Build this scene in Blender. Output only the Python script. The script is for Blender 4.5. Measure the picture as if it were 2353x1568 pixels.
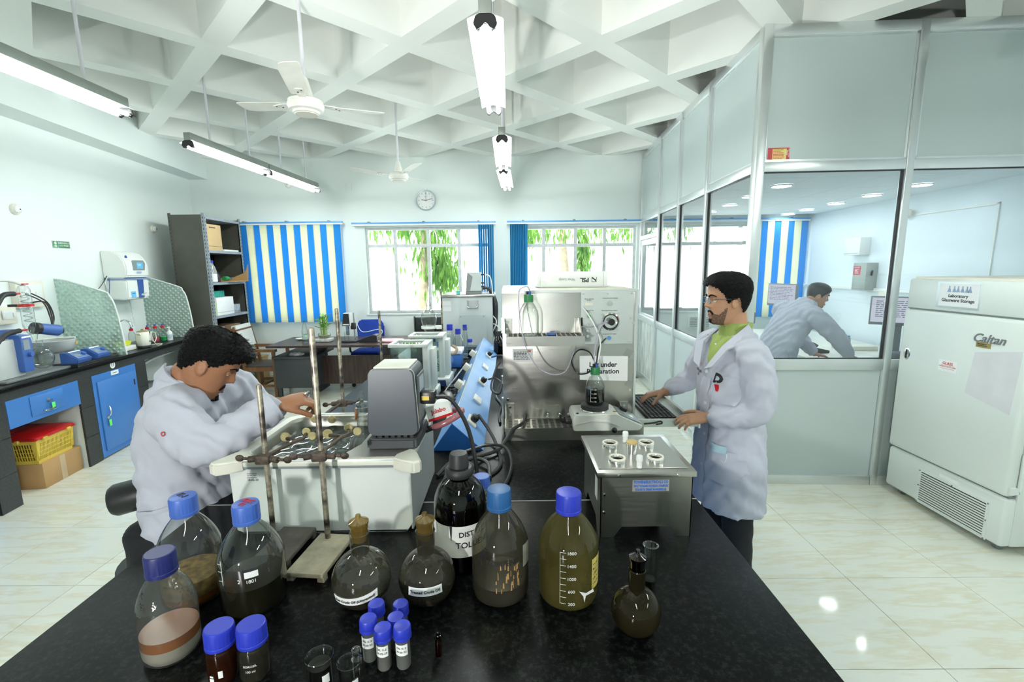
import bpy, bmesh, math, random
from mathutils import Vector, Matrix
random.seed(7)
R = math.radians
scene = bpy.context.scene
for o in list(bpy.data.objects): bpy.data.objects.remove(o)
COL = scene.collection

# ------------------------------------------------------------------ camera
def make_camera():
    p, r, yaw = .1567, -.0117, .0039
    f = Vector((math.sin(yaw)*math.cos(p), math.cos(yaw)*math.cos(p), -math.sin(p)))
    r0 = Vector((math.cos(yaw), -math.sin(yaw), 0)); u0 = r0.cross(f)
    rt = r0*math.cos(r)+u0*math.sin(r); up = -r0*math.sin(r)+u0*math.cos(r)
    cd = bpy.data.cameras.new('camera'); cam = bpy.data.objects.new('camera', cd); COL.objects.link(cam)
    m = Matrix((rt, up, -f)).transposed().to_4x4(); m.translation = (0, 0, 1.755); cam.matrix_world = m
    cd.sensor_width = 36; cd.sensor_fit = 'HORIZONTAL'; cd.lens = 1060.4/2353*36; cd.clip_start = .02
    scene.camera = cam
make_camera()
# ------------------------------------------------------------------ world, lamps, exposure
w = bpy.data.worlds.new('sky'); scene.world = w; w.use_nodes = True
bg = w.node_tree.nodes['Background']; bg.inputs[0].default_value = (.90, .97, 1.0, 1); bg.inputs[1].default_value = 2.6
TUBE_POWER = 26.0
DOWN_POWER = 14.0
def flash(name, loc, aim, watt, cone, blend, r):             # the photographer's two flash heads
    l = bpy.data.lights.new(name, 'SPOT'); l.energy = watt; l.shadow_soft_size = r; l.spot_size = R(cone); l.spot_blend = blend; l.color = (1, .99, .96)
    o = bpy.data.objects.new(name, l); COL.objects.link(o); o.location = loc; o.rotation_euler = (Vector(aim)-Vector(loc)).to_track_quat('-Z', 'Y').to_euler()
flash('bounce_flash', (-1.0, -.3, 1.0), (-.1, 2.4, 3.6), 190, 70, 1, .09)
flash('camera_flash', (-1.3, -2.2, 1.5), (0, 4, 1.75), 120, 100, 1, .08)
vs = scene.view_settings
vs.view_transform = 'Standard'; vs.look = 'None'; vs.gamma = 1; vs.use_curve_mapping = False; vs.exposure = 1.44

# ------------------------------------------------------------------ materials
MATS = {}
def nodes(name):
    m = bpy.data.materials.new(name); m.use_nodes = True; nt = m.node_tree; nt.nodes.clear()
    out = nt.nodes.new('ShaderNodeOutputMaterial'); return m, nt, out
def c4(c): return (c[0], c[1], c[2], 1)
def noise(nt, scale, detail=3, stretch=None, rot=(0, 0, 0), coord='Object', rough=.5):
    tc = nt.nodes.new('ShaderNodeTexCoord'); n = nt.nodes.new('ShaderNodeTexNoise')
    n.inputs['Scale'].default_value = scale; n.inputs['Detail'].default_value = detail; n.inputs['Roughness'].default_value = rough
    mp = nt.nodes.new('ShaderNodeMapping'); mp.inputs['Scale'].default_value = stretch or (1, 1, 1); mp.inputs['Rotation'].default_value = rot
    if coord == 'Position':
        g = nt.nodes.new('ShaderNodeNewGeometry'); nt.links.new(g.outputs['Position'], mp.inputs[0])
    else: nt.links.new(tc.outputs[coord], mp.inputs[0])
    nt.links.new(mp.outputs[0], n.inputs['Vector']); return n.outputs['Fac']
def ramp(nt, fac, stops):
    r = nt.nodes.new('ShaderNodeValToRGB'); e = r.color_ramp.elements
    while len(e) < len(stops): e.new(.5)
    for k, (p, c) in zip(e, stops): k.position = p; k.color = c4(c)
    nt.links.new(fac, r.inputs[0]); return r.outputs[0]
def pm(name, col, rough=.5, metal=0, vary=.06, vscale=6, bump=0, bscale=80, spec=.5, stretch=None, coord='Object', coat=0):
    if name in MATS: return MATS[name]
    m, nt, out = nodes(name); b = nt.nodes.new('ShaderNodeBsdfPrincipled')
    b.inputs['Roughness'].default_value = rough; b.inputs['Metallic'].default_value = metal
    b.inputs['Specular IOR Level'].default_value = spec; b.inputs['Coat Weight'].default_value = coat
    lo = [max(0, c*(1-vary)) for c in col]; hi = [min(1, c*(1+vary)) for c in col]
    f = noise(nt, vscale, 4, stretch, coord=coord)
    nt.links.new(ramp(nt, f, [(.3, lo), (.7, hi)]), b.inputs['Base Color'])
    if bump:
        bp = nt.nodes.new('ShaderNodeBump'); bp.inputs['Strength'].default_value = bump; bp.inputs['Distance'].default_value = .01
        nt.links.new(noise(nt, bscale, 3, stretch, coord=coord), bp.inputs['Height']); nt.links.new(bp.outputs[0], b.inputs['Normal'])
    nt.links.new(b.outputs[0], out.inputs[0]); MATS[name] = m; return m
def emit(name, col, s):
    if name in MATS: return MATS[name]
    m, nt, out = nodes(name); e = nt.nodes.new('ShaderNodeEmission'); e.inputs[0].default_value = c4(col); e.inputs[1].default_value = s
    nt.links.new(e.outputs[0], out.inputs[0]); MATS[name] = m; return m
def glass(name, tint=(.95, .98, .97), refl=.75, base=.04, rough=.02, haze=0, hazecol=(.8, .85, .82), bump=0, power=3.0, edge=.55):
    """thin sheet or vessel glass: clear transmission, reflection rising towards grazing angles"""
    if name in MATS: return MATS[name]
    m, nt, out = nodes(name); L = nt.links.new
    lw = nt.nodes.new('ShaderNodeLayerWeight'); lw.inputs[0].default_value = .5
    pw = nt.nodes.new('ShaderNodeMath'); pw.operation = 'POWER'; pw.inputs[1].default_value = power; L(lw.outputs['Facing'], pw.inputs[0])
    ma = nt.nodes.new('ShaderNodeMath'); ma.operation = 'MULTIPLY_ADD'; ma.inputs[1].default_value = refl; ma.inputs[2].default_value = base; ma.use_clamp = True
    L(pw.outputs[0], ma.inputs[0])
    tr = nt.nodes.new('ShaderNodeBsdfTransparent')
    mx = nt.nodes.new('ShaderNodeMixRGB'); mx.inputs[1].default_value = c4(tint); mx.inputs[2].default_value = c4([t*edge for t in tint])
    L(pw.outputs[0], mx.inputs[0]); L(mx.outputs[0], tr.inputs[0])
    gl = nt.nodes.new('ShaderNodeBsdfGlossy'); gl.inputs['Roughness'].default_value = rough
    if bump:
        bp = nt.nodes.new('ShaderNodeBump'); bp.inputs['Strength'].default_value = bump; bp.inputs['Distance'].default_value = .01
        L(noise(nt, 60, 2), bp.inputs['Height']); L(bp.outputs[0], gl.inputs['Normal'])
    s1 = nt.nodes.new('ShaderNodeMixShader'); L(ma.outputs[0], s1.inputs[0]); L(tr.outputs[0], s1.inputs[1]); L(gl.outputs[0], s1.inputs[2])
    last = s1.outputs[0]
    if haze:
        d = nt.nodes.new('ShaderNodeBsdfDiffuse'); d.inputs[0].default_value = c4(hazecol)
        s2 = nt.nodes.new('ShaderNodeMixShader'); 
        rp = ramp(nt, noise(nt, 9, 5, (1, 1, .5)), [(.3, (haze*.5,)*3), (.7, (min(1, haze*1.5),)*3)])
        L(rp, s2.inputs[0]); L(last, s2.inputs[1]); L(d.outputs[0], s2.inputs[2]); last = s2.outputs[0]
    L(last, out.inputs[0]); MATS[name] = m; return m

def special_materials():
    # polished cream floor tile with slanted veins
    m, nt, out = nodes('floor_tile'); L = nt.links.new; b = nt.nodes.new('ShaderNodeBsdfPrincipled')
    f = noise(nt, 3.2, 6, (.55, 3.2, 1), (0, 0, R(-52)), 'Position', .62)
    L(ramp(nt, f, [(.25, (.74, .76, .66)), (.47, (.77, .80, .71)), (.55, (.72, .70, .55)), (.62, (.78, .81, .72)), (.85, (.70, .72, .61))]), b.inputs['Base Color'])
    b.inputs['Roughness'].default_value = .07; b.inputs['Specular IOR Level'].default_value = .45
    L(b.outputs[0], out.inputs[0]); MATS['floor_tile'] = m
    # black granite
    m, nt, out = nodes('granite'); L = nt.links.new; b = nt.nodes.new('ShaderNodeBsdfPrincipled')
    a = ramp(nt, noise(nt, 85, 6, coord='Position', rough=.75), [(.3, (.0012, .0015, .0015)), (.50, (.0026, .0032, .0032)), (.66, (.020, .024, .021)), (.8, (.005, .006, .006))])
    L(a, b.inputs['Base Color']); b.inputs['Roughness'].default_value = .28; b.inputs['Specular IOR Level'].default_value = .10
    L(b.outputs[0], out.inputs[0]); MATS['granite'] = m
    # brushed stainless steel
    for nm, col, ro in (('steel', (.52, .51, .48), .32), ('steel_dark', (.42, .42, .38), .36)):
        m, nt, out = nodes(nm); L = nt.links.new; b = nt.nodes.new('ShaderNodeBsdfPrincipled')
        b.inputs['Metallic'].default_value = 1; b.inputs['Base Color'].default_value = c4(col)
        L(ramp(nt, noise(nt, 8, 4, (1, 1, 30)), [(.2, (ro-.07,)*3), (.8, (ro+.07,)*3)]), b.inputs['Roughness'])
        bp = nt.nodes.new('ShaderNodeBump'); bp.inputs['Strength'].default_value = .05; bp.inputs['Distance'].default_value = .003
        L(noise(nt, 3, 2), bp.inputs['Height']); L(bp.outputs[0], b.inputs['Normal'])
        L(b.outputs[0], out.inputs[0]); MATS[nm] = m
    # window blind cloth: passes part of the daylight
    for nm, col in (('blind_blue', (.06, .42, .88)), ('blind_cream', (.93, .93, .74)), ('blind_teal', (.09, .46, .74))):
        m, nt, out = nodes(nm); L = nt.links.new
        d = nt.nodes.new('ShaderNodeBsdfDiffuse'); t = nt.nodes.new('ShaderNodeBsdfTranslucent'); mx = nt.nodes.new('ShaderNodeMixShader'); mx.inputs[0].default_value = .45
        cc = ramp(nt, noise(nt, 200, 2, (1, 1, .1)), [(.2, [c*.93 for c in col]), (.8, col)])
        L(cc, d.inputs[0]); L(cc, t.inputs[0]); L(d.outputs[0], mx.inputs[1]); L(t.outputs[0], mx.inputs[2]); L(mx.outputs[0], out.inputs[0]); MATS[nm] = m
    # leaf
    m, nt, out = nodes('leaf'); L = nt.links.new
    d = nt.nodes.new('ShaderNodeBsdfDiffuse'); t = nt.nodes.new('ShaderNodeBsdfTranslucent'); mx = nt.nodes.new('ShaderNodeMixShader'); mx.inputs[0].default_value = .4
    cc = ramp(nt, noise(nt, 4, 3), [(.3, (.05, .14, .025)), (.7, (.20, .36, .07))])
    L(cc, d.inputs[0]); L(cc, t.inputs[0]); L(d.outputs[0], mx.inputs[1]); L(t.outputs[0], mx.inputs[2]); L(mx.outputs[0], out.inputs[0]); MATS['leaf'] = m
    # figured splash glass: greenish, diamond relief
    m, nt, out = nodes('figured_glass'); L = nt.links.new
    tc = nt.nodes.new('ShaderNodeTexCoord'); h = None
    for rz in (45, -45):
        mp = nt.nodes.new('ShaderNodeMapping'); mp.inputs['Rotation'].default_value = (0, R(rz), 0); L(tc.outputs['Object'], mp.inputs[0])
        wv = nt.nodes.new('ShaderNodeTexWave'); wv.bands_direction = 'Z'; wv.inputs['Scale'].default_value = 7.5; wv.inputs['Distortion'].default_value = 0; L(mp.outputs[0], wv.inputs[0])
        if h is None: h = wv.outputs['Fac']
        else:
            mm = nt.nodes.new('ShaderNodeMath'); mm.operation = 'MULTIPLY'; L(h, mm.inputs[0]); L(wv.outputs['Fac'], mm.inputs[1]); h = mm.outputs[0]
    bp = nt.nodes.new('ShaderNodeBump'); bp.inputs['Strength'].default_value = .9; bp.inputs['Distance'].default_value = .012; L(h, bp.inputs['Height'])
    tr = nt.nodes.new('ShaderNodeBsdfTransparent'); tr.inputs[0].default_value = (.80, .92, .87, 1)
    pb = nt.nodes.new('ShaderNodeBsdfPrincipled'); pb.inputs['Roughness'].default_value = .12; L(bp.outputs[0], pb.inputs['Normal'])
    L(ramp(nt, h, [(.35, (.54, .68, .62)), (.75, (.74, .86, .80))]), pb.inputs['Base Color'])
    mx = nt.nodes.new('ShaderNodeMixShader'); L(ramp(nt, h, [(.3, (.50,)*3), (.8, (.72,)*3)]), mx.inputs[0]); L(tr.outputs[0], mx.inputs[1]); L(pb.outputs[0], mx.inputs[2]); L(mx.outputs[0], out.inputs[0]); MATS['figured_glass'] = m
    # dark desk veneer
    m, nt, out = nodes('veneer'); L = nt.links.new; b = nt.nodes.new('ShaderNodeBsdfPrincipled')
    L(ramp(nt, noise(nt, 9, 5, (6, 6, .4)), [(.3, (.022, .012, .009)), (.7, (.075, .042, .030))]), b.inputs['Base Color']); b.inputs['Roughness'].default_value = .28
    L(b.outputs[0], out.inputs[0]); MATS['veneer'] = m
    # rusted retort rod
    m, nt, out = nodes('rod_rust'); L = nt.links.new; b = nt.nodes.new('ShaderNodeBsdfPrincipled')
    f = noise(nt, 14, 5, (1, 1, 1.3))
    L(ramp(nt, f, [(.36, (.06, .045, .04)), (.46, (.20, .17, .14)), (.54, (.42, .38, .28)), (.66, (.11, .085, .07))]), b.inputs['Base Color'])
    L(ramp(nt, f, [(.40, (.9,)*3), (.6, (.25,)*3)]), b.inputs['Metallic']); b.inputs['Roughness'].default_value = .42; L(b.outputs[0], out.inputs[0]); MATS['rod_rust'] = m
special_materials()
WALL = pm('wall_paint', (.80, .87, .84), .75, vary=.012, vscale=1.2, coord='Position')
CEIL = pm('ceiling_paint', (.84, .87, .83), .8, vary=.015, vscale=1.5, coord='Position')
ALU = pm('aluminium', (.74, .78, .78), .32, .75, .03, 3)
PANEL = pm('partition_panel', (.50, .58, .57), .38, vary=.015, vscale=1.5)
WHITE = pm('white_plastic', (.82, .85, .82), .35, vary=.02)
CREAM = pm('cream_plastic', (.80, .77, .66), .4, vary=.04)
BLACK = pm('black_plastic', (.014, .014, .015), .35, vary=.2)
RUBBER = pm('black_rubber', (.02, .021, .022), .5, vary=.2)
BLUE = pm('blue_laminate', (.05, .19, .52), .35, vary=.03, vscale=3)
DBLUE = pm('dark_blue_plastic', (.03, .10, .36), .4, vary=.06)
CAPBLUE = pm('cap_blue', (.025, .045, .50), .4, vary=.05)
CAPLIGHT = pm('cap_faded_blue', (.055, .14, .52), .42, vary=.1)
CAPTEAL = pm('cap_sky_blue', (.02, .11, .30), .42, vary=.1)
CAPNAVY = pm('cap_navy', (.015, .022, .14), .42, vary=.1)
CHROME = pm('chrome', (.75, .75, .73), .14, 1, .03)
GRAY = pm('grey_metal', (.22, .24, .24), .45, .3, .06)
PAPER = pm('paper', (.86, .88, .87), .6, vary=.02)
INK = pm('ink_black', (.015, .015, .018), .6)
INKRED = pm('ink_red', (.55, .02, .02), .5)
INKBLUE = pm('ink_blue', (.03, .16, .62), .5)
INKWHITE = pm('ink_white', (.85, .87, .85), .5)
RED = pm('red_plastic', (.55, .01, .012), .28, vary=.05)
YELLOW = pm('yellow_plastic', (.75, .55, .08), .4, vary=.06)
GREEN = pm('green_plastic', (.02, .20, .06), .4, vary=.08)
CARD = pm('cardboard', (.46, .28, .12), .75, vary=.1, vscale=4)
WOOD = pm('chair_wood', (.17, .075, .025), .4, vary=.25, vscale=5, stretch=(4, 4, .6))
VG = glass('vessel_glass', (.92, .95, .93), .85, .06, edge=.30, power=2.4)
PG = glass('pane_glass', (.96, .985, .99), .8, .05, .004, power=4)
GRAN = MATS['granite']; STEEL = MATS['steel']; SDARK = MATS['steel_dark']

# ------------------------------------------------------------------ mesh helpers
class MB:
    def __init__(s): s.bm = bmesh.new()
    def quad(s, pts): s.bm.faces.new([s.bm.verts.new(p) for p in pts]); return s
    def box(s, x0, x1, y0, y1, z0, z1, bev=0, seg=2):
        g = bmesh.ops.create_cube(s.bm, size=1); v = g['verts']
        for q in v: q.co = Vector(((x0+x1)/2+q.co.x*(x1-x0), (y0+y1)/2+q.co.y*(y1-y0), (z0+z1)/2+q.co.z*(z1-z0)))
        if bev:
            ed = list({e for q in v for e in q.link_edges})
            bmesh.ops.bevel(s.bm, geom=ed, offset=bev, segments=seg, affect='EDGES', profile=.5, clamp_overlap=True)
        return s
    def ring_loft(s, rings, caps=True, closed=False):
        rv = [[s.bm.verts.new(p) for p in r] for r in rings]; n = len(rv[0])
        prs = list(zip(rv, rv[1:])) + ([(rv[-1], rv[0])] if closed else [])
        for a, b in prs:
            for i in range(n):
                try: s.bm.faces.new((a[i], a[(i+1) % n], b[(i+1) % n], b[i]))
                except ValueError: pass
        if caps and not closed:
            s.bm.faces.new(list(reversed(rv[0]))); s.bm.faces.new(rv[-1])
        return s
    def cyl(s, p0, p1, r0, r1=None, n=16, caps=True):
        p0, p1 = Vector(p0), Vector(p1); r1 = r0 if r1 is None else r1; d = (p1-p0).normalized()
        u = d.orthogonal().normalized(); v = d.cross(u)
        s.ring_loft([[p+(u*math.cos(t)+v*math.sin(t))*r for t in [2*math.pi*i/n for i in range(n)]] for p, r in ((p0, r0), (p1, r1))], caps); return s
    def lathe(s, prof, c=(0, 0, 0), n=32, axis='z', caps=True):
        rings = []
        for r, h in prof:
            ring = []
            for i in range(n):
                t = 2*math.pi*i/n; a, b = r*math.cos(t), r*math.sin(t)
                ring.append(Vector(c)+Vector({'z': (a, b, h), 'y': (a, h, -b), 'x': (h, a, b)}[axis]))
            rings.append(ring)
        s.ring_loft(rings, caps); return s
    def tube(s, pts, r, n=8, sub=5, closed=False, taper=None):
        P = [Vector(p) for p in pts]
        if sub > 1 and len(P) > 2:
            Q = []; m = len(P)
            for i in range(m if closed else m-1):
                g = (lambda k: P[k % m]) if closed else (lambda k: P[max(0, min(m-1, k))])
                a, b, c, d = g(i-1), g(i), g(i+1), g(i+2)
                for k in range(sub):
                    t = k/sub; Q.append(.5*((2*b)+(c-a)*t+(2*a-5*b+4*c-d)*t*t+(3*b-a-3*c+d)*t**3))
            if not closed: Q.append(P[-1])
            P = Q
        m = len(P); rings = []; u = None
        for i, p in enumerate(P):
            d = (P[(i+1) % m]-P[i-1]) if closed else (P[min(m-1, i+1)]-P[max(0, i-1)])
            d = d.normalized() if d.length > 1e-9 else Vector((0, 0, 1))
            u = d.orthogonal().normalized() if u is None else (u-d*u.dot(d)).normalized()
            v = d.cross(u); rr = r if taper is None else r*(taper[0]+(taper[1]-taper[0])*i/(m-1))
            rings.append([p+(u*math.cos(t)+v*math.sin(t))*rr for t in [2*math.pi*k/n for k in range(n)]])
        s.ring_loft(rings, True, closed); return s
    def prism(s, poly, a, b, plane='xz', bev=0):
        def P(q, t): return {'xz': (q[0], t, q[1]), 'yz': (t, q[0], q[1]), 'xy': (q[0], q[1], t)}[plane]
        n0 = len(s.bm.verts)
        s.ring_loft([[P(q, a) for q in poly], [P(q, b) for q in poly]])
        if bev:
            s.bm.verts.ensure_lookup_table(); vs_ = s.bm.verts[n0:]
            bmesh.ops.bevel(s.bm, geom=list({e for q in vs_ for e in q.link_edges}), offset=bev, segments=2, affect='EDGES', clamp_overlap=True)
        return s
    def ball(s, c, r, sc=(1, 1, 1), u=20, v=12, rot=None):
        g = bmesh.ops.create_uvsphere(s.bm, u_segments=u, v_segments=v, radius=r)
        for q in g['verts']:
            p = Vector((q.co.x*sc[0], q.co.y*sc[1], q.co.z*sc[2]))
            if rot is not None: p = rot @ p
            q.co = p+Vector(c)
        return s
    def xf(s, m):
        for v in s.bm.verts: v.co = m @ v.co
        return s
    def mesh(s, name, m, smooth=38):
        bmesh.ops.recalc_face_normals(s.bm, faces=s.bm.faces)
        me = bpy.data.meshes.new(name); s.bm.to_mesh(me); s.bm.free()
        if m: me.materials.append(m)
        if smooth:
            me.shade_smooth()
            try: me.set_sharp_from_angle(angle=R(smooth))
            except Exception: pass
        return me
def add(name, me, parent=None, loc=(0, 0, 0), rot=(0, 0, 0)):
    o = bpy.data.objects.new(name, me); COL.objects.link(o); o.parent = parent; o.location = loc; o.rotation_euler = rot; return o
def part(name, mb, m, parent=None, loc=(0, 0, 0), rot=(0, 0, 0), smooth=38, label=None):
    o = add(name, mb.mesh(name, m, smooth), parent, loc, rot)
    if label: o['label'] = label
    return o
def tag(o, label, cat, group=None, kind=None):
    o['label'] = label; o['category'] = cat
    if group: o['group'] = group
    if kind: o['kind'] = kind
    return o
def thing(name, label, cat, loc=(0, 0, 0), rz=0, group=None):
    o = bpy.data.objects.new(name, None); COL.objects.link(o); o.empty_display_size = .05
    o.location = loc; o.rotation_euler = (0, 0, rz); return tag(o, label, cat, group)
def struct(o, label=None):
    o['kind'] = 'structure'
    if label: o['label'] = label
    return o
def frame_empty(name, loc, rz, label):
    o = bpy.data.objects.new(name, None); COL.objects.link(o); o.location = loc; o.rotation_euler = (0, 0, rz); return struct(o, label)
def copy_tree(o, parent=None):
    c = o.copy(); COL.objects.link(c); c.parent = parent
    for ch in [x for x in o.children]: copy_tree(ch, c)
    return c
FACE = {'-y': (R(90), 0, 0), '-x': (R(90), 0, R(-90)), '+x': (R(90), 0, R(90)), 'up': (0, 0, 0)}
def text(s, size, m, parent, loc, rot='-y', name='lettering', align='CENTER', ext=.0004, bold=0, sx=1, spin=0, shear=0):
    cu = bpy.data.curves.new(name, 'FONT'); cu.body = s; cu.size = size; cu.align_x = align; cu.align_y = 'CENTER'; cu.extrude = ext; cu.offset = bold; cu.shear = shear; cu.resolution_u = 3
    t = bpy.data.objects.new('t', cu); COL.objects.link(t)
    me = bpy.data.meshes.new_from_object(t); bpy.data.objects.remove(t); bpy.data.curves.remove(cu)
    me.transform(Matrix.Rotation(spin, 4, 'Z') @ Matrix.Scale(sx, 4, (1, 0, 0)))
    me.materials.clear(); me.materials.append(m)
    return add(name, me, parent, loc, FACE.get(rot, rot))
def scribble(lines, w, h, m, parent, loc, rot='-y', name='lettering', seed=1):
    """rows of fine print too small to read, as short raised strokes"""
    rnd = random.Random(seed); b = MB(); 
    for k in range(lines):
        x = -w/2; zz = h/2-(k+.5)*h/lines
        while x < w/2*(.4+.6*rnd.random()):
            l = w*rnd.uniform(.05, .16); b.box(x, min(x+l, w/2), zz-h/lines*.22, zz+h/lines*.22, 0, .0005); x += l+w*.03
    return part(name, b, m, parent, loc, FACE.get(rot, rot), smooth=0)

# ================================================================== SETTING
def build_floor():
    base = MB().box(-5.6, 5.2, -2.8, 7.5, -.12, -.007); fl_ = struct(part('floor', base, pm('grout', (.10, .095, .08), .8), smooth=0), 'cream polished tile floor with slanted veins')
    tile = MB().box(-.2985, .2985, -.2985, .2985, -.007, 0, .0006, 1).mesh('tile', MATS['floor_tile'], 30)
    rz = -.0118
    for ox, oy, i0, i1 in ((1.8949, 2.9601, -4, 6), (-3.0856, 2.9982, -4, 4)):
        for i in range(i0, i1):
            for j in range(-9, 8):
                x = ox+.6*((i+.5)*math.cos(rz)-(j+.5)*math.sin(rz)); y = oy+.6*((i+.5)*math.sin(rz)+(j+.5)*math.cos(rz))
                if y > 7.35: continue
                if y < -2.6 or x < -4.9+.0*y or x > 5.0: continue
                add('tile', tile, fl_, (x, y, 0), (0, 0, rz))
    cut = MB().box(-.088, .088, -.2993, .2993, -.007, 0, .0008, 1).mesh('tile', MATS['floor_tile'], 30)
    for j in range(-9, 7): add('tile', cut, fl_, (-.595+.6*(j+.5)*.0118+.035, 2.96+.6*(j+.5), 0), (0, 0, rz))
build_floor()

def build_ceiling():
    z, s, rib, dep = 3.42, .7257, .17, .72; d = s*math.sqrt(2); h = d/2; q = (d-rib)/2
    rot = Matrix.Rotation(R(45), 4, 'Z'); b = MB(); cells = []
    for i in range(-9, 8):
        for j in range(-9, 8):
            c = rot @ Vector(((i+.5)*d, (j+.5)*d, 0))+Vector((-.036, 4.499, z))
            if not (-5.8 < c.x < 5.6 and -3.4 < c.y < 8.1): continue
            cells.append(c)
            def P(a, e, zz=0): return rot @ Vector((a, e, zz))+c
            o = [(-h, -h), (h, -h), (h, h), (-h, h)]; n = [(-q, -q), (q, -q), (q, q), (-q, q)]
            for k in range(4): b.quad([P(*o[k]), P(*n[k]), P(*n[(k+1) % 4]), P(*o[(k+1) % 4])])
    bmesh.ops.remove_doubles(b.bm, verts=b.bm.verts, dist=.0005)
    bmesh.ops.recalc_face_normals(b.bm, faces=b.bm.faces)
    ce = struct(part('ceiling', b, CEIL, smooth=0), 'white waffle slab ceiling with diamond coffers')
    k = MB(); t = q*.93
    lo = [(-q, -q, 0), (q, -q, 0), (q, q, 0), (-q, q, 0)]; hi = [(-t, -t, dep), (t, -t, dep), (t, t, dep), (-t, t, dep)]
    for a in range(4): k.quad([lo[a], lo[(a+1) % 4], hi[(a+1) % 4], hi[a]])
    k.quad(hi); me = k.mesh('coffer', CEIL, 0)
    for c in cells: add('coffer', me, ce, c, (0, 0, R(45)))
build_ceiling()

def wall_xz(b, x0, x1, z0, z1, y0, y1, ops):
    xs = sorted({x0, x1} | {o[0] for o in ops} | {o[1] for o in ops}); zs = sorted({z0, z1} | {o[2] for o in ops} | {o[3] for o in ops})
    for a, c in zip(xs, xs[1:]):
        for e, g in zip(zs, zs[1:]):
            mx, mz = (a+c)/2, (e+g)/2
            if any(o[0] < mx < o[1] and o[2] < mz < o[3] for o in ops): continue
            b.box(a, c, y0, y1, e, g)
    bmesh.ops.remove_doubles(b.bm, verts=b.bm.verts, dist=.0005)
WIN = [(-4.02, -2.66, 1.02, 2.40), (-2.23, -.27, 1.07, 2.40), (.10, 1.98, 1.07, 2.39), (2.25, 3.70, 1.05, 2.38), (3.86, 4.52, 1.05, 2.38)]
b = MB(); wall_xz(b, -5.0, 4.85, -.1, 4.25, 7.3, 7.52, WIN); struct(part('wall_back', b, WALL, smooth=0), 'pale green white back wall with windows')
LWE = frame_empty('wall_left', (-4.83, 7.3, 0), R(7.41), 'pale wall on the left with a plaster beam')
part('plaster', MB().box(-.2, 0, -10.6, .2, -.1, 4.25), WALL, LWE, smooth=0)
part('beam', MB().prism([(0, 3.13), (.28, 3.13), (.28, 3.55), (0, 3.55)], -10.6, .1), WALL, LWE, smooth=0)
RWE = frame_empty('wall_right', (4.63, 7.3, 0), R(-3.1), 'pale blue white wall of the inner office')
part('plaster', MB().box(0, .2, -10.4, .2, -.1, 4.25), pm('office_paint', (.80, .88, .92), .75, vary=.01, vscale=1.2), RWE, smooth=0)
part('conduit_rail', MB().box(-.03, 0, -4.0, -.05, 1.42, 1.46, .004), WHITE, RWE)
part('panel_outline', MB().box(-.012, 0, -3.0, -2.98, .9, 2.3).box(-.012, 0, -3.0, -1.9, 2.28, 2.3).box(-.012, 0, -1.92, -1.9, 1.5, 2.3), WHITE, RWE, smooth=0)
b = MB(); wall_xz(b, -4.6, 4.9, -.1, 4.25, -2.75, -2.6, []); struct(part('wall_front', b, WALL, smooth=0), 'plain pale wall behind the viewer')
struct(part('baseboard_back', MB().box(-4.9, 2.03, 7.285, 7.3, 0, .1, .003), pm('skirting', (.62, .68, .60), .4)), 'pale tiled skirting along the back wall')

# ---- windows
FR = pm('window_paint', (.62, .66, .66), .5, vary=.12, vscale=14)
def window(n, o, cols, transom, lit=True, lab=''):
    x0, x1, z0, z1 = o; e = frame_empty('window_%d' % n, (x0, 7.36, z0), 0, lab); W, H = x1-x0, z1-z0; t = .04
    f = MB(); f.box(0, W, 0, .06, 0, t).box(0, W, 0, .06, H-t, H).box(0, t, 0, .06, t, H-t).box(W-t, W, 0, .06, t, H-t)
    part('window_frame', f, FR, e, smooth=0)
    xs = [0]+cols+[W]; tz = transom-z0
    part('transom', MB().box(t, W-t, .005, .055, tz-.025, tz+.025), FR, e, smooth=0)
    for c in cols: part('mullion', MB().box(c-.025, c+.025, .0, .06, t, H-t), FR, e, smooth=0)
    for a, c in zip(xs, xs[1:]):
        for za, zb in ((t, tz-.025), (tz+.025, H-t)):
            part('pane', MB().box(a+.026, c-.026, .03, .034, za+.002, zb-.002), PG, e, smooth=0)
    part('sill', MB().box(-.03, W+.03, -.075, .14, -.03, 0, .004), WALL, e)
window(1, WIN[0], [.34, .68, 1.02], 2.12, lab='window behind the striped blind left of the clock')
window(2, WIN[1], [.454, .969, 1.449], 2.12, lab='four-light window with peeling frame below the clock')
window(3, WIN[2], [.442, .938, 1.393], 2.10, lab='four-light window above the steel cabinet')
window(4, WIN[3], [.48, .97], 2.10, lab='window of the inner office seen through the partition')
window(5, WIN[4], [.33], 2.10, lab='inner office window behind the striped blind')

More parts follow.
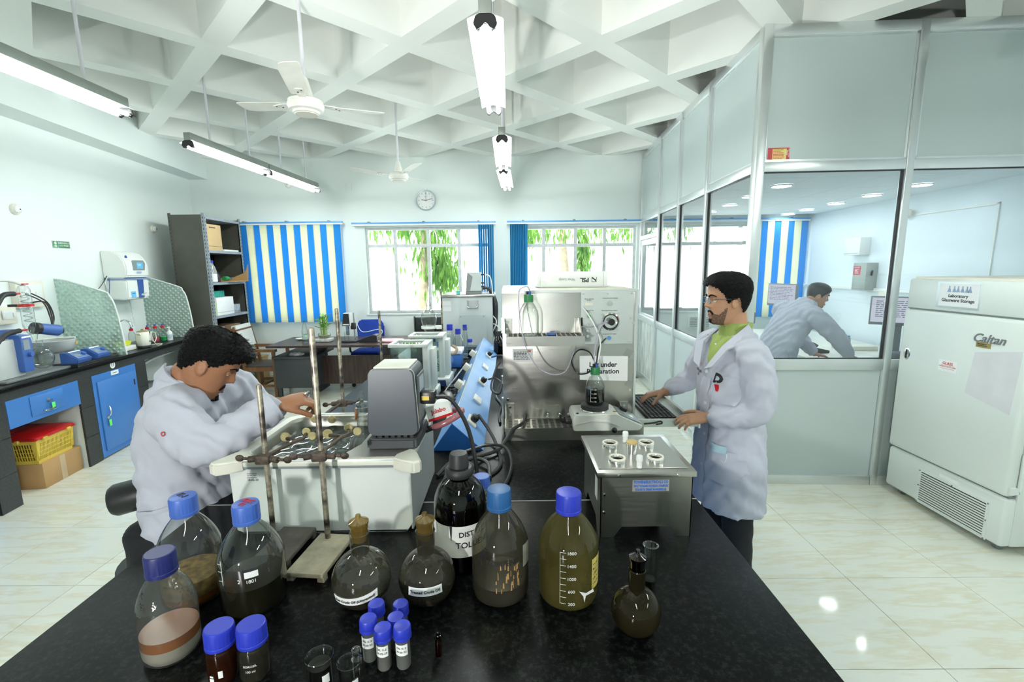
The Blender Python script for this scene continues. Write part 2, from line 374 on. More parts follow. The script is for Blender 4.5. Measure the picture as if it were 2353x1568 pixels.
# ---- aluminium and glass partition around the inner office
PE = frame_empty('wall_partition', (1.84, 3.55, 0), R(-3.1), 'aluminium framed partition with glass panes and grey panels')
def partition():
    rails = [(0, .075), (.945, 1.03), (2.43, 2.50), (3.35, 3.42)]; t = .028
    blk = pm('gasket', (.02, .02, .02), .5)
    SY = [0, .97, 1.82, 2.65, 3.68]; FX = [0, 1.06, 2.12, 2.68]
    for side, st in (('s', SY), ('f', FX)):
        def bx(m, a0, a1, d0, d1, z0, z1, bev=0):
            return m.box(d0, d1, a0, a1, z0, z1, bev) if side == 's' else m.box(a0, a1, d0, d1, z0, z1, bev)
        for k, a in enumerate(st):
            if side == 'f' and k == 0: continue
            w_ = .04 if k == 0 else .026
            part('post', bx(MB(), a-w_, a+w_, -.032, .032, 0, 3.42, .003), ALU, PE)
        for k, (a, c) in enumerate(zip(st, st[1:])):
            a_, c_ = a+.028, c-.028
            door = side == 's' and k == 3
            for z0, z1 in rails:
                if door and z0 == 0: continue
                part('rail', bx(MB(), a_, c_, -.028, .028, z0, z1, .003), ALU, PE)
            part('panel', bx(MB(), a_, c_, -.006, .006, 2.50, 3.35), PANEL, PE, smooth=0)
            part('bead', bx(bx(bx(bx(MB(), a_, a_+.016, -.016, -.006, 2.5, 3.35), c_-.016, c_, -.016, -.006, 2.5, 3.35), a_, c_, -.016, -.006, 2.5, 2.516), a_, c_, -.016, -.006, 3.334, 3.35), ALU, PE, smooth=0)
            if not door:
                part('panel', bx(MB(), a_, c_, -.006, .006, .075, .945), PANEL, PE, smooth=0)
                part('pane', bx(MB(), a_+.004, c_-.004, -.003, .003, 1.03, 2.43), PG, PE, smooth=0)
                part('gasket', bx(bx(bx(bx(MB(), a_, a_+.007, -.012, .012, 1.03, 2.43), c_-.007, c_, -.012, .012, 1.03, 2.43), a_, c_, -.012, .012, 1.03, 1.036), a_, c_, -.012, .012, 2.424, 2.43), blk, PE, smooth=0)
            else:
                part('fanlight', bx(MB(), a_, c_, -.003, .003, 2.22, 2.43), PG, PE, smooth=0)
                part('rail', bx(MB(), a_, c_, -.028, .028, 2.15, 2.21, .003), ALU, PE)
partition()
DR = frame_empty('door_1', (1.84+2.69*.0541, 3.55+2.69*.9985, 0), R(-3.1), 'aluminium framed glass door at the far end of the partition')
d = MB(); W = .92
d.box(-.02, .02, 0, .07, .02, 2.14).box(-.02, .02, W-.07, W, .02, 2.14).box(-.02, .02, .07, W-.07, .02, .14).box(-.02, .02, .07, W-.07, .95, 1.06).box(-.02, .02, .07, W-.07, 2.07, 2.14)
part('door_frame', d, ALU, DR, smooth=0)
part('pane', MB().box(-.003, .003, .07, W-.07, 1.06, 2.07), PG, DR, smooth=0); part('panel', MB().box(-.003, .003, .07, W-.07, .14, .95), glass('frosted_pane', (.8, .86, .85), .5, .1, .3, .5), DR, smooth=0)
# inner office false ceiling: tiles on a grid with round downlights
IC = frame_empty('ceiling_office', (1.9, 3.6, 2.515), R(-3.1), 'white tiled false ceiling of the inner office')
ti = MB().box(-.298, .298, -.298, .298, 0, .015, .002, 1).mesh('ceiling_tile', pm('ceiling_tile', (.80, .85, .88), .7, vary=.01), 20)
part('grid', MB().box(-.02, 2.72, 0, 3.72, .006, .03), pm('grid_grey', (.5, .54, .56), .6), IC, smooth=0)
for i in range(4):
    for j in range(6): add('ceiling_tile', ti, IC, (.33+.6*i+.1, .32+.6*j, -.008))
def downlights():
    ring = MB().lathe([(.085, 0), (.098, 0), (.098, -.012), (.085, -.012)], n=28, caps=False).mesh('rim', WHITE); disc = MB().lathe([(.001, -.006), (.084, -.006), (.084, 0), (.001, 0)], n=28).mesh('diffuser', emit('downlight', (.9, .97, 1), DOWN_POWER))
    for k, (x, y, l) in enumerate([(2.605, 4.564, 'round ceiling light in the office, nearest to the partition corner'), (2.66, 5.24, 'round ceiling light in the office, second from the partition corner'), (2.754, 5.92, 'round ceiling light in the office seen through the side glass near the window'), (2.8, 6.6, 'round ceiling light in the office nearest to the glass door'),
            (3.966, 4.591, 'round ceiling light in the office above the fridge top'), (3.994, 5.238, 'round ceiling light in the office, second in the row along the right wall'), (4.06, 5.891, 'round ceiling light in the office, third in the row along the right wall'), (4.10, 6.53, 'round ceiling light in the office, fourth in the row along the right wall'), (4.154, 7.05, 'round ceiling light in the office above the striped blind')]):
        t = thing('downlight', l, 'ceiling light', (x, y, 2.505), 0, 'round ceiling lights in the inner office'); add('rim', ring, t); add('diffuser', disc, t)
downlights()

# ---- outside: ground, boundary wall, drooping trees
struct(part('ground', MB().box(-14, 16, 7.52, 30, -.6, -.5), pm('ground_outside', (.75, .75, .68), .9), smooth=0), 'bright ground outside the windows')
def tree(x, y, hgt, lean, crown, n, label, seed):
    t = thing('drooping_tree', label, 'tree', (x, y, -.5), 0, 'trees outside the windows'); rnd = random.Random(seed)
    part('trunk', MB().tube([(0, 0, 0), (lean*.3, 0, hgt*.3), (lean*.7, .05, hgt*.6), (lean, 0, hgt)], .13, 10, 5, taper=(1, .6)), pm('bark', (.36, .27, .19), .9, vary=.25, vscale=12, bump=.6, bscale=30), t)
    b = MB()
    for k in range(n):
        cx, cy, cz, rx, rz_ = crown[k % len(crown)]
        p = Vector((cx+rnd.gauss(0, rx*.45), cy+rnd.gauss(0, rx*.4), cz+rnd.gauss(0, rz_*.45)))
        a = rnd.uniform(0, 6.28); L_ = rnd.uniform(.18, .34); out = Vector((math.cos(a), math.sin(a), 0)); dn = (out*rnd.uniform(.15, .6)+Vector((0, 0, -1))).normalized()
        sd = dn.cross(out).normalized()*rnd.uniform(.018, .03); nn = sd.cross(dn).normalized()*.02
        b.quad([p, p+dn*L_*.4+sd, p+dn*L_-nn, p+dn*L_*.4-sd])
    f = part('foliage', b, MATS['leaf'], t, smooth=0); f['kind'] = 'stuff'
tree(-2.02, 10.2, 4.2, .25, [(.3, 0, 3.1, .55, .5), (.45, -.1, 2.6, .55, .55), (.5, 0, 2.35, .45, .5), (-.5, .2, 3.25, .9, .35), (.6, .1, 2.15, .3, .4)], 1100, 'tree with drooping green leaves outside the window below the clock', 3)
tree(1.55, 11.6, 4.6, -.3, [(0, 0, 3.3, 1.5, .35), (-1.0, 0, 3.2, .6, .4), (.25, -.2, 2.5, .16, .7), (1.2, 0, 3.3, .8, .4), (.25, -.2, 2.7, .22, .6)], 1000, 'tree with hanging leaves outside the window above the steel cabinet', 5)
tree(5.0, 12.0, 4.6, .3, [(0, 0, 3.8, 1.1, .6), (-.6, 0, 3.1, .5, .8)], 300, 'tree seen through the inner office window', 9)

# ================================================================== BLINDS, LIGHTS, FANS, CLOCK
def vblind(x0, x1, z0, z1, cols, label, y=7.22, turn=0, group=None, rail=None, width=None, first=0):
    n = len(cols); t = thing('vertical_blind', label, 'blind', ((x0+x1)/2, y, z0), 0, group); W = x1-x0; p = W/n; w_ = (width or p*1.06)/2; H = z1-z0
    r0, r1 = rail or (x0-.03, x1+.03); cx = (x0+x1)/2
    hr = part('head_rail', MB().box(r0-cx, r1-cx, -.02, .03, H+.01, H+.035, .003), pm('rail_blue', (.12, .38, .78), .4), t)
    part('rail_channel', MB().box(r0-cx, r1-cx, -.015, .025, H-.012, H+.01), WHITE, hr, smooth=0)
    for k in range(3): part('bracket', MB().box(-.015, .015, -.03, .06, H+.03, H+.045), GRAY, t, ((r0-cx)+(r1-r0)*(.12+.38*k), 0, 0))
    ms = {c: MB().box(-w_, w_, -.0015, .0015, .035, H-.012).mesh('slat', MATS[c], 0) for c in set(cols)}
    wb = {c: MB().box(-w_*.98, w_*.98, -.003, .003, -.0, .035, .002, 1).mesh('weight', MATS[c], 0) for c in set(cols)}
    for k, c in enumerate(cols):
        s_ = add('slat', ms[c], t, (-W/2+p*(k+.5), .004*(k % 2), 0), (0, R(random.uniform(-.15, .15)), turn+R(random.uniform(-3, 3))))
        add('weight', wb[c], s_)
    if turn < .5: part('pull_chain', MB().tube([(W/2+.015, -.01, H), (W/2+.02, -.012, H*.5), (W/2+.015, -.01, -.02)], .003, 6, 4), WHITE, t)
B_, C_ = 'blind_blue', 'blind_cream'
vblind(-4.19, -2.57, .955, 2.455, [C_, B_]*8, 'closed blue and cream striped vertical blind beside the grey rack', rail=(-4.22, -2.53))
vblind(-.47, -.23, .98, 2.43, ['blind_teal']*7, 'blue vertical blind drawn aside at the right of the window below the clock', turn=R(76), width=.09, rail=(-2.39, -.20))
vblind(.02, .28, .98, 2.43, ['blind_teal']*10, 'blue vertical blind drawn aside at the left of the window above the steel cabinet', turn=R(66), width=.09, rail=(-.03, 2.02))
vblind(3.76, 4.58, .95, 2.43, [C_, B_]*4, 'striped vertical blind closed in the inner office', rail=(2.2, 4.6))

def tube_lights():
    L_ = 1.2
    hous = MB().box(-.03, .03, 0, L_, 0, .065, .003).mesh('housing', pm('galvanised', (.30, .33, .30), .45, .5, .08), 30)
    refl = MB().prism([(-.082, -.020), (-.034, .0), (.034, .0), (.082, -.020), (.082, -.016), (.034, .004), (-.034, .004), (-.082, -.016)], .012, L_-.012).mesh('reflector', pm('reflector_white', (.88, .9, .88), .3), 0)
    tb = MB().cyl((0, .03, 0), (0, L_-.03, 0), .0135, n=12).mesh('tube', emit('tube_glow', (.94, 1, .98), TUBE_POWER))
    pin = MB().cyl((0, .016, 0), (0, .032, 0), .0138, n=12).cyl((0, L_-.032, 0), (0, L_-.016, 0), .0138, n=12).mesh('tube_cap', CHROME)
    hold = MB().prism([(-.055, -.042), (-.038, -.066), (-.018, -.056), (0, -.034), (.018, -.056), (.038, -.066), (.055, -.042), (.045, -.01), (.025, .0), (-.025, .0), (-.045, -.01)], 0, .016, bev=.003).mesh('lamp_holder', BLACK)
    rod = MB().cyl((0, 0, .06), (0, 0, 1.2), .010, n=8).mesh('rod', pm('rod_white', (.66, .66, .70), .4))
    nut = MB().lathe([(.018, .065), (.022, .075), (.01, .085)], n=12).mesh('rod_nut', WHITE)
    def one(x, y, label, rods=(.3, .9), tilt=0):
        t = thing('tube_light', label, 'tube light', (x, y, 2.885), tilt, 'hanging twin fluorescent tube lights')
        add('housing', hous, t); add('reflector', refl, t)
        for s_ in (-.033, .033):
            q = add('tube', tb, t, (s_, 0, -.048)); add('tube_cap', pin, q)
        add('lamp_holder', hold, t, (0, -.004, 0)); add('lamp_holder', hold, t, (0, L_-.012, 0))
        for r_ in rods: q = add('rod', rod, t, (0, r_, 0)); add('rod_nut', nut, q)
    one(-2.66, 2.24, 'tube light at the upper left, nearest to the left wall corner of the picture')
    one(-2.78, 4.24, 'tube light in the left row, nearer of the two joined end to end', tilt=R(-3)); one(-2.72, 5.47, 'tube light in the left row, farther of the two joined end to end', tilt=R(-3))
    one(-.095, 2.27, 'large tube light hanging at the top centre', rods=(.3, 1.17)); one(-.05, 4.18, 'tube light in the centre row, second from the viewer'); one(-.055, 5.52, 'tube light in the centre row, farthest from the viewer', tilt=R(-2))
    one(-.1, -1.2, 'unseen tube light added to brighten the room, in line with the centre row behind the viewer'); one(2.5, -.9, 'unseen tube light added to brighten the room, at the right behind the viewer'); one(2.5, 1.1, 'unseen tube light added to brighten the room, above the fridge aisle')  # three extra fixtures out of view, added only for more room light
tube_lights()

FANW = pm('fan_enamel', (.80, .80, .74), .4, vary=.06, vscale=9)
def fan(x, y, z, angs, label):
    t = thing('ceiling_fan', label, 'fan', (x, y, z), 0, 'ceiling fans')
    m = part('motor', MB().lathe([(.01, -.055), (.05, -.056), (.078, -.050), (.082, -.038), (.104, -.032), (.108, -.012), (.112, -.008), (.112, .006), (.106, .010), (.106, .026), (.085, .036), (.05, .042), (.02, .045)], n=36), FANW, t)
    part('bottom_plate', MB().lathe([(.005, -.058), (.068, -.0575), (.072, -.052)], n=30), pm('fan_plate', (.72, .7, .6), .45), m)
    part('canopy_cup', MB().lathe([(.048, .045), (.05, .055), (.038, .10), (.026, .15), (.02, .165)], n=20), FANW, t)
    part('down_rod', MB().cyl((0, 0, .14), (0, 0, 1.25), .012, n=10), pm('rod_white', (.66, .66, .70), .4), t)
    for a in angs:
        b = MB(); up = .05
        pts = [(.17, -.045), (.19, -.055), (.46, -.062), (.515, -.052), (.525, -.02), (.52, .045), (.50, .055), (.19, .05), (.17, .04)]
        lo = [(u, v, up*u/.5+v*.16-.002) for u, v in pts]; hi = [(u, v, up*u/.5+v*.16+.002) for u, v in pts]
        b.ring_loft([lo, hi]); q = part('blade', b, FANW, t, rot=(0, 0, R(a)))
        part('blade_iron', MB().prism([(.09, -.016), (.17, -.03), (.24, -.022), (.24, .022), (.17, .03), (.09, .016)], .016, .021, 'xy'), FANW, q)
        part('screw', MB().cyl((.19, -.012, .012), (.19, -.012, .015), .005, n=8).cyl((.22, .012, .014), (.22, .012, .017), .005, n=8), BLACK, q)
fan(-1.292, 3.167, 2.80, (162, 40, 284), 'white ceiling fan with chipped blades nearest to the viewer')
fan(-1.248, 5.49, 2.80, (202, 71, 306), 'smaller looking white ceiling fan far away above the clock')
def clock():
    t = thing('wall_clock', 'round silver grey wall clock above the windows', 'clock', (-1.258, 7.29, 2.79))
    part('rim', MB().lathe([(.138, 0), (.15, -.005), (.152, -.02), (.146, -.03), (.135, -.028), (.133, -.012)], n=48, axis='y', caps=False), pm('clock_rim', (.42, .5, .53), .3, .5), t)
    part('dial', MB().lathe([(.001, -.012), (.134, -.012), (.134, -.006), (.001, -.006)], n=40, axis='y'), PAPER, t, smooth=0)
    for k in range(12):
        a = k*math.pi/6; l = .028 if k % 3 == 0 else .016
        part('hour_mark', MB().box(-.0025, .0025, -.002, 0, -l, 0), INK, t, (.118*math.sin(a), -.0125, .118*math.cos(a)), (0, a, 0), smooth=0)
    for nm, a, l, w_ in (('hour_hand', 278, .07, .004), ('minute_hand', 77, .105, .003), ('second_hand', 5, .1, .0012)):
        part(nm, MB().box(-w_, w_, -.002, 0, -.02, l), INK, t, (0, -.0145, 0), (0, R(a), 0), smooth=0)
    scribble(1, .035, .012, INK, t, (0, -.0126, .055), '-y')
clock()

# ================================================================== LEFT WALL AND COUNTER
CA, SA = math.cos(R(7.41)), math.sin(R(7.41)); LRZ = R(7.41)
def LT(v, y, z=0): return (-4.83+v*CA-y*SA, 7.3+v*SA+y*CA, z)
def detector(loc, rz, label):
    t = thing('smoke_detector', label, 'detector', loc, rz, 'small white round detectors on the walls')
    part('base', MB().lathe([(.05, 0), (.05, .012), (.044, .02)], n=24, axis='x'), CREAM, t); part('dome', MB().lathe([(.036, .02), (.036, .035), (.022, .045), (.006, .047)], n=20, axis='x'), WHITE, t)
    part('led', MB().ball((.047, 0, 0), .006), BLACK, t)
detector(LT(0, -3.02, 2.33), LRZ, 'round detector on the left wall above the eye wash sign'); detector(LT(0, -1.04, 2.32), LRZ, 'round detector on the left wall beside the grey rack')
detector((-3.33, 7.3, 3.04), R(-90), 'round detector high on the back wall above the striped blind'); detector((4.48, 5.3, 2.31), R(176.9), 'round detector on the inner office wall, farther one'); detector((4.38, 3.95, 2.26), R(176.9), 'round detector on the inner office wall above the fridge')
tag(part('junction_plate', MB().box(-.05, .05, -.008, 0, -.05, .05, .003), WALL, None, (-2.43, 7.3, 3.0)), 'small square blank plate on the back wall left of the clock', 'plate')
t = thing('eye_wash_sign', 'green emergency eye wash sign on the left wall', 'sign', LT(.001, -2.568, 2.04), LRZ)
part('plate', MB().box(0, .004, -.105, .105, -.035, .035), pm('sign_green', (.03, .20, .14), .4), t, smooth=0)
part('border', MB().box(.004, .0045, -.105, .105, .032, .035).box(.004, .0045, -.105, .105, -.035, -.032).box(.004, .0045, -.105, -.102, -.032, .032).box(.004, .0045, .102, .105, -.032, .032).box(.004, .0045, -.041, -.039, -.032, .032), pm('sign_cream', (.62, .68, .48), .5), t, smooth=0)
text('EMERGENCY\nEYE WASH', .024, MATS['sign_cream'], t, (.0046, .031, .002), '+x', bold=.0006)
part('pictogram', MB().lathe([(.001, .004), (.016, .004), (.016, .005), (.001, .005)], (0, -.072, .012), 16, 'x').box(.004, .005, -.09, -.054, -.026, -.008), MATS['sign_cream'], t, smooth=0)

def left_counter():
    top = MB().box(.002, .57, -9.6, -1.35, .885, .925, .004)
    tag(part('granite_counter', top, GRAN, None, LT(0, 0), (0, 0, LRZ)), 'long black granite counter along the left wall', 'counter')
    ap = MB().box(.50, .55, -9.6, -1.35, .815, .885)
    tag(part('counter_apron', ap, pm('granite_dull', (.03, .034, .034), .4, vary=.3, vscale=60), None, LT(0, 0), (0, 0, LRZ)), 'dark stone front band under the left counter edge', 'counter band')
    def pier(y0, y1, label):
        t = thing('counter_pier', label, 'pier', LT(0, (y0+y1)/2), LRZ, 'stone piers under the left counter'); h = (y1-y0)/2
        part('masonry', MB().box(.02, .53, -h+.012, h-.012, 0, .815), WALL, t, smooth=0)
        for k in range(3): part('stone_tile', MB().box(.53, .55, -h, h, .001+k*.2717, .2695+k*.2717, .0015, 1), MATS['granite_dull'], t)
    pier(-4.24, -4.07, 'dark stone pier left of the yellow basket'); pier(-3.385, -3.225, 'dark stone pier between the basket and the blue cabinet door'); pier(-2.62, -2.45, 'dark stone pier right of the blue cabinet door')
    pier(-6.0, -5.85, 'dark stone pier out at the near end of the left counter')
    # blue drawer
    def hand(t, loc, vertical):
        q = part('handle', MB().tube([(0, 0, 0), (.022, 0, .004), (.03, .004, .03), (.03, .008, .06), (.02, .01, .085), (0, .012, .09)] if vertical else [(0, 0, 0), (.022, 0, 0), (.026, .045, -.004), (.022, .09, 0), (0, .09, 0)], .006, 8, 4), CHROME, t, loc)
        return q
    t = thing('blue_drawer_unit', 'blue drawer with a key and green tag above the yellow basket', 'drawer', LT(0, -3.727, .6), LRZ)
    part('front_frame', MB().box(.53, .552, -.34, .34, .0, .215), BLUE, t, smooth=0); part('drawer_box', MB().box(.05, .53, -.32, .32, .03, .2), GRAY, t, smooth=0)
    dr = part('drawer', MB().box(.552, .558, -.15, .165, .035, .195, .002), BLUE, t); hand(dr, (.556, -.045, .06), False)
    part('lock', MB().cyl((.556, .01, .13), (.568, .01, .13), .016, n=14), CHROME, dr); part('key', MB().box(.568, .592, .006, .012, .122, .14), CHROME, dr); part('key_tag', MB().box(.572, .577, .02, .05, .045, .105, .002), pm('tag_green', (.15, .85, .18), .35), dr)
    def cabinet(yc, label, tagged):
        t = thing('blue_cabinet', label, 'cabinet', LT(0, yc, 0), LRZ, 'blue cabinets under the left counter')
        part('carcass', MB().box(.04, .53, -.29, .29, .03, .81), GRAY, t, smooth=0); part('face_frame', MB().box(.53, .55, -.3, .3, .015, .812), BLUE, t, smooth=0)
        d = part('door', MB().box(.55, .562, -.255, .265, .07, .745, .003), BLUE, t); hand(d, (.562, -.19, .40), True)
        part('lock', MB().cyl((.562, -.20, .385), (.574, -.20, .385), .014, n=14), CHROME, d); part('hinge', MB().box(.562, .568, .235, .243, .60, .66), RUBBER, d)
        if tagged:
            part('key_tag', MB().box(.576, .581, -.205, -.175, .30, .362, .002), MATS['tag_green'], d)
            part('name_plate', MB().box(.55, .556, -.055, .045, .765, .805), PAPER, t, smooth=0); scribble(1, .07, .015, INK, t, (.5562, -.005, .785), '+x')
    cabinet(-2.922, 'blue cabinet door with key tag marked with the number eleven', True); cabinet(-4.56, 'blue cabinet at the left edge of the picture', False)
    t = thing('number_disc', 'round white disc with number 11 on the counter band', 'number sign', LT(.551, -2.94, .862), LRZ)
    part('disc', MB().lathe([(.001, 0), (.034, 0), (.034, .003), (.001, .003)], n=26, axis='x'), PAPER, t, smooth=0); text('11', .045, INK, t, (.0034, 0, -.001), '+x', bold=.0008)
left_counter()

def under_counter():
    def carton(loc, rz, sx, sy, sz, label, name='cardboard_box'):
        t = thing(name, label, 'box', loc, rz, 'cardboard boxes under the left counter')
        part('carton', MB().box(0, sx, 0, sy, 0, sz, .004), CARD, t); part('tape', MB().box(sx*.0, sx+.001, sy*.42, sy*.56, .001, sz+.001), pm('tape', (.55, .42, .26), .25), t, smooth=0)
        part('flap_seam', MB().box(.01, sx-.01, sy*.487, sy*.493, sz, sz+.0015), pm('seam', (.2, .12, .05), .8), t, smooth=0); return t
    carton(LT(.04, -3.80), LRZ, .46, .40, .215, 'brown taped cardboard box under the yellow basket'); carton(LT(.02, -4.03), LRZ, .32, .2, .19, 'cardboard box half hidden behind the left stone pier')
    t = thing('laundry_basket', 'yellow plastic basket with red lid standing on a cardboard box', 'basket', LT(.06, -3.80, .2165), LRZ)
    x, y = .42, .34; sl = .02
    def rect(h, g=0): o = sl*h/.2+g; return [(-o, -o, h), (x+o, -o, h), (x+o, y+o, h), (-o, y+o, h)]
    b = MB(); b.box(0, x, 0, y, 0, .012)
    b.ring_loft([rect(0), rect(.03)], False).ring_loft([rect(.17), rect(.205)], False); part('rims', b, YELLOW, t, smooth=0)
    for face in range(4):
        n = 22 if face % 2 == 0 else 26
        for k in range(n+1):
            f = k/n
            p0 = {0: (x*f, 0), 1: (x, y*f), 2: (x*f, y), 3: (0, y*f)}[face]; o = sl*.17/.2; dx, dy = {0: (0, -1), 1: (1, 0), 2: (0, 1), 3: (-1, 0)}[face]
            w_ = .0035 if k not in (0, n) else .014
            q = MB(); ax = Vector((1, 0, 0)) if face % 2 == 0 else Vector((0, 1, 0)); A = Vector((p0[0], p0[1], .03)); Bq = A+Vector((dx*o, dy*o, .14))
            nv = Vector((dx, dy, 0))*.002; q.ring_loft([[A-ax*w_-nv, A+ax*w_-nv, A+ax*w_+nv, A-ax*w_+nv], [Bq-ax*w_-nv, Bq+ax*w_-nv, Bq+ax*w_+nv, Bq-ax*w_+nv]])
            part('basket_slat', q, YELLOW, t, smooth=0)
        for hz in (.065, .1, .135):
            o2 = sl*hz/.2; c = rect(hz); A, Bq = Vector(c[face]), Vector(c[(face+1) % 4]); part('basket_band', MB().tube([A, Bq], .0035, 4, 1), YELLOW, t, smooth=0)
    lid = MB().ring_loft([rect(.2, .012), rect(.222, .014), [(.02, .02, .25), (x-.02, .02, .25), (x-.02, y-.02, .25), (.02, y-.02, .25)]])
    bmesh.ops.bevel(lid.bm, geom=list(lid.bm.edges), offset=.008, segments=2, affect='EDGES'); L_ = part('lid', lid, RED, t)
    for q in ((x+.03, .05), (x+.03, y-.05), (.1, -.03), (x-.1, -.03)): part('clip', MB().box(q[0]-.012, q[0]+.012, q[1]-.02, q[1]+.02, .19, .215, .003), YELLOW, t)
    part('carry_handle', MB().tube([(.05, y+.015, .2), (.04, y*.8, .262), (.04, y*.2, .262), (.05, -.012, .2)], .006, 6, 4), YELLOW, t)
    # sink space: white waste pipe with valve, little steel stool
    t = thing('water_pipe', 'white water pipe with valve below the sink counter', 'pipe', LT(.18, -2.42, .7), LRZ)
    part('pipe', MB().tube([(.12, 0, -.05), (.12, .12, -.045), (.1, .5, .02), (.1, 1.0, .05)], .016, 10, 4), WHITE, t); part('valve', MB().cyl((.12, .13, -.08), (.12, .13, -.01), .026, n=14).cyl((.12, .09, -.045), (.12, .17, -.042), .024, n=14), WHITE, t)
    part('lever', MB().tube([(.14, .14, -.06), (.17, .16, -.09), (.17, .18, -.16)], .010, 8, 3), WHITE, t)
    t = thing('steel_stool', 'small grey steel stool under the sink counter', 'stool', LT(.25, -2.1, 0), LRZ)
    part('seat', MB().box(-.17, .17, -.17, .17, .45, .475, .004), GRAY, t)
    for sx in (-.15, .15):
        for sy in (-.15, .15): part('leg', MB().box(sx-.015, sx+.015, sy-.015, sy+.015, 0, .45), GRAY, t, smooth=0)
under_counter()

def splash(y, label, warp):
    t = thing('splash_screen', label, 'glass screen', LT(0, y, .926), LRZ, 'figured glass screens on the left counter')
    pts = [(0.0, 0), (.555, 0), (.535, .30), (.505, .52), (.47, .60), (.43, .645), (.1, .76), (0, .775)]
    part('glass_sheet', MB().prism(pts, -.003, .003, 'xz'), MATS['figured_glass'], t, smooth=0)
    b = MB(); b.tube([(p[0]-.002, 0, p[1]) for p in pts[1:]], .0075, 8, 3); part('edge_strip', b, pm('edge_white', (.72, .78, .76), .4), t)
    part('foot_clip', MB().cyl((.45, -.014, .0), (.45, .014, .0), .022, n=14), pm('clip_brown', (.12, .07, .05), .4), t)
splash(-2.72, 'figured glass splash screen in front of the water purifier', 0); splash(-1.42, 'figured glass splash screen beside the grey rack', 0)

def purifier():
    t = thing('water_purifier', 'white wall mounted water purifier with blue strip and tap', 'water purifier', LT(0, -1.86, 1.44), LRZ)
    prof = [(0, .25), (.21, .25), (.24, .27), (.25, .36), (.235, .44), (.19, .52), (.12, .555), (0, .56)]
    part('hood', MB().prism(prof, -.20, .20, 'xz', bev=.012), WHITE, t); part('tank', MB().prism([(0, .02), (.19, 0), (.225, .02), (.235, .235), (0, .235)], -.195, .195, 'xz', bev=.012), WHITE, t)
    part('belt', MB().box(0, .238, -.196, .196, .235, .25), pm('belt_blue', (.2, .3, .5), .4), t, smooth=0)
    part('blue_strip', MB().prism([(-.01, .02), (.065, .02), (.085, .232), (-.02, .232)], .2345, .2395, 'yz'), DBLUE, t, smooth=0)
    part('tap', MB().cyl((.23, .03, .055), (.28, .03, .055), .014, n=12).cyl((.275, .03, .06), (.275, .03, .03), .011, n=12).box(.262, .30, .02, .04, .07, .082, .003), WHITE, t)
    wdw = part('window', MB().prism([(-.09, .34), (.12, .34), (.14, .42), (.11, .455), (-.07, .455)], .236, .252, 'yz', bev=.003), pm('smoked', (.25, .3, .3), .15), t)
    part('display_card', MB().box(.252, .2535, -.02, .09, .36, .43), pm('card_blue', (.15, .5, .8), .4), wdw, smooth=0); scribble(2, .07, .03, INKWHITE, wdw, (.2538, .035, .40), '+x', seed=4)
    part('badge', MB().lathe([(.001, .0), (.02, 0), (.02, .003), (.001, .003)], (.21, -.12, .49), 16, 'x'), DBLUE, t); part('sticker', MB().box(.229, .2315, -.14, -.06, .03, .10), MATS['card_blue'], t, smooth=0)
    scribble(1, .05, .016, INK, t, (.2317, -.1, .078), '+x', seed=2); scribble(2, .11, .022, INKBLUE, t, (.2515, .02, .315), '+x', seed=7)
    tb = pm('tube_white', (.7, .75, .75), .4)
    part('hose', MB().tube([(.05, -.2, .27), (.06, -.27, .2), (.05, -.22, .1), (.05, -.24, -.02), (.06, -.18, -.1)], .005, 6, 5), tb, t); part('hose', MB().tube([(.06, -.2, .25), (.08, -.24, .18), (.07, -.25, .05), (.06, -.2, .0)], .004, 6, 5), DBLUE, t)
    part('cable', MB().tube([(.04, -.2, .28), (.05, -.33, .17), (.02, -.4, .1)], .004, 6, 5), BLACK, t); part('drain_hose', MB().tube([(.06, .08, .0), (.06, .12, -.25), (.08, .1, -.5)], .007, 6, 4), tb, t)
purifier()

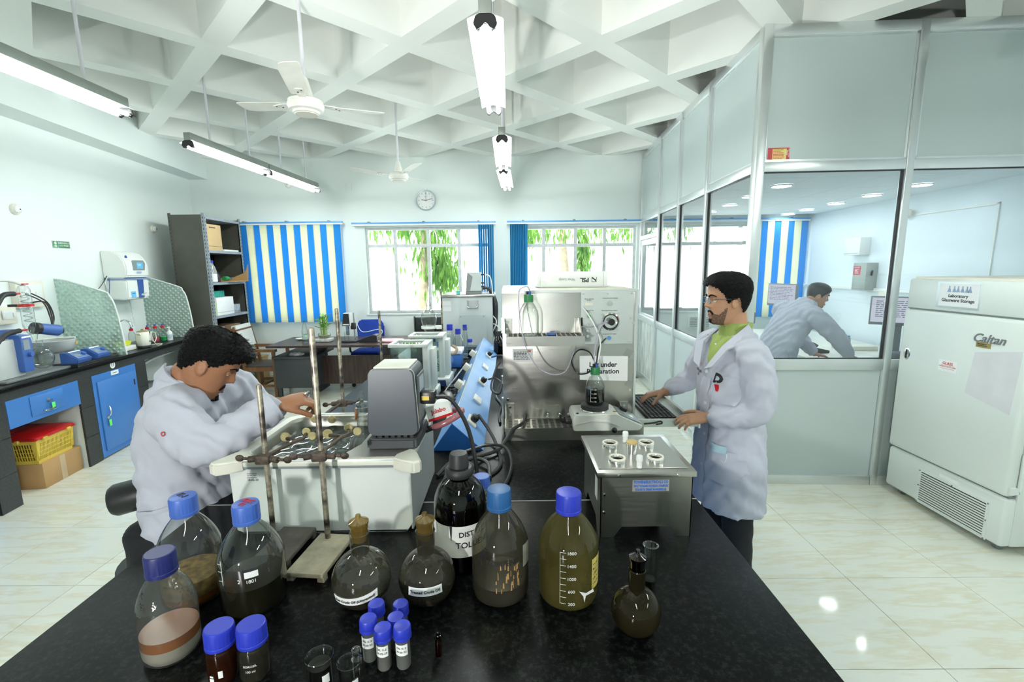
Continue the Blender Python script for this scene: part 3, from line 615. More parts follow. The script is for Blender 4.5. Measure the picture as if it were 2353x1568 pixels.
def counter_items():
    # tap
    t = thing('swan_neck_tap', 'chrome swan neck tap behind the kettle', 'tap', LT(.12, -2.15, .926), LRZ)
    part('spout', MB().tube([(0, 0, 0), (0, 0, .2), (.03, 0, .28), (.09, 0, .3), (.14, 0, .27), (.15, 0, .22)], .010, 10, 5), CHROME, t); part('tap_body', MB().lathe([(.025, 0), (.025, .01), (.016, .03), (.016, .06)], n=16), CHROME, t); part('tap_knob', MB().ball((.02, -.03, .07), .02), BLACK, t)
    # kettle
    t = thing('electric_kettle', 'cream electric kettle with coiled white cord on the left counter', 'kettle', LT(.44, -2.25, .926), LRZ)
    part('jug', MB().lathe([(.058, .022), (.062, .03), (.066, .09), (.062, .15), (.056, .172), (.05, .176)], n=28), pm('kettle_cream', (.83, .82, .72), .35), t); part('base', MB().lathe([(.062, 0), (.066, .004), (.064, .022)], n=28), BLACK, t)
    part('lid', MB().lathe([(.054, .172), (.05, .182), (.03, .19), (.012, .192), (.012, .205), (.002, .207)], n=24), pm('lid_brown', (.28, .22, .12), .5), t)
    part('handle', MB().tube([(.02, .05, .168), (.02, .10, .165), (.02, .12, .10), (.02, .10, .05)], .012, 8, 4), GRAY, t); part('spout', MB().prism([(-.05, .13), (-.085, .165), (-.05, .168)], -.018, .018, 'yz'), MATS['kettle_cream'], t)
    part('cord', MB().tube([(.06, .06, .15), (.075, .02, .17), (.08, -.0, .10), (.08, .05, .05), (.075, .10, .09), (.08, .08, .15), (.07, .03, .16), (.075, .05, .06), (.08, .1, .004), (.06, .22, .004), (.0, .2, .004), (-.02, .12, .004)], .004, 6, 6), CREAM, t)
    part('spot', MB().box(.064, .0665, -.012, .012, .06, .075), GRAY, t, smooth=0)
    # wash bottles
    def wash(v, y, liq, label):
        t = thing('wash_bottle', label, 'bottle', LT(v, y, .926), LRZ, 'clear bottles with red caps on the left counter')
        part('bottle', MB().lathe([(.001, 0), (.033, 0), (.036, .006), (.036, .10), (.03, .13), (.017, .15), (.015, .165)], n=24, caps=False), VG, t)
        if liq: part('liquid', MB().lathe([(.001, .003), (.033, .003), (.034, .05), (.001, .05)], n=20), liq, t)
        part('cap', MB().lathe([(.018, .158), (.02, .16), (.02, .182), (.015, .186), (.002, .187)], n=20), RED, t); part('nozzle', MB().cyl((0, 0, .185), (0, 0, .2), .009, n=10).cyl((0, -.01, .2), (.01, .015, .215), .006, n=8), DBLUE, t)
    wash(.16, -1.98, None, 'empty red-capped bottle left of the kettle'); wash(.26, -1.86, None, 'red-capped bottle just behind the kettle lid'); wash(.30, -1.78, pm('liquid_pink', (.6, .1, .14), .3), 'red-capped bottle with pink liquid behind the kettle handle'); wash(.36, -1.74, pm('liquid_green', (.02, .42, .12), .3), 'red-capped bottle with green liquid beside the soap dispenser')
    t = thing('soap_dispenser', 'white pump soap dispenser on the left counter', 'dispenser', LT(.42, -1.72, .926), LRZ)
    part('bottle', MB().lathe([(.001, 0), (.028, 0), (.03, .004), (.03, .09), (.026, .105), (.014, .115), (.012, .125)], n=24), WHITE, t); part('pump', MB().cyl((0, 0, .125), (0, 0, .165), .006, n=10).box(-.008, .008, -.035, .01, .155, .168, .003), WHITE, t)
    part('sticker', MB().lathe([(.0303, .02), (.0303, .075)], n=24, caps=False), pm('sticker_soap', (.55, .65, .72), .5, vary=.4, vscale=60), t)
    tag(part('yellow_dish', MB().prism([(-.08, .0), (.13, -.0), (.16, .045), (-.1, .05)], -.05, .05, 'yz', bev=.006), pm('lime_plastic', (.62, .68, .02), .35), None, LT(.33, -2.5, .975), (0, 0, LRZ)), 'lime yellow plastic dish on a white box beside the kettle', 'dish')
    tag(part('white_carton', MB().box(-.09, .09, -.14, .12, 0, .048, .004), WHITE, None, LT(.33, -2.47, .926), (0, 0, LRZ)), 'flat white box under the lime yellow dish', 'box')
    t = thing('small_pump', 'small black gadget standing behind the splash screen edge', 'gadget', LT(.20, -2.31, .926), LRZ); part('body', MB().lathe([(.04, 0), (.04, .015), (.018, .03), (.018, .08), (.034, .09), (.036, .15), (.02, .165)], n=20), BLACK, t); part('band', MB().lathe([(.037, .1), (.037, .115)], n=20, caps=False), CHROME, t)
    # wall sockets behind the rotary evaporator
    def sock(y, z, w_, h_, label):
        t = thing('wall_socket_box', label, 'socket', LT(0, y, z), LRZ, 'white socket boxes on the left wall'); part('box', MB().box(0, .05, -w_/2, w_/2, -h_/2, h_/2, .006), CREAM, t); part('face', MB().box(.05, .056, -w_/2+.03, w_/2-.03, -h_/2+.04, h_/2-.03, .002), WHITE, t)
        for q in (-.05, .05): part('switch', MB().box(.056, .062, q-.012, q+.012, -.02, .02, .002), WHITE, t)
    sock(-3.06, 1.57, .29, .24, 'large white socket box on the wall behind the glass condenser'); sock(-3.32, 1.40, .17, .15, 'small white socket box with plug low on the left wall')
counter_items()

def rotavap():
    S = (0, 0, LRZ); BL = pm('ika_blue', (.05, .13, .40), .35)
    t = thing('rotary_evaporator', 'rotary evaporator with glass condenser and blue control box', 'evaporator', LT(.34, -3.72, .926), LRZ)
    part('base', MB().box(-.2, .16, -.25, .42, 0, .02, .004), GRAY, t); part('tower', MB().box(-.14, .10, -.33, .0, .02, .32, .01), pm('ika_grey', (.55, .58, .55), .45), t)
    cb = part('control_box', MB().prism([(.10, .06), (.14, .05), (.15, .30), (.145, .345), (.07, .35), (.06, .31)], -.06, .035, 'xz', bev=.004), BL, t)
    part('screen', MB().box(.147, .151, -.045, .01, .23, .31), pm('lcd', (.25, .3, .33), .2), cb, smooth=0); part('knob', MB().cyl((.148, .0, .19), (.17, .0, .19), .018, n=16), BL, cb); part('label_strip', MB().box(.149, .152, -.05, .03, .325, .338), PAPER, cb, smooth=0)
    CG = glass('condenser_glass', (.92, .95, .94), .9, .09)
    part('condenser', MB().lathe([(.012, .32), (.03, .36), (.042, .40), (.042, .70), (.03, .73), (.014, .735)], (.02, .2, 0), 24, caps=False), CG, t)
    pts = [(.02+.026*math.cos(a*.9), .2+.026*math.sin(a*.9), .42+.0026*a*2.2) for a in range(0, 46)]
    part('coil', MB().tube(pts, .004, 6, 2), glass('coil_glass', (.9, .93, .92), .9, .25), t)
    part('clamp_ring', MB().lathe([(.044, .56), (.05, .56), (.05, .58), (.044, .58)], (.02, .2, 0), 24, caps=False), RED, t); part('clamp_arm', MB().box(-.10, -.02, .18, .22, .56, .58), BLACK, t, smooth=0)
    part('hose_nozzle', MB().cyl((.02, .16, .67), (.02, .11, .67), .008, n=10).cyl((.02, .17, .37), (.02, .1, .37), .008, n=10).box(0, .05, .18, .22, .74, .75), RED, t)
    part('hose', MB().tube([(.02, .11, .67), (.03, .0, .66), (.05, -.12, .56), (.03, -.25, .5), (-.05, -.5, .5)], .02, 10, 5), RUBBER, t); part('hose', MB().tube([(.02, .1, .37), (.05, -.05, .36), (.09, -.22, .3), (.08, -.5, .28)], .02, 10, 5), RUBBER, t)
    part('vacuum_hose', MB().tube([(.02, .2, .74), (.0, .05, .78), (-.05, -.18, .72), (-.05, -.3, .55), (0, -.36, .4)], .011, 8, 5), pm('clear_hose', (.62, .68, .64), .3), t)
    part('receiving_flask', MB().lathe([(.022, .30), (.02, .27), (.025, .245), (.06, .22), (.078, .17), (.078, .13), (.06, .08), (.03, .06), (.002, .055)], (.08, .19, -.02), 28, caps=False), VG, t)
    part('receiver_neck', MB().lathe([(.016, .28), (.02, .31), (.03, .34)], (.05, .19, 0), 18, caps=False), VG, t)
    dh = part('drive_head', MB().cyl((.02, .24, .375), (.05, .43, .33), .045, .05, 20), BL, t); part('drive_ring', MB().cyl((.02, .235, .375), (.026, .27, .367), .05, n=20), BLACK, dh); part('drive_cap', MB().cyl((.05, .43, .33), (.055, .46, .322), .042, .03, 20), BLACK, dh)
    part('column', MB().box(-.13, -.05, .08, .16, .02, .38, .01), BL, t)
    for k in range(3): part('cable', MB().tube([(-.1, .36+.03*k, .66-.08*(k % 2)), (-.02, .42+.02*k, .58), (.0, .44+.02*k, .45), (.02, .42, .36)], .006, 6, 5), BLACK, t)
    # water bath of the evaporator and two blue stirrers
    t = thing('heating_bath', 'round light grey heating bath behind the blue stirrers', 'heating bath', LT(.175, -3.08, .926), LRZ)
    part('pot', MB().lathe([(.10, 0), (.11, .004), (.115, .10), (.13, .11), (.155, .14), (.16, .20), (.163, .215), (.152, .218), (.148, .20), (.14, .12), (.002, .11)], n=36), pm('bath_grey', (.50, .54, .52), .45), t); part('rod_lid', MB().tube([(-.1, -.08, .225), (.0, .05, .23), (.12, .1, .225)], .008, 8, 3), WHITE, t)
    part('warning_mark', MB().prism([(-.014, .17), (.014, .17), (0, .195)], .155, .162, 'yz'), YELLOW, t, (0, .055, 0), (0, 0, R(0)), smooth=0)
    tag(part('rack_board', MB().box(-.10, .10, -.26, .26, 0, .012).box(-.10, .10, -.26, .26, .016, .024).box(-.09, .09, -.25, .25, .012, .016), RUBBER, None, LT(.455, -3.10, .926), (0, 0, LRZ)), 'flat black board under the two blue stirrers', 'board')
    def stir(y, label):
        t = thing('digital_stirrer', label, 'stirrer', LT(.455, y, .951), LRZ, 'blue digital control units on the left counter')
        part('case', MB().prism([(-.06, 0), (.07, 0), (.085, .035), (-.01, .10), (-.06, .10)], -.085, .085, 'xz', bev=.004), BL, t); m = Matrix
        part('face_plate', MB().box(-.045, .045, -.07, .07, 0, .003), pm('ika_face', (.12, .2, .42), .4), t, (.04, 0, .069), (0, R(34), 0), smooth=0)
        part('screen', MB().box(-.02, .02, -.055, .0, .003, .0045), pm('lcd', (.25, .3, .33), .2), t, (.04, 0, .069), (0, R(34), 0), smooth=0); part('knob', MB().cyl((0, .042, .003), (0, .042, .02), .018, n=18), BL, t, (.04, 0, .069), (0, R(34), 0)); part('label_strip', MB().box(-.062, -.05, -.06, .07, .0, .003), PAPER, t, (.042, 0, .069), (0, R(34), 0), smooth=0)
    stir(-3.24, 'blue digital stirrer with white screen, left one'); stir(-3.0, 'blue digital stirrer with round knob, right one')
rotavap()

# ================================================================== GREY RACK IN THE CORNER
def rack():
    G = pm('rack_paint', (.075, .075, .060), .5, .1, .12, 4); GL = pm('rack_edge', (.30, .34, .38), .45, .2, .1)
    t = thing('steel_rack', 'tall dark grey slotted angle rack with open shelves in the corner', 'rack', (-4.36, 6.1, 0), 0); W, D, H = .46, .80, 2.5
    part('side_panel', MB().box(.01, W-.01, 0, .004, .05, H-.02), G, t, smooth=0); part('side_panel', MB().box(.01, W-.01, D-.004, D, .05, H-.02), G, t, smooth=0); part('back_panel', MB().box(0, .004, .01, D-.01, .05, H-.02), G, t, smooth=0)
    for x in (0, W):
        for y in (0, D):
            sx = 1 if x == 0 else -1; sy = 1 if y == 0 else -1
            p = part('post', MB().box(min(x, x+sx*.004), max(x, x+sx*.004), min(y, y+sy*.036), max(y, y+sy*.036), 0, H).box(min(x, x+sx*.036), max(x, x+sx*.036), min(y-sy*.002, y+sy*.004), max(y-sy*.002, y+sy*.004), 0, H), GL if x == W else G, t, smooth=0)
            sl = MB()
            for k in range(52):
                z = .03+k*.047; sl.box(min(x-sx*.001, x+sx*.0005), max(x-sx*.001, x+sx*.0005), y+sy*.018-.004, y+sy*.018+.004, z, z+.024)
                if y == 0: sl.box(x+sx*.018-.004, x+sx*.018+.004, -.0035, -.001, z, z+.024)
            part('slots', sl, BLACK, p, smooth=0)['kind'] = 'stuff'
    for z in (.25, .743, 1.165, 1.61, 2.03, 2.46): part('shelf', MB().box(.004, W-.004, .004, D-.004, z-.03, z).box(W-.004, W-.001, .03, D-.03, z-.032, z+.001), GL, t, smooth=0)
    X = lambda v: -4.36+v; Yy = lambda v: 6.1+v
    def simple(name, label, cat, x, y, z, dims, m, print_=None, grp='things stored on the grey rack'):
        q = thing(name, label, cat, (X(x), Yy(y), z+.001), 0, grp); part('body', MB().box(0, dims[0], 0, dims[1], 0, dims[2], .003), m, q)
        part('lid_seam', MB().box(dims[0], dims[0]+.0008, .004, dims[1]-.004, dims[2]*.16, dims[2]*.172), INK, q, smooth=0)
        if print_: scribble(1, dims[1]*.5, dims[2]*.09, INK, q, (dims[0]+.0006, dims[1]*.42, dims[2]*.88), '+x', seed=3)
        return q
    simple('cardboard_carton', 'plain tan carton on the top shelf of the rack', 'carton', .17, .06, 2.03, (.27, .30, .34), pm('tan_card', (.56, .40, .20), .7), 'Caalicoau')
    simple('paper_pile', 'flat white papers on the top shelf of the rack', 'papers', .15, .42, 2.03, (.28, .33, .025), PAPER)
    simple('white_carton', 'white carton on the rack below a green box', 'carton', .12, .10, 1.165, (.32, .38, .24), PAPER); simple('glove_box', 'green glove box lying on a white carton', 'box', .14, .12, 1.406, (.22, .30, .085), pm('glove_green', (.02, .32, .24), .5, vary=.2, vscale=30))
    simple('plastic_bag', 'pale plastic bag leaning beside the white carton on the rack', 'bag', .2, .52, 1.165, (.2, .18, .12), pm('bag_grey', (.4, .45, .5), .3, vary=.3, vscale=20))
    simple('brown_carton', 'brown carton on the low shelf of the rack', 'carton', .15, .33, .743, (.28, .28, .27), pm('brown_card', (.20, .12, .06), .7)); simple('blue_grey_carton', 'blue grey pack beside the brown carton on the rack', 'carton', .18, .06, .743, (.22, .22, .26), pm('pack_grey', (.25, .3, .36), .5, vary=.3, vscale=12))
    tb = thing('open_tray_box', 'torn open cardboard tray with green things on the rack', 'tray', (X(.16), Yy(.36), 1.612), 0, 'things stored on the grey rack')
    part('base', MB().box(0, .40, 0, .34, 0, .012), CARD, tb, smooth=0); part('back_wall', MB().prism([(.0, .012), (.40, .012), (.42, .24), (.36, .12), (.2, .06), (0, .05)], .325, .335, 'xz'), CARD, tb, smooth=0)
    gb = thing('green_bottle', 'green plastic bottle lying in the cardboard tray', 'bottle', (X(.36), Yy(.45), 1.626)); part('bottle', MB().lathe([(.001, 0), (.03, 0), (.032, .08), (.02, .11), (.012, .13)], (.0, 0, .032), 18, 'y'), pm('bottle_green', (.02, .30, .10), .3), gb); part('cap', MB().cyl((0, .13, .032), (0, .16, .032), .013, n=12), DBLUE, gb)
    def jar(y, r_, h_, m, cap, label, liq=None):
        q = thing('plastic_bottle', label, 'bottle', (X(.38), Yy(y), 1.612), 0, 'bottles on the grey rack'); part('bottle', MB().lathe([(.001, 0), (r_, 0), (r_, h_*.55), (r_*.75, h_*.75), (r_*.4, h_*.88), (r_*.38, h_)], n=22), m, q); part('cap', MB().lathe([(r_*.45, h_*.95), (r_*.46, h_*1.08), (.002, h_*1.09)], n=18), cap, q)
        if liq: part('liquid', MB().lathe([(r_*1.004, .01), (r_*1.004, h_*.42)], n=22, caps=False), liq, q)
    jar(.06, .032, .22, pm('pink_plastic', (.6, .35, .33), .4), YELLOW, 'pink bottle with yellow pump at the left of the rack shelf'); jar(.17, .055, .27, glass('pet', (.8, .85, .86), .5, .1, haze=.3), CAPBLUE, 'large clear bottle with blue cap on the rack', WHITE); jar(.28, .028, .13, BLACK, BLACK, 'small black bottle on the rack')
    tag(part('yellow_green_bottle', MB().lathe([(.001, 0), (.03, 0), (.03, .16), (.015, .2), (.002, .21)], n=16), pm('lime_bottle', (.5, .62, .2), .35), None, (X(.42), Yy(.06), 1.166)), 'lime green bottle left of the white carton on the rack', 'bottle', 'things stored on the grey rack')
rack()
t = thing('wooden_crate', 'yellowish wooden crate on the floor between rack and chair', 'crate', (-4.28, 6.98, 0), 0)
part('crate_body', MB().box(0, .42, 0, .26, .05, .42, .004), pm('crate_wood', (.42, .30, .12), .6, vary=.2, vscale=4), t); part('top_board', MB().box(-.01, .43, -.01, .27, .42, .44, .002), MATS['crate_wood'], t)
for q in (.03, .35): part('skid', MB().box(q, q+.05, 0, .26, 0, .05), MATS['crate_wood'], t, smooth=0)

# ================================================================== DESK GROUP AT THE BACK
def desk_group():
    V = MATS['veneer']; DG = pm('desk_grey', (.035, .04, .042), .5)
    t = thing('office_desk', 'dark veneer office desk with grey side unit in front of the windows', 'desk', (-2.2, 6.5, 0))
    part('desk_top', MB().prism([(-1.06, -.43), (1.25, -.43), (1.25, .42), (-1.08, .42)], .735, .765, 'xy', bev=.006), V, t)
    part('modesty_panel', MB().box(-.55, 1.2, -.06, -.04, .15, .56), V, t, smooth=0)
    for x in (-.56, .42, 1.2): part('leg', MB().box(x-.03, x+.03, -.04, .3, .0 if x > 0 else .03, .735), DG, t, smooth=0)
    su = part('side_unit', MB().box(-1.0, -.46, -.36, .02, .17, .58, .004), DG, t); part('unit_top', MB().box(-1.02, -.45, -.38, .35, .58, .605, .003), DG, su)
    for x in (-.96, -.5): part('leg', MB().box(x-.02, x+.02, -.34, -.30, 0, .17), DG, t, smooth=0)
    def dz(name, label, cat, x, y, grp=None): return thing(name, label, cat, (x, y, .766), 0, grp)
    # crumpled cloth on the side unit
    b = MB(); b.ball((0, 0, .02), .02, (5, 3, 1), 24, 12)
    for v in b.bm.verts: v.co.z = max(.001, v.co.z+random.uniform(-.008, .012)); v.co.x += random.uniform(-.01, .01)
    tag(part('dust_cloth', b, pm('cloth_grey', (.45, .45, .45), .9, vary=.3, vscale=30), None, (-2.92, 6.22, .606)), 'crumpled grey cloth on the side unit of the desk', 'cloth')
    # plant
    q = dz('lucky_bamboo', 'green bamboo plant in a low glass pot on the desk', 'plant', -2.62, 6.45)
    part('dish', MB().box(-.11, .11, -.08, .08, 0, .045, .012), pm('stone_white', (.5, .52, .5), .6, vary=.3, vscale=40), q); part('glass_bowl', MB().lathe([(.06, .045), (.085, .07), (.085, .1), (.075, .115)], n=24, caps=False), VG, q); part('pebbles', MB().lathe([(.001, .047), (.06, .047), (.075, .085), (.001, .09)], n=18), pm('pebble', (.3, .26, .16), .7, vary=.4, vscale=60), q)
    rnd = random.Random(4); lf = pm('bamboo_leaf', (.16, .42, .06), .45, vary=.3, vscale=12); stm = pm('bamboo_stem', (.25, .42, .10), .45)
    for k in range(9):
        a = rnd.uniform(0, 6.28); r_ = rnd.uniform(.01, .04); h_ = rnd.uniform(.16, .27); p = Vector((r_*math.cos(a), r_*math.sin(a), .08)); tp = p+Vector((.3*r_*math.cos(a), .3*r_*math.sin(a), h_))
        s_ = part('stem', MB().tube([p, (p+tp)/2, tp], .006, 7, 2), stm, q)
        for j in range(7):
            aa = rnd.uniform(0, 6.28); o = p.lerp(tp, rnd.uniform(.45, 1)); dr = Vector((math.cos(aa), math.sin(aa), rnd.uniform(.3, 1.1))).normalized(); L_ = rnd.uniform(.09, .16); sd = dr.cross(Vector((0, 0, 1))).normalized()*.009
            part('leaf', MB().quad([o, o+dr*L_*.45+sd, o+dr*L_+Vector((0, 0, -.02)), o+dr*L_*.45-sd]), lf, s_, smooth=0)
    # water bottle, saucer
    q = dz('water_bottle', 'clear glass water bottle on the desk', 'bottle', -2.83, 6.32); part('glass_body', MB().lathe([(.001, 0), (.038, 0), (.04, .01), (.04, .16), (.028, .22), (.016, .27), (.016, .3)], n=24, caps=False), VG, q); part('cap', MB().lathe([(.018, .29), (.018, .315), (.002, .317)], n=18), VG, q); part('wrapper', MB().lathe([(.0405, .05), (.0405, .12)], n=24, caps=False), pm('wrapper_green', (.4, .55, .45), .5, vary=.5, vscale=50), q)
    q = dz('saucer', 'white saucer on the desk', 'saucer', -3.02, 6.62); part('plate', MB().lathe([(.001, .004), (.04, .004), (.075, .018), (.08, .02), (.075, .014), (.042, 0), (.001, 0)], n=30), WHITE, q); part('rim_line', MB().lathe([(.078, .0195), (.08, .0205)], n=30, caps=False), CREAM, q)
    # viscometer
    q = dz('viscometer', 'black and white viscometer on a stand over a glass on the desk', 'viscometer', -2.26, 6.42)
    part('base_plate', MB().box(-.07, .14, -.12, .02, 0, .02, .004), BLACK, q); part('column', MB().cyl((.08, 0, .02), (.08, 0, .40), .010, n=12), CHROME, q); part('slide', MB().box(.035, .10, -.02, .02, .17, .26, .004), BLACK, q)
    hd = part('head', MB().prism([(-.07, .22), (.045, .22), (.05, .40), (-.045, .40)], -.05, .04, 'xz', bev=.004), WHITE, q); part('head_front', MB().prism([(-.066, .225), (.038, .225), (.03, .392), (-.043, .392)], -.056, -.05, 'xz'), BLACK, hd, smooth=0); part('name_strip', MB().box(-.055, .03, -.058, -.056, .235, .25), PAPER, hd, smooth=0)
    part('spindle_guard', MB().cyl((-.015, 0, .09), (-.015, 0, .22), .024, n=14), CHROME, q)
    q = dz('glass_tumbler', 'small glass standing under the viscometer', 'glass', -2.275, 6.36); q.location.z = .787; part('tumbler', MB().lathe([(.001, 0), (.028, 0), (.03, .004), (.032, .12)], n=22, caps=False), VG, q); part('glass_rim', MB().lathe([(.031, .119), (.033, .121)], n=22, caps=False), VG, q)
    # sloped control unit with cable
    q = dz('control_console', 'black sloped control unit with white cable on the desk', 'console', -1.97, 6.42)
    part('case', MB().prism([(-.13, 0), (.12, 0), (.12, .09), (.06, .095), (-.13, .025)], -.1, .1, 'xz', bev=.004), BLACK, q); part('rear_panel', MB().box(.12, .123, -.08, .08, .015, .08), GRAY, q, smooth=0); part('cable', MB().tube([(.123, .02, .05), (.17, .03, .12), (.12, .05, .16), (-.1, .06, .12), (-.17, .05, .2), (-.19, .03, .34)], .005, 6, 5), WHITE, q)
    for k in range(3): part('port', MB().cyl((.122, -.05+.04*k, .06), (.13, -.05+.04*k, .06), .01, n=10), CHROME, q)
    # files
    q = dz('paper_file', 'pink and white paper files stacked on the desk', 'files', -1.66, 6.38)
    for k, (m, dx) in enumerate(((pm('file_red', (.7, .12, .15), .6), .03), (PAPER, .0), (pm('file_pink', (.82, .48, .52), .6), -.01))): part('file', MB().box(-.15+dx, .15+dx, -.11, .11, .008*k, .008*k+.007, .001, 1), m, q, rot=(0, 0, R(-8+4*k)))
    scribble(2, .08, .03, INKBLUE, q, (.0, -.02, .0235), 'up', seed=5)
    # blue task chair behind
    q = thing('blue_task_chair', 'blue fabric task chair behind the desk', 'chair', (-2.18, 6.98, 0)); BF = pm('blue_fabric', (.015, .06, .42), .85, vary=.15, vscale=40)
    b = MB().box(-.21, .21, -.2, .2, .47, .55, .035, 3); part('seat', b, BF, q); part('backrest', MB().prism([(-.2, .62), (.2, .62), (.215, .9), (.16, .99), (-.16, .99), (-.215, .9)], .17, .22, 'xz', bev=.02), BF, q); part('back_stem', MB().tube([(0, .1, .48), (0, .25, .5), (0, .225, .75)], .018, 8, 3), BLACK, q); part('gas_column', MB().cyl((0, 0, .1), (0, 0, .48), .028, n=14), BLACK, q)
    for k in range(5): l = part('base_arm', MB().tube([(0, 0, .1), (.12, 0, .1), (.25, 0, .06)], .018, 8, 2), BLACK, q, rot=(0, 0, k*1.2566)); part('caster', MB().cyl((.25, -.015, .03), (.25, .015, .03), .029, n=14), BLACK, l)
    for s_ in (-1, 1): part('armrest', MB().tube([(s_*.2, 0, .5), (s_*.27, 0, .52), (s_*.27, 0, .68), (s_*.26, -.1, .69)], .015, 8, 3), BLACK, q)
    q = thing('black_office_chair', 'black high backed chair behind the separating funnel', 'chair', (-1.22, 6.97, 0)); LE = pm('black_leather', (.012, .013, .014), .4)
    part('backrest', MB().box(-.26, .2, .18, .24, .62, 1.02, .02), LE, q); part('back_frame', MB().box(-.275, -.26, .17, .25, .6, 1.03).box(.2, .215, .17, .25, .6, 1.03), pm('frame_green', (.05, .08, .06), .4), q, smooth=0); part('seat', MB().box(-.24, .22, -.24, .18, .44, .52, .03, 3), LE, q); part('gas_column', MB().cyl((0, 0, .08), (0, 0, .44), .03, n=14), BLACK, q)
    for k in range(5): part('base_arm', MB().tube([(0, 0, .09), (.13, 0, .08), (.26, 0, .04)], .018, 8, 2), BLACK, q, rot=(0, 0, k*1.2566))
    # wooden chair with white towel, faces the desk
    q = thing('wooden_armchair', 'wooden cane-backed armchair with a white towel over its back', 'chair', (-3.52, 6.55, 0), R(4))
    def bar(a, c, w_=.02, d_=.016): 
        a, c = Vector(a), Vector(c); d = (c-a).normalized(); u = d.cross(Vector((0, 1, 0))).normalized() if abs(d.y) < .9 else Vector((1, 0, 0)); v = d.cross(u)
        return MB().ring_loft([[p+u*w_+v*d_, p-u*w_+v*d_, p-u*w_-v*d_, p+u*w_-v*d_] for p in (a, c)])
    for s_ in (-.24, .24):
        part('leg', bar((.21, s_, 0), (.21, s_, .66), .02, .018), WOOD, q, smooth=0); part('rear_leg', bar((-.19, s_, 0), (-.19, s_, .45)), WOOD, q, smooth=0); part('back_post', bar((-.19, s_, .45), (-.30, s_, .98)), WOOD, q, smooth=0)
        part('arm', bar((-.24, s_, .67), (.25, s_, .66), .018, .03), WOOD, q, smooth=0); part('stretcher', bar((-.19, s_, .16), (.21, s_, .16), .018, .012), WOOD, q, smooth=0); part('side_rail', bar((-.19, s_, .40), (.21, s_, .40), .03, .012), WOOD, q, smooth=0)
    part('stretcher', bar((0, -.24, .16), (0, .24, .16), .018, .012), WOOD, q, smooth=0); part('front_rail', bar((.21, -.24, .40), (.21, .24, .40), .03, .012), WOOD, q, smooth=0)
    part('seat', MB().box(-.2, .23, -.25, .25, .43, .45, .004), pm('seat_brown', (.06, .045, .035), .45), q)
    for k in range(11): z = .56+.032*k; x_ = -.19-.11*(z-.45)/.53; part('cane_row', MB().box(x_-.003, x_+.003, -.22, .22, z, z+.02), pm('cane', (.38, .36, .28), .6), q, smooth=0)
    part('back_rail', bar((-.29, -.24, .95), (-.29, .24, .95), .03, .012), WOOD, q, smooth=0); part('back_rail', bar((-.215, -.24, .54), (-.215, .24, .54), .02, .012), WOOD, q, smooth=0)
    tw = thing('white_towel', 'white towel draped over the wooden chair back', 'towel', (-3.52, 6.55, 0), R(4)); b = MB()
    b.prism([(-.345, .66), (-.322, .99), (-.29, 1.0), (-.225, .70), (-.216, .70), (-.275, 1.012), (-.33, 1.008), (-.355, .66)], -.21, .21, 'xz'); part('cloth', b, pm('towel_white', (.78, .8, .76), .9, bump=.5, bscale=200), tw, smooth=30); part('hem', MB().box(-.226, -.213, -.212, .212, .70, .708), CREAM, tw, smooth=0)
desk_group()

# ================================================================== CENTRAL LAB BENCH
BX0, BX1, BY0, BY1, BZ = -1.135, .685, .25, 6.0, .90
def bench():
    t = thing('bench_worktop', 'long black granite worktop of the central lab bench', 'worktop', (0, 0, BZ))
    for y0, y1 in ((BY0, 1.598), (1.602, 3.9), (3.904, BY1)): part('granite_slab', MB().box(BX0, BX1, y0, y1, -.03, 0, .003), GRAN, t)
    part('sealant', MB().box(BX0, BX1, 1.597, 1.603, -.004, .0006), pm('sealant', (.3, .32, .3), .5), t, smooth=0)
    t = thing('cupboard_block', 'dark cupboard block with blue doors under the central worktop', 'cupboards', (0, 0, 0))
    part('core', MB().box(BX0+.08, BX1-.08, BY0+.05, BY1-.05, 0, .87), GRAY, t, smooth=0)
    for sx, x in ((-1, BX0+.08), (1, BX1-.08)):
        for k in range(9):
            y0 = BY0+.08+k*.62; d = part('cupboard_door', MB().box(min(x, x+sx*.02), max(x, x+sx*.02), y0+.01, y0+.60, .1, .82, .003), BLUE, t); part('handle', MB().tube([(x+sx*.02, y0+.5, .5), (x+sx*.05, y0+.5, .52), (x+sx*.05, y0+.5, .58), (x+sx*.02, y0+.5, .6)], .006, 6, 2), CHROME, d)
bench()
OB = pm('oil_black', (.006, .005, .004), .15, vary=.2)
def capribs(b, r, z0, z1, n=26):
    rings = []
    for z, k in ((z0, 1.04), (z0+.004, 1.04), (z0+.005, 1), (z1-.006, 1), (z1-.001, .97), (z1, .9)):
        rings.append([Vector((r*k*(1+.025*(i % 2)*(z0+.004 < z < z1-.002))*math.cos(math.pi*i/n), r*k*(1+.025*(i % 2)*(z0+.004 < z < z1-.002))*math.sin(math.pi*i/n), z)) for i in range(2*n)])
    return b.ring_loft(rings)
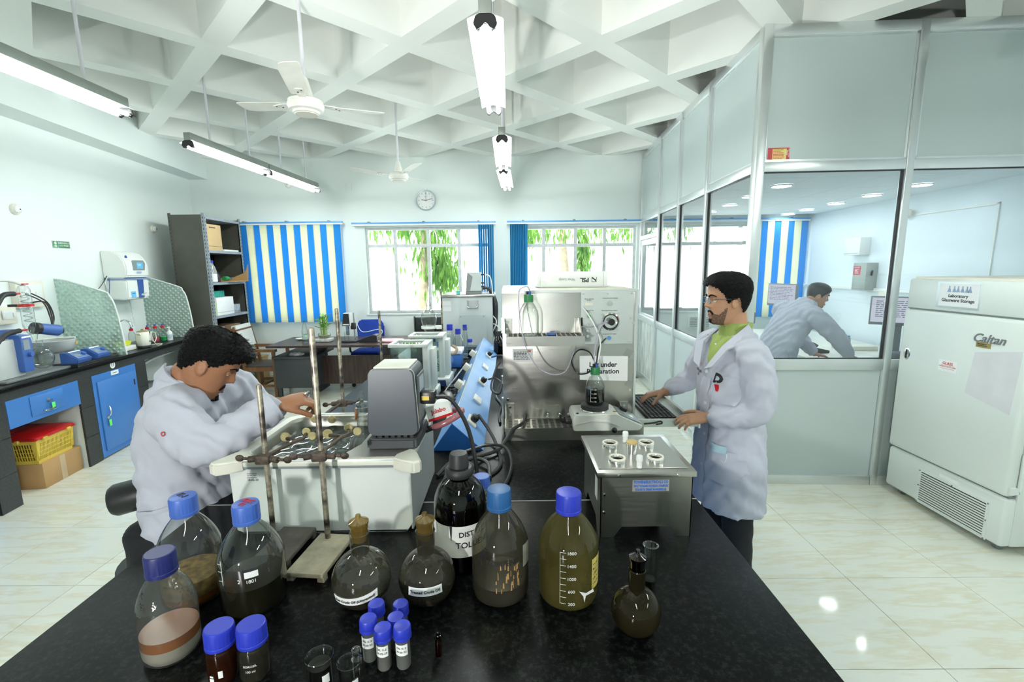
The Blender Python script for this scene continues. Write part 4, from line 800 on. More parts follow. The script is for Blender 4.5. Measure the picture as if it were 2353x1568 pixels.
def bottle(label, x, y, r, zs, zc, ztop, glassm, capm, liq=(), name='reagent_bottle', cr=None, group=None, rz=0):
    """r body radius, zs shoulder start, zc underside of cap, ztop top of cap; liq = [(z0, z1, material)]"""
    t = thing(name, label, 'bottle', (x, y, BZ), rz, group); cr = cr or r*.40; n = 40
    prof = [(.001, 0), (r*.86, 0), (r*.95, .006), (r, .018), (r, zs)]
    for k in range(1, 8): f = k/8; prof.append((cr*.86+(r-cr*.86)*(math.cos(f*math.pi/2)*.55+(1-f)*.45), zs+(zc-.008-zs)*(f*.78+.22*math.sin(f*math.pi/2))))
    prof += [(cr*.86, zc-.006), (cr*.9, zc-.002), (cr*.82, zc+.01)]
    part('glass_body', MB().lathe(prof, n=n, caps=False), glassm, t)
    part('screw_cap', capribs(MB(), cr, zc, ztop), capm, t, smooth=25)
    part('pouring_ring', MB().lathe([(cr*.9, zc-.005), (cr*1.02, zc-.004), (cr*1.02, zc), (cr*.9, zc)], n=28, caps=False), capm, t)
    for z0, z1, m in liq:
        a = r*.975; pts = [(.001, max(z0, .004))]
        for k in range(7):
            z = max(z0, .004)+(z1-max(z0, .004))*k/6; rr = r*.82+(a-r*.82)*min(1, max(0, z-.002)/.016); pts.append((rr, z))
        pts.append((.001, z1)); part('liquid', MB().lathe(pts, n=n), m, t)
    return t
def wrap(t, r, z0, z1, a0, a1, m, name='paper_label', top=None, label=None):
    """paper wrapped round a bottle between two angles (degrees, -90 faces the viewer)"""
    b = MB(); n = 16; th = .0006
    for k in range(n):
        p = [R(a0+(a1-a0)*(k+q)/n) for q in (0, 1)]; rr = r+.0008
        b.quad([(rr*math.cos(p[0]), rr*math.sin(p[0]), z0), (rr*math.cos(p[1]), rr*math.sin(p[1]), z0), (rr*math.cos(p[1]), rr*math.sin(p[1]), z1), (rr*math.cos(p[0]), rr*math.sin(p[0]), z1)])
    bmesh.ops.remove_doubles(b.bm, verts=b.bm.verts, dist=.00001); return part(name, b, m, t, label=label)
def curved_text(s, size, m, t, r, z, ac, bold=0, sx=1, tilt=0, name='lettering', slope=0):
    """lettering that follows a bottle's round wall; ac = angle of its middle"""
    o = text(s, size, m, t, (0, 0, 0), (0, 0, 0), name, bold=bold, sx=sx, ext=.0002)
    for v in o.data.vertices:
        x, y, k = v.co; x, y = x*math.cos(tilt)-y*math.sin(tilt), x*math.sin(tilt)+y*math.cos(tilt); a = R(ac)+x/r; rr = r+.0012+k; v.co = (rr*math.cos(a), rr*math.sin(a), z+y)
    return o
LIQ_OR = pm('liquid_orange', (.34, .095, .010), .25, vary=.15, vscale=12); LIQ_MILK = pm('liquid_milky', (.46, .40, .33), .35, vary=.05); LIQ_OR2 = pm('liquid_deep_orange', (.36, .10, .004), .2)
LIQ_DARK = pm('liquid_dark_olive', (.012, .011, .005), .2, vary=.2); LIQ_AMB = pm('liquid_amber', (.16, .055, .008), .25, vary=.4, vscale=20); LIQ_GRAIN = pm('residue_grain', (.16, .10, .03), .7, vary=.55, vscale=55)
G_GRN = glass('dirty_green_glass', (.72, .77, .69), .8, .06, haze=.12, hazecol=(.08, .09, .06)); G_OIL = glass('oily_glass', (.62, .60, .50), .8, .06, haze=.32, hazecol=(.075, .070, .05)); G_OLIVE = glass('olive_glass', (.50, .47, .26), .8, .05, haze=.5, hazecol=(.10, .088, .026))
G_PET = glass('pet_film', (.80, .84, .82), .7, .05, .06, haze=.10, hazecol=(.25, .27, .26), bump=.2); AMBER = glass('amber_glass', (.035, .014, .008), .75, .05, .015); G_BRN = glass('brown_vial', (.25, .09, .03), .8, .06)
def front_bottles():
    bottle('clear plastic bottle with navy cap holding orange liquid over milky liquid', -.779, .936, .0575, .125, .201, .247, G_PET, CAPNAVY, [(.0, .040, LIQ_MILK), (.040, .056, LIQ_OR2), (.056, .064, LIQ_OR)], name='plastic_bottle', cr=.030, rz=0)
    t = bottle('large glass bottle with blue cap and grainy amber residue, behind the navy-capped bottle', -.85, 1.118, .072, .15, .24, .285, VG, CAPLIGHT, [(0, .035, LIQ_AMB), (.035, .075, LIQ_GRAIN)], cr=.031)
    text('K-1', .022, INK, t, (0, .0, .286), 'up', spin=R(-30), bold=.0006)
    t = bottle('large glass bottle of dark olive oil with light blue cap marked KRC 12', -.675, 1.092, .078, .135, .232, .277, VG, CAPLIGHT, [(0, .082, LIQ_DARK)], cr=.031)
    text('KRC\n12', .018, INKRED, t, (0, 0, .278), 'up', spin=R(-20), bold=.0006); wrap(t, .078, .118, .134, -72, -50, INKWHITE, 'marking_patch'); curved_text('1801', .012, INKWHITE, t, .078, .108, -62)
    part('scale_line', MB().box(-.0006, .0006, -.0795, -.079, .10, .165).box(-.012, 0, -.0795, -.079, .11, .1112).box(-.012, 0, -.0795, -.079, .135, .1362).box(-.012, 0, -.0795, -.079, .155, .1562), INKWHITE, t, rot=(0, 0, R(-22)), smooth=0); text('2', .014, INKWHITE, t, (.012, -.078, .112), '-y')
    # amber distilled toluene bottle
    t = thing('amber_bottle', 'large amber bottle with black stopper and handwritten label distilled toluene', 'bottle', (-.151, 1.247, BZ)); r = .0757
    part('glass_body', MB().lathe([(.001, 0), (.066, 0), (.073, .008), (r, .02), (r, .19), (.072, .215), (.062, .24), (.046, .258), (.028, .270), (.024, .275), (.024, .285)], n=44, caps=False), AMBER, t); part('contents', MB().lathe([(.001, .004), (.065, .004), (.073, .02), (.073, .17), (.001, .171)], n=36), OB, t)
    part('collar', MB().lathe([(.024, .270), (.038, .272), (.041, .278), (.041, .290), (.036, .297), (.024, .298)], n=30), RUBBER, t); part('stopper', MB().lathe([(.026, .296), (.029, .30), (.026, .332), (.024, .338), (.014, .340), (.002, .339)], n=28), RUBBER, t)
    lb = wrap(t, r, .062, .155, -170, -15, pm('label_dirty', (.72, .73, .70), .6, vary=.12, vscale=20)); curved_text('DISTILLED', .021, INK, lb, r, .131, -52, .0004, tilt=R(2)); curved_text('TOLUENE', .024, INK, lb, r, .098, -55, .0004)
    part('drip_stain', MB().prism([(-.004, .157), (.004, .157), (.002, .125), (0, .112), (-.0025, .13)], -.0772, -.0766, 'xz'), INK, lb, rot=(0, 0, R(-14)), smooth=0)
    t = bottle('smoke stained clear bottle with blue cap and dark oil, marked toluene', -.034, 1.121, .0745, .15, .243, .292, G_OIL, CAPTEAL, [(0, .05, OB)], cr=.031); curved_text('TOLUENE', .020, INK, t, .0745, .128, -85, .0004)
    b = MB(); rnd = random.Random(2)
    for k in range(26):
        a = R(-90+rnd.uniform(-8, 42)); z = rnd.uniform(.045, .12); h_ = rnd.uniform(.006, .024); rr = .0753; w_ = rnd.uniform(.012, .03)
        b.quad([(rr*math.cos(a-w_), rr*math.sin(a-w_), z), (rr*math.cos(a+w_), rr*math.sin(a+w_), z), (rr*math.cos(a+w_*.5), rr*math.sin(a+w_*.5), z+h_), (rr*math.cos(a-w_*.7), rr*math.sin(a-w_*.7), z+h_)])
    part('peeling_residue', b, pm('residue_tan', (.38, .22, .08), .7), t, smooth=0); wrap(t, .0747, .10, .16, -38, -8, pm('old_label', (.32, .31, .25), .6, vary=.3, vscale=30))
    t = bottle('oily yellow green bottle with blue cap and white volume scale up to 1800', .145, 1.107, .0768, .155, .24, .288, G_OLIVE, CAPBLUE, [(0, .03, pm('oil_olive_dark', (.035, .025, .006), .2))], cr=.032)
    for k in range(9): z = .028+.0172*k; wrap(t, .0772, z, z+.0011, -112, -101, INKWHITE, 'scale_mark')
    wrap(t, .0772, .028, .167, -112.4, -111.8, INKWHITE, 'scale_mark')
    for s_, k in (('1800', 8), ('1400', 6), ('1000', 4), ('600', 2), ('200', 0)): curved_text(s_, .0115, INKWHITE, t, .0775, .0275+.0172*k, -91)
    lb = wrap(t, .0772, .052, .135, -48, -10, pm('label_yellow', (.68, .56, .14), .6, vary=.2, vscale=25), 'paper_label')
    rn = random.Random(21)
    for k in range(5):
        a = -45
        while a < -16: w_ = rn.uniform(1.5, 4.5); wrap(t, .0778, .118-.013*k, .1195-.013*k+rn.uniform(0, .003), a, a+w_, INK, 'handwriting'); a += w_+rn.uniform(1.2, 3)
    b = MB(); b.prism([(-.012, .062), (.0, .045), (.003, .028), (.007, .045), (.03, .05), (.028, .058), (.008, .052)], -.0785, -.078, 'xz'); part('torn_paper', b, PAPER, t, rot=(0, 0, R(22)), smooth=0)
    # flat bottomed flasks with glass stoppers
    def flask(label, x, y, r, neck, gm, liq, stop, rz=0, zlab=None, lab=None, ang=(-120, -60), slope=0, toph=.226, nr=.024):
        t = thing('boiling_flask', label, 'flask', (x, y, BZ), rz, 'stoppered round flasks at the front of the bench'); cz = r*.86; prof = [(.001, .0), (r*.5, .0)]
        for k in range(1, 18):
            a = -math.pi/2+math.asin(.5)+(math.pi-math.asin(.5)-math.asin(nr*.95/r))*k/17; prof.append((r*math.cos(a), cz+r*math.sin(a)))
        prof += [(nr*.95, neck-.045), (nr, neck-.03), (nr*1.02, neck-.004), (nr*1.06, neck), (nr*.95, neck+.002)]
        part('glass_body', MB().lathe(prof, n=44, caps=False), gm, t)
        pts = [(.001, .003), (r*.49, .003)]; zl = liq[0]
        for k in range(1, 14):
            a = -math.pi/2+math.asin(.5)+(math.asin(max(-1, min(1, (zl-cz)/r)))+math.pi/2-math.asin(.5))*k/13; pts.append((r*.975*math.cos(a), cz+r*.975*math.sin(a)))
        pts.append((.001, zl)); part('oil', MB().lathe(pts, n=40), liq[1], t)
        s_ = part('stopper', MB().lathe([(nr*.75, neck-.02), (nr*.86, neck), (nr*.95, neck+.022), (nr*1.05, neck+.026), (nr*1.05, neck+.032), (nr*.7, neck+.036), (nr*.3, neck+.042), (nr*.25, neck+.05)], n=26), stop, t)
        b = MB(); c = (0, 0, toph-.014); b.tube([(.010*math.cos(q), 0, c[2]+.012*math.sin(q)) for q in [i*math.pi/5 for i in range(10)]], .0042, 8, 2, True); part('stopper_ring', b, VG, s_, rot=(0, 0, R(60)))
        if lab:
            z0, z1 = zlab; lb = MB(); n = 18
            def sp(a, z): rr = math.sqrt(max(0, r*r-(z-cz)**2))+.0012; return (rr*math.cos(R(a)), rr*math.sin(R(a)), z)
            for k in range(n):
                a0, a1 = ang[0]+(ang[1]-ang[0])*k/n, ang[0]+(ang[1]-ang[0])*(k+1)/n; s0, s1 = [slope*(2*q/n-1)-.006*(1-(2*q/n-1)**2)*(1 if slope else 0) for q in (k, k+1)]
                lb.quad([sp(a0, z0+s0), sp(a1, z0+s1), sp(a1, z1+s1), sp(a0, z1+s0)])
            bmesh.ops.remove_doubles(lb.bm, verts=lb.bm.verts, dist=1e-5); L_ = part('paper_label', lb, PAPER, t)
            o = text(lab, .0092 if slope else .0098, INK, L_, (0, 0, 0), (0, 0, 0), ext=.0002, bold=.0002); ac = (ang[0]+ang[1])/2
            for v in o.data.vertices:
                u = v.co.x/r; f = u/R((ang[1]-ang[0])/2); zz = (z0+z1)/2+v.co.y+slope*f-.006*(1-f*f)*(1 if slope else 0); q = Vector(sp(ac+math.degrees(u), zz)); v.co = q+Vector((q.x, q.y, 0)).normalized()*(.0012+v.co.z)
        return t
    LB = glass('pale_oil_glass', (.86, .87, .80), .85, .06, haze=.05, hazecol=(.3, .27, .18)); ST = glass('stopper_amber', (.72, .58, .28), .8, .12, haze=.3, hazecol=(.30, .20, .05))
    flask('round flask with glass stopper labelled raw crude oil untreated', -.393, 1.093, .0756, .19, LB, (.048, OB), ST, lab='Raw Crude Oil (Untreated)', zlab=(.046, .068), ang=(-134, -44), slope=.006)
    flask('oily round flask with glass stopper labelled treated crude oil', -.225, 1.099, .0732, .19, G_OIL, (.058, OB), ST, lab='Treated Crude Oil', zlab=(.058, .080), ang=(-118, -50))
    flask('small dark oily stoppered flask standing alone at the right', .291, .982, .0577, .155, glass('flask_black_oil', (.30, .26, .15), .85, .06, haze=.6, hazecol=(.022, .018, .008)), (.07, OB), G_BRN, toph=.198, nr=.019)
    # test tube like cylinder
    t = thing('glass_cylinder', 'narrow clear glass tube with dark oil behind the small dark flask', 'glass tube', (.354, 1.085, BZ)); part('tube_wall', MB().lathe([(.001, 0), (.0165, 0), (.0172, .01), (.0172, .146), (.0195, .149), (.0185, .152)], n=26, caps=False), VG, t); part('oil', MB().lathe([(.001, .003), (.016, .003), (.016, .055), (.001, .056)], n=20), OB, t); part('rim', MB().lathe([(.0175, .147), (.0202, .15), (.0175, .153)], n=26, caps=False), VG, t)
    t = thing('amber_vial', 'tiny amber vial standing alone at the front of the bench', 'vial', (-.169, .914, BZ)); part('glass_body', MB().lathe([(.001, 0), (.0075, 0), (.0075, .035), (.005, .041), (.006, .047), (.0065, .05)], n=18, caps=False), G_BRN, t); part('liquid', MB().lathe([(.001, .002), (.0066, .002), (.0066, .028), (.001, .028)], n=14), pm('vial_oil', (.06, .015, .004), .3), t); part('rim', MB().lathe([(.006, .049), (.0076, .0505), (.006, .052)], n=18, caps=False), G_BRN, t)
    # blue capped sample tubes
    FT = glass('frosted_tube', (.70, .72, .70), .35, .08, .35, haze=.45, hazecol=(.22, .23, .22))
    def tube_(x, y, h_, lab, label, liqh=.035, m=None):
        t = thing('sample_tube', label, 'sample tube', (x, y, BZ), 0, 'blue capped sample tubes'); r = .0152
        part('tube_body', MB().lathe([(.001, 0), (r*.9, 0), (r, .003), (r, h_-.026)], n=24, caps=False), FT, t); part('sample', MB().lathe([(.001, .002), (r*.9, .002), (r*.93, liqh), (.001, liqh)], n=20), m or pm('sample_brown', (.11, .06, .025), .4, vary=.3, vscale=40), t)
        part('cap', MB().lathe([(.0178, h_-.028), (.0192, h_-.026), (.0188, h_-.004), (.0172, h_-.0005), (.016, h_-.001), (.001, h_-.0018)], n=30), CAPBLUE, t); part('cap_seal', MB().lathe([(.0195, h_-.027), (.0198, h_-.023), (.0194, h_-.02)], n=30, caps=False), CAPBLUE, t)
        if lab: L_ = wrap(t, r, .036, .062, -150, -40, PAPER); curved_text('OIL X-2', .006, INK, L_, r, .054, -92); curved_text('29-05-22', .006, INK, L_, r, .045, -92)
    tube_(-.320, .908, .100, True, 'blue-capped sample tube at the left of the front row'); tube_(-.282, .885, .097, True, 'blue-capped sample tube at the very front, smudged cap'); tube_(-.241, .888, .098, True, 'blue-capped sample tube at the right of the front row', m=pm('sample_grey', (.09, .08, .06), .4))
    tube_(-.320, .969, .088, False, 'clean blue-capped sample tube at the back left of the cluster'); tube_(-.272, 1.0, .062, False, 'smudged blue-capped sample tube at the back right of the cluster', liqh=.02); tube_(-.268, .938, .078, True, 'blue-capped sample tube in the middle of the cluster', liqh=.025)
    # small jars
    def jar(x, y, gm, liq, label, mark):
        t = thing('small_jar', label, 'jar', (x, y, BZ), 0, 'small blue-capped jars at the front left'); r = .0295
        part('glass_body', MB().lathe([(.001, 0), (r*.93, 0), (r, .005), (r, .062), (r*.93, .07), (r*.85, .076), (r*.85, .086)], n=32, caps=False), gm, t); part('liquid', MB().lathe([(.001, .003), (r*.93, .003), (r*.95, .05), (.001, .051)], n=26), liq, t)
        part('screw_cap', capribs(MB(), r*.97, .08, .119), CAPBLUE, t, smooth=25); part('pouring_ring', MB().lathe([(r*.9, .077), (r*1.02, .078), (r*1.02, .08)], n=28, caps=False), CAPBLUE, t)
        if mark == 0:
            wrap(t, r, .02, .036, -76, -60, INKWHITE, 'marking_patch'); part('printed_mark', MB().box(-.008, .008, -.0306, -.0302, .008, .0095).box(-.005, .005, -.0306, -.0302, .012, .02).box(-.004, .004, -.0306, -.0302, .022, .026), INKWHITE, t, rot=(0, 0, R(-12)), smooth=0)
        else: curved_text('BOROSIL', .0065, INKWHITE, t, r, .042, -78); curved_text('100 ml', .007, INKWHITE, t, r, .03, -78)
    jar(-.621, .869, glass('brown_jar', (.35, .17, .09), .8, .06, haze=.2, hazecol=(.07, .022, .008)), pm('jar_brown', (.045, .012, .005), .3), 'small jar of brown liquid with blue cap at the front left', 0); jar(-.556, .874, glass('grey_jar', (.55, .55, .45), .8, .06, haze=.15, hazecol=(.08, .08, .06)), pm('jar_dark', (.03, .026, .015), .3), 'small jar of dark liquid with blue cap right of the brown jar', 1)
    # beakers cut by the lower edge
    def beaker(x, y, r, liq, label):
        t = thing('small_beaker', label, 'beaker', (x, y, BZ), 0, 'small beakers at the lower edge'); part('glass_wall', MB().lathe([(.001, 0), (r*.9, 0), (r*.95, .004), (r*.95, .07), (r*1.1, .078), (r*1.08, .079)], n=30, caps=False), VG, t); part('rim', MB().lathe([(r*1.08, .077), (r*1.12, .0785), (r*1.08, .08)], n=30, caps=False), VG, t)
        if liq: part('oil', MB().lathe([(.001, .003), (r*.88, .003), (r*.9, .06), (.001, .06)], n=24), OB, t)
        else: part('glass_stopper', MB().lathe([(.006, .06), (.009, .075), (.011, .085), (.004, .09), (.009, .098), (.009, .106), (.002, .11)], (r*.75, 0, 0), 18), VG, t)
        wrap(t, r*.955, .03, .05, -60, -25, INKWHITE, 'marking_patch')
    beaker(-.398, .832, .0252, True, 'small beaker of black oil at the lower edge of the picture'); beaker(-.332, .817, .0215, False, 'empty small beaker with a glass stopper at the lower edge')
    bottle('blue-capped bottle hidden behind the amber bottle', -.095, 1.36, .045, .12, .185, .215, VG, CAPLIGHT, [(0, .04, LIQ_DARK)], cr=.026)
front_bottles()

# ================================================================== WATER BATH AND RETORT STANDS
def water_bath():
    t = thing('water_bath', 'white circulating water bath with steel basin in front of the bending man', 'water bath', (-.618, 1.41, BZ)); W = .29
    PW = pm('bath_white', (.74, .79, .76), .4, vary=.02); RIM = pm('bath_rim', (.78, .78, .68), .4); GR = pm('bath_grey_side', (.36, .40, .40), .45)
    part('casing', MB().prism([(-W, .012), (-W+.025, 0), (W-.02, 0), (W, .03), (W, .235), (-W-.005, .235)], 0, .008, 'xz', bev=.002), PW, t)
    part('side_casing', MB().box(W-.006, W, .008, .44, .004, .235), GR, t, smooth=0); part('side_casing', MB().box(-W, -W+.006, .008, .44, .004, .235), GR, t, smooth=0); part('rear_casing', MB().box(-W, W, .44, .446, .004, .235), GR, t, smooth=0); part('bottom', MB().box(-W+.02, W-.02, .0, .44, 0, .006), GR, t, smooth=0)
    part('trim_strip', MB().box(-W-.004, W-.03, -.012, .0, .228, .256, .002), pm('strip_blue_grey', (.42, .47, .50), .35, .4), t); part('trim_strip', MB().box(-W+.08, W-.03, .455, .467, .236, .262, .002), ALU, t)
    x0, x1, y0, y1, z = -W+.03, .10, .03, .43, .252
    rim = MB()
    def rr(xa, xb, ya, yb, r, zz, n=5):
        o = []
        for cx, cy, a0 in ((xb-r, yb-r, 0), (xa+r, yb-r, 90), (xa+r, ya+r, 180), (xb-r, ya+r, 270)):
            o += [Vector((cx+r*math.cos(R(a0+90*k/n)), cy+r*math.sin(R(a0+90*k/n)), zz)) for k in range(n+1)]
        return o
    rim.ring_loft([rr(-W-.008, W, -.01, .455, .05, .228), rr(-W-.012, W+.004, -.014, .459, .05, .246), rr(-W-.008, W, -.01, .455, .05, .258), rr(x0-.006, x1+.004, y0-.004, y1+.004, .07, .256)], caps=False); part('rim', rim, RIM, t)
    bs = MB().ring_loft([rr(x0-.008, x1+.006, y0-.006, y1+.006, .07, .258), rr(x0, x1, y0, y1, .07, .246), rr(x0+.004, x1-.004, y0+.004, y1-.004, .06, .05)], caps=False); b2 = part('basin', bs, SDARK, t)
    wa = MB(); n = 46
    for i in range(n):
        for j in range(n):
            def w_(a, c):
                x = x0+.003+(x1-x0-.006)*a/n; y = y0+.003+(y1-y0-.006)*c/n
                return (x, y, .215+.0022*math.sin(38*x+26*y+2*math.sin(30*y))+.0016*math.sin(-55*x+48*y)+.001*math.sin(110*x+20*y))
            wa.quad([w_(i, j), w_(i+1, j), w_(i+1, j+1), w_(i, j+1)])
    bmesh.ops.remove_doubles(wa.bm, verts=wa.bm.verts, dist=1e-5); part('water', wa, pm('bath_water', (.035, .048, .046), .04, spec=.8), t, smooth=80)
    part('cover_plate', MB().prism([(.06, .0), (W-.03, .0), (W-.006, .02), (W-.006, .43), (.10, .43), (.10, .11)], .258, .261, 'xy'), pm('plate_steel', (.45, .44, .41), .35, .9), t, smooth=0)
    # corner grips
    for sx, nm in ((-1, 'corner_grip'), (1, 'corner_grip')):
        pts = [(sx*(W+.045), -.035), (sx*(W+.02), -.05), (sx*(W-.02), -.035), (sx*(W-.055), -.012), (sx*(W-.05), .02), (sx*(W-.01), .07), (sx*(W+.012), .05)]
        part(nm, MB().prism(pts, .222, .262, 'xy', bev=.006), RIM, t)
    scribble(3, .035, .02, pm('ink_grey', (.3, .3, .36), .6), t, (-W+.07, -.0004, .202), '-y', seed=9); text('18-02-22', .010, INK, t, (-W+.07, -.0005, .187), '-y')
    # circulator head
    hx, hy = .222, .105; DGR = pm('head_grey', (.062, .075, .09), .45, vary=.05)
    hb = part('head_base', MB().prism([(hx-.085, hy-.05), (hx+.075, hy-.05), (hx+.085, hy-.04), (hx+.085, hy+.16), (hx-.085, hy+.16)], .262, .298, 'xy', bev=.006), pm('head_base_grey', (.05, .055, .06), .5), t)
    for k in range(7): part('vent_fin', MB().box(hx-.07+k*.021, hx-.058+k*.021, hy-.036, hy-.02, .298, .305), BLACK, hb, smooth=0)
    h = MB(); n = 6
    def sec(yy, s_):
        w0, w1, z0, z1 = .086*s_, .077*s_, .305, .53; r = .022; o = []
        for cx, cz, a0, ww in ((1, z1-r, 0, w1), (-1, z1-r, 90, w1), (-1, z0+r, 180, w0), (1, z0+r, 270, w0)):
            o += [Vector((hx+cx*(ww-r)+r*math.cos(R(a0+90*k/n)), hy+yy, cz+r*math.sin(R(a0+90*k/n)))) for k in range(n+1)]
        return o
    part('head_front', MB().ring_loft([sec(-.034, .95), sec(-.03, .985), sec(-.022, .985)]), DGR, t); part('head_trim', MB().ring_loft([sec(-.022, 1), sec(-.017, 1)]), RIM, t); part('head_shell', MB().ring_loft([sec(-.017, .985), sec(.13, .95)]), DGR, t)
    part('head_lid', MB().box(hx-.06, hx+.06, hy-.016, hy+.125, .5295, .536, .003), RIM, t); part('red_tab', MB().cyl((hx-.075, hy-.006, .50), (hx-.072, hy+.03, .51), .009, n=10), RED, t)
    sp = part('side_plate', MB().box(hx+.079, hx+.084, hy, hy+.11, .34, .5), GRAY, t, smooth=0); part('rating_label', MB().box(hx+.084, hx+.0855, hy+.02, hy+.09, .44, .49), pm('label_blue', (.45, .52, .58), .5), sp, smooth=0)
    part('mains_plug', MB().box(hx+.084, hx+.135, hy+.02, hy+.07, .395, .44, .006), BLACK, t); part('plug_mark', MB().box(hx+.09, hx+.115, hy+.0185, hy+.02, .41, .425), YELLOW, t, smooth=0)
    cb = part('pump_case', MB().box(-.045, .045, -.03, .03, -.028, .028, .004), WHITE, t, (.352, hy+.13, .345), (0, R(-16), R(6))); part('red_stripe', MB().box(-.045, .045, -.0305, .0305, -.0285, -.019), RED, cb, smooth=0); text('Julabo', .022, INKRED, cb, (.0, -.0308, .003), '-y', bold=.0005)
    pk = glass('pink_hose', (.75, .42, .44), .6, .15, .1, haze=.45, hazecol=(.6, .25, .27)); part('hose', MB().tube([(.33, hy+.10, .285), (.37, hy+.09, .30), (.42, hy+.1, .325), (.435, hy+.14, .335), (.40, hy+.17, .325), (.35, hy+.17, .315)], .011, 10, 6), pk, t)
    part('hose_fitting', MB().cyl((.295, hy+.10, .27), (.34, hy+.10, .288), .012, n=6).cyl((.31, hy+.17, .305), (.355, hy+.17, .316), .012, n=6), CHROME, t)
    part('mains_cable', MB().tube([(hx+.135, hy+.045, .415), (.41, hy+.05, .40), (.47, hy+.02, .30), (.50, hy-.02, .15), (.505, hy-.03, .02), (.49, hy+.0, -.008+.018), (.42, hy+.06, .012), (.36, hy+.25, .012)], .0075, 8, 6), BLACK, t)
    # flask in the bath
    q = thing('bath_flask', 'clear stoppered flask sitting in the water bath', 'flask', (-.545, 1.632, 1.115)); b = MB().lathe([(.06, -.02), (.058, .0), (.045, .028), (.026, .048), (.0215, .06), (.0215, .10), (.024, .11), (.024, .145), (.021, .147)], n=32, caps=False); part('glass_body', b, glass('bath_flask_glass', (.84, .88, .86), .9, .14, edge=.3, power=2, haze=.08, hazecol=(.5, .55, .52)), q)
    st = part('stopper', MB().lathe([(.016, .12), (.02, .15), (.023, .156), (.02, .162), (.008, .166), (.006, .172)], n=22), VG, q); part('stopper_knob', MB().ball((0, 0, .187), .016, (.85, .5, 1.1)), VG, st); part('amber_slip', MB().box(-.024, -.017, -.012, .006, .10, .14), pm('slip_amber', (.4, .12, .01), .3), q, smooth=0)
    part('oil', MB().lathe([(.001, -.02), (.058, -.02), (.05, .012), (.001, .013)], n=26), OB, q)
water_bath()
CORK = pm('clamp_cork', (.42, .36, .17), .7, vary=.25, vscale=40); IRON = pm('rusty_iron', (.085, .065, .05), .6, .5, .5, 30, bump=.4, bscale=90)
def clamp(t, z, az, reach, jaw=True, wing=.07):
    e = bpy.data.objects.new('clamp', None); COL.objects.link(e); bpy.data.objects.remove(e)
    c = part('clamp_boss', MB().box(-.022, .022, -.016, .016, -.014, .014, .005).cyl((-.045, -.004, .0), (-.02, 0, .002), .010, n=10).cyl((.02, 0, 0), (.045, -.004, -.003), .010, n=10), IRON, t, (0, -.012, z), (0, 0, R(az)))
    part('wing_screw', MB().cyl((.04, 0, -.002), (.06, 0, -.004), .0045, n=8).ball((.072, 0, -.005), .013, (1, .3, .85), 12, 8), IRON, c); part('wing_screw', MB().cyl((-.04, 0, .0), (-.062, 0, .002), .0045, n=8).ball((-.074, 0, .003), .014, (1, .3, .8), 12, 8), IRON, c)
    part('arm', MB().cyl((.0, .01, .004), (reach[0], reach[1], reach[2]), .0055, n=10), IRON, c)
    if jaw:
        x, y, zz = reach; part('jaw', MB().tube([(x, y, zz), (x-.02, y+.015, zz), (x-.045, y+.03, zz-.004)], .006, 8, 3).tube([(x, y, zz), (x+.015, y+.02, zz), (x+.01, y+.05, zz+.004)], .006, 8, 3), IRON, c)
        part('cork_pad', MB().lathe([(.002, -.003), (.014, -.004), (.017, .0), (.015, .006), (.002, .007)], (x-.052, y+.034, zz), 14, 'y'), CORK, c); part('cork_pad', MB().lathe([(.002, -.003), (.012, -.004), (.015, .0), (.012, .006), (.002, .007)], (x+.01, y+.056, zz+.01), 14, 'y'), CORK, c); part('cork_pad', MB().lathe([(.002, -.003), (.012, -.004), (.014, .0), (.012, .006), (.002, .007)], (x+.045, y+.02, zz+.008), 14, 'y'), CORK, c)
def stand(label, x, y, z1, base, rzb, bm, off=(0, 0), rr=.0085, clamps=()):
    t = thing('retort_stand', label, 'stand', (x, y, BZ), 0, 'retort stands on the bench'); a, c = base
    p = part('base_plate', MB().box(-a, a, -c, c, .014, .028, .003), bm, t, (off[0], off[1], 0), (0, 0, R(rzb)))
    for sx in (-1, 1):
        for sy in (-1, 1): part('foot', MB().box(sx*a*.82-.01, sx*a*.82+.01, sy*c*.85-.01, sy*c*.85+.01, 0, .016), bm, p, smooth=0)
    part('rod', MB().cyl((0, 0, .02), (0, 0, z1-BZ), rr, n=14), MATS['rod_rust'], t); part('rod_tip', MB().lathe([(rr, z1-BZ), (rr*.9, z1-BZ+.004), (rr*.4, z1-BZ+.006)], n=14), MATS['rod_rust'], t)
    for cl in clamps: clamp(t, *cl)
CB = pm('cast_base', (.42, .39, .28), .8, vary=.25, vscale=18, bump=.5, bscale=60); DBS = pm('cast_dark', (.11, .10, .085), .8, vary=.3, vscale=18)
stand('retort stand with peeling paint on a cream cast base at the front', -.578, 1.334, 1.585, (.055, .098), -6, CB, (.01, -.075), clamps=[(.303, 8, (.045, .10, .02))])
stand('shorter retort stand with dark base left of the cream one', -.761, 1.36, 1.412, (.055, .09), -4, DBS, (.06, -.05), .0082, clamps=[(.285, 0, (.05, .11, .015))])
stand('shiny retort stand behind the water bath with a clamp over the basin', -.745, 1.985, 1.588, (.06, .09), 0, CB, (0, .06), .008, clamps=[(.275, 185, (.06, .10, -.03))])
stand('bare retort stand rod farther back on the bench', -.823, 2.9, 1.497, (.06, .09), 0, CB, (0, .04), .008)

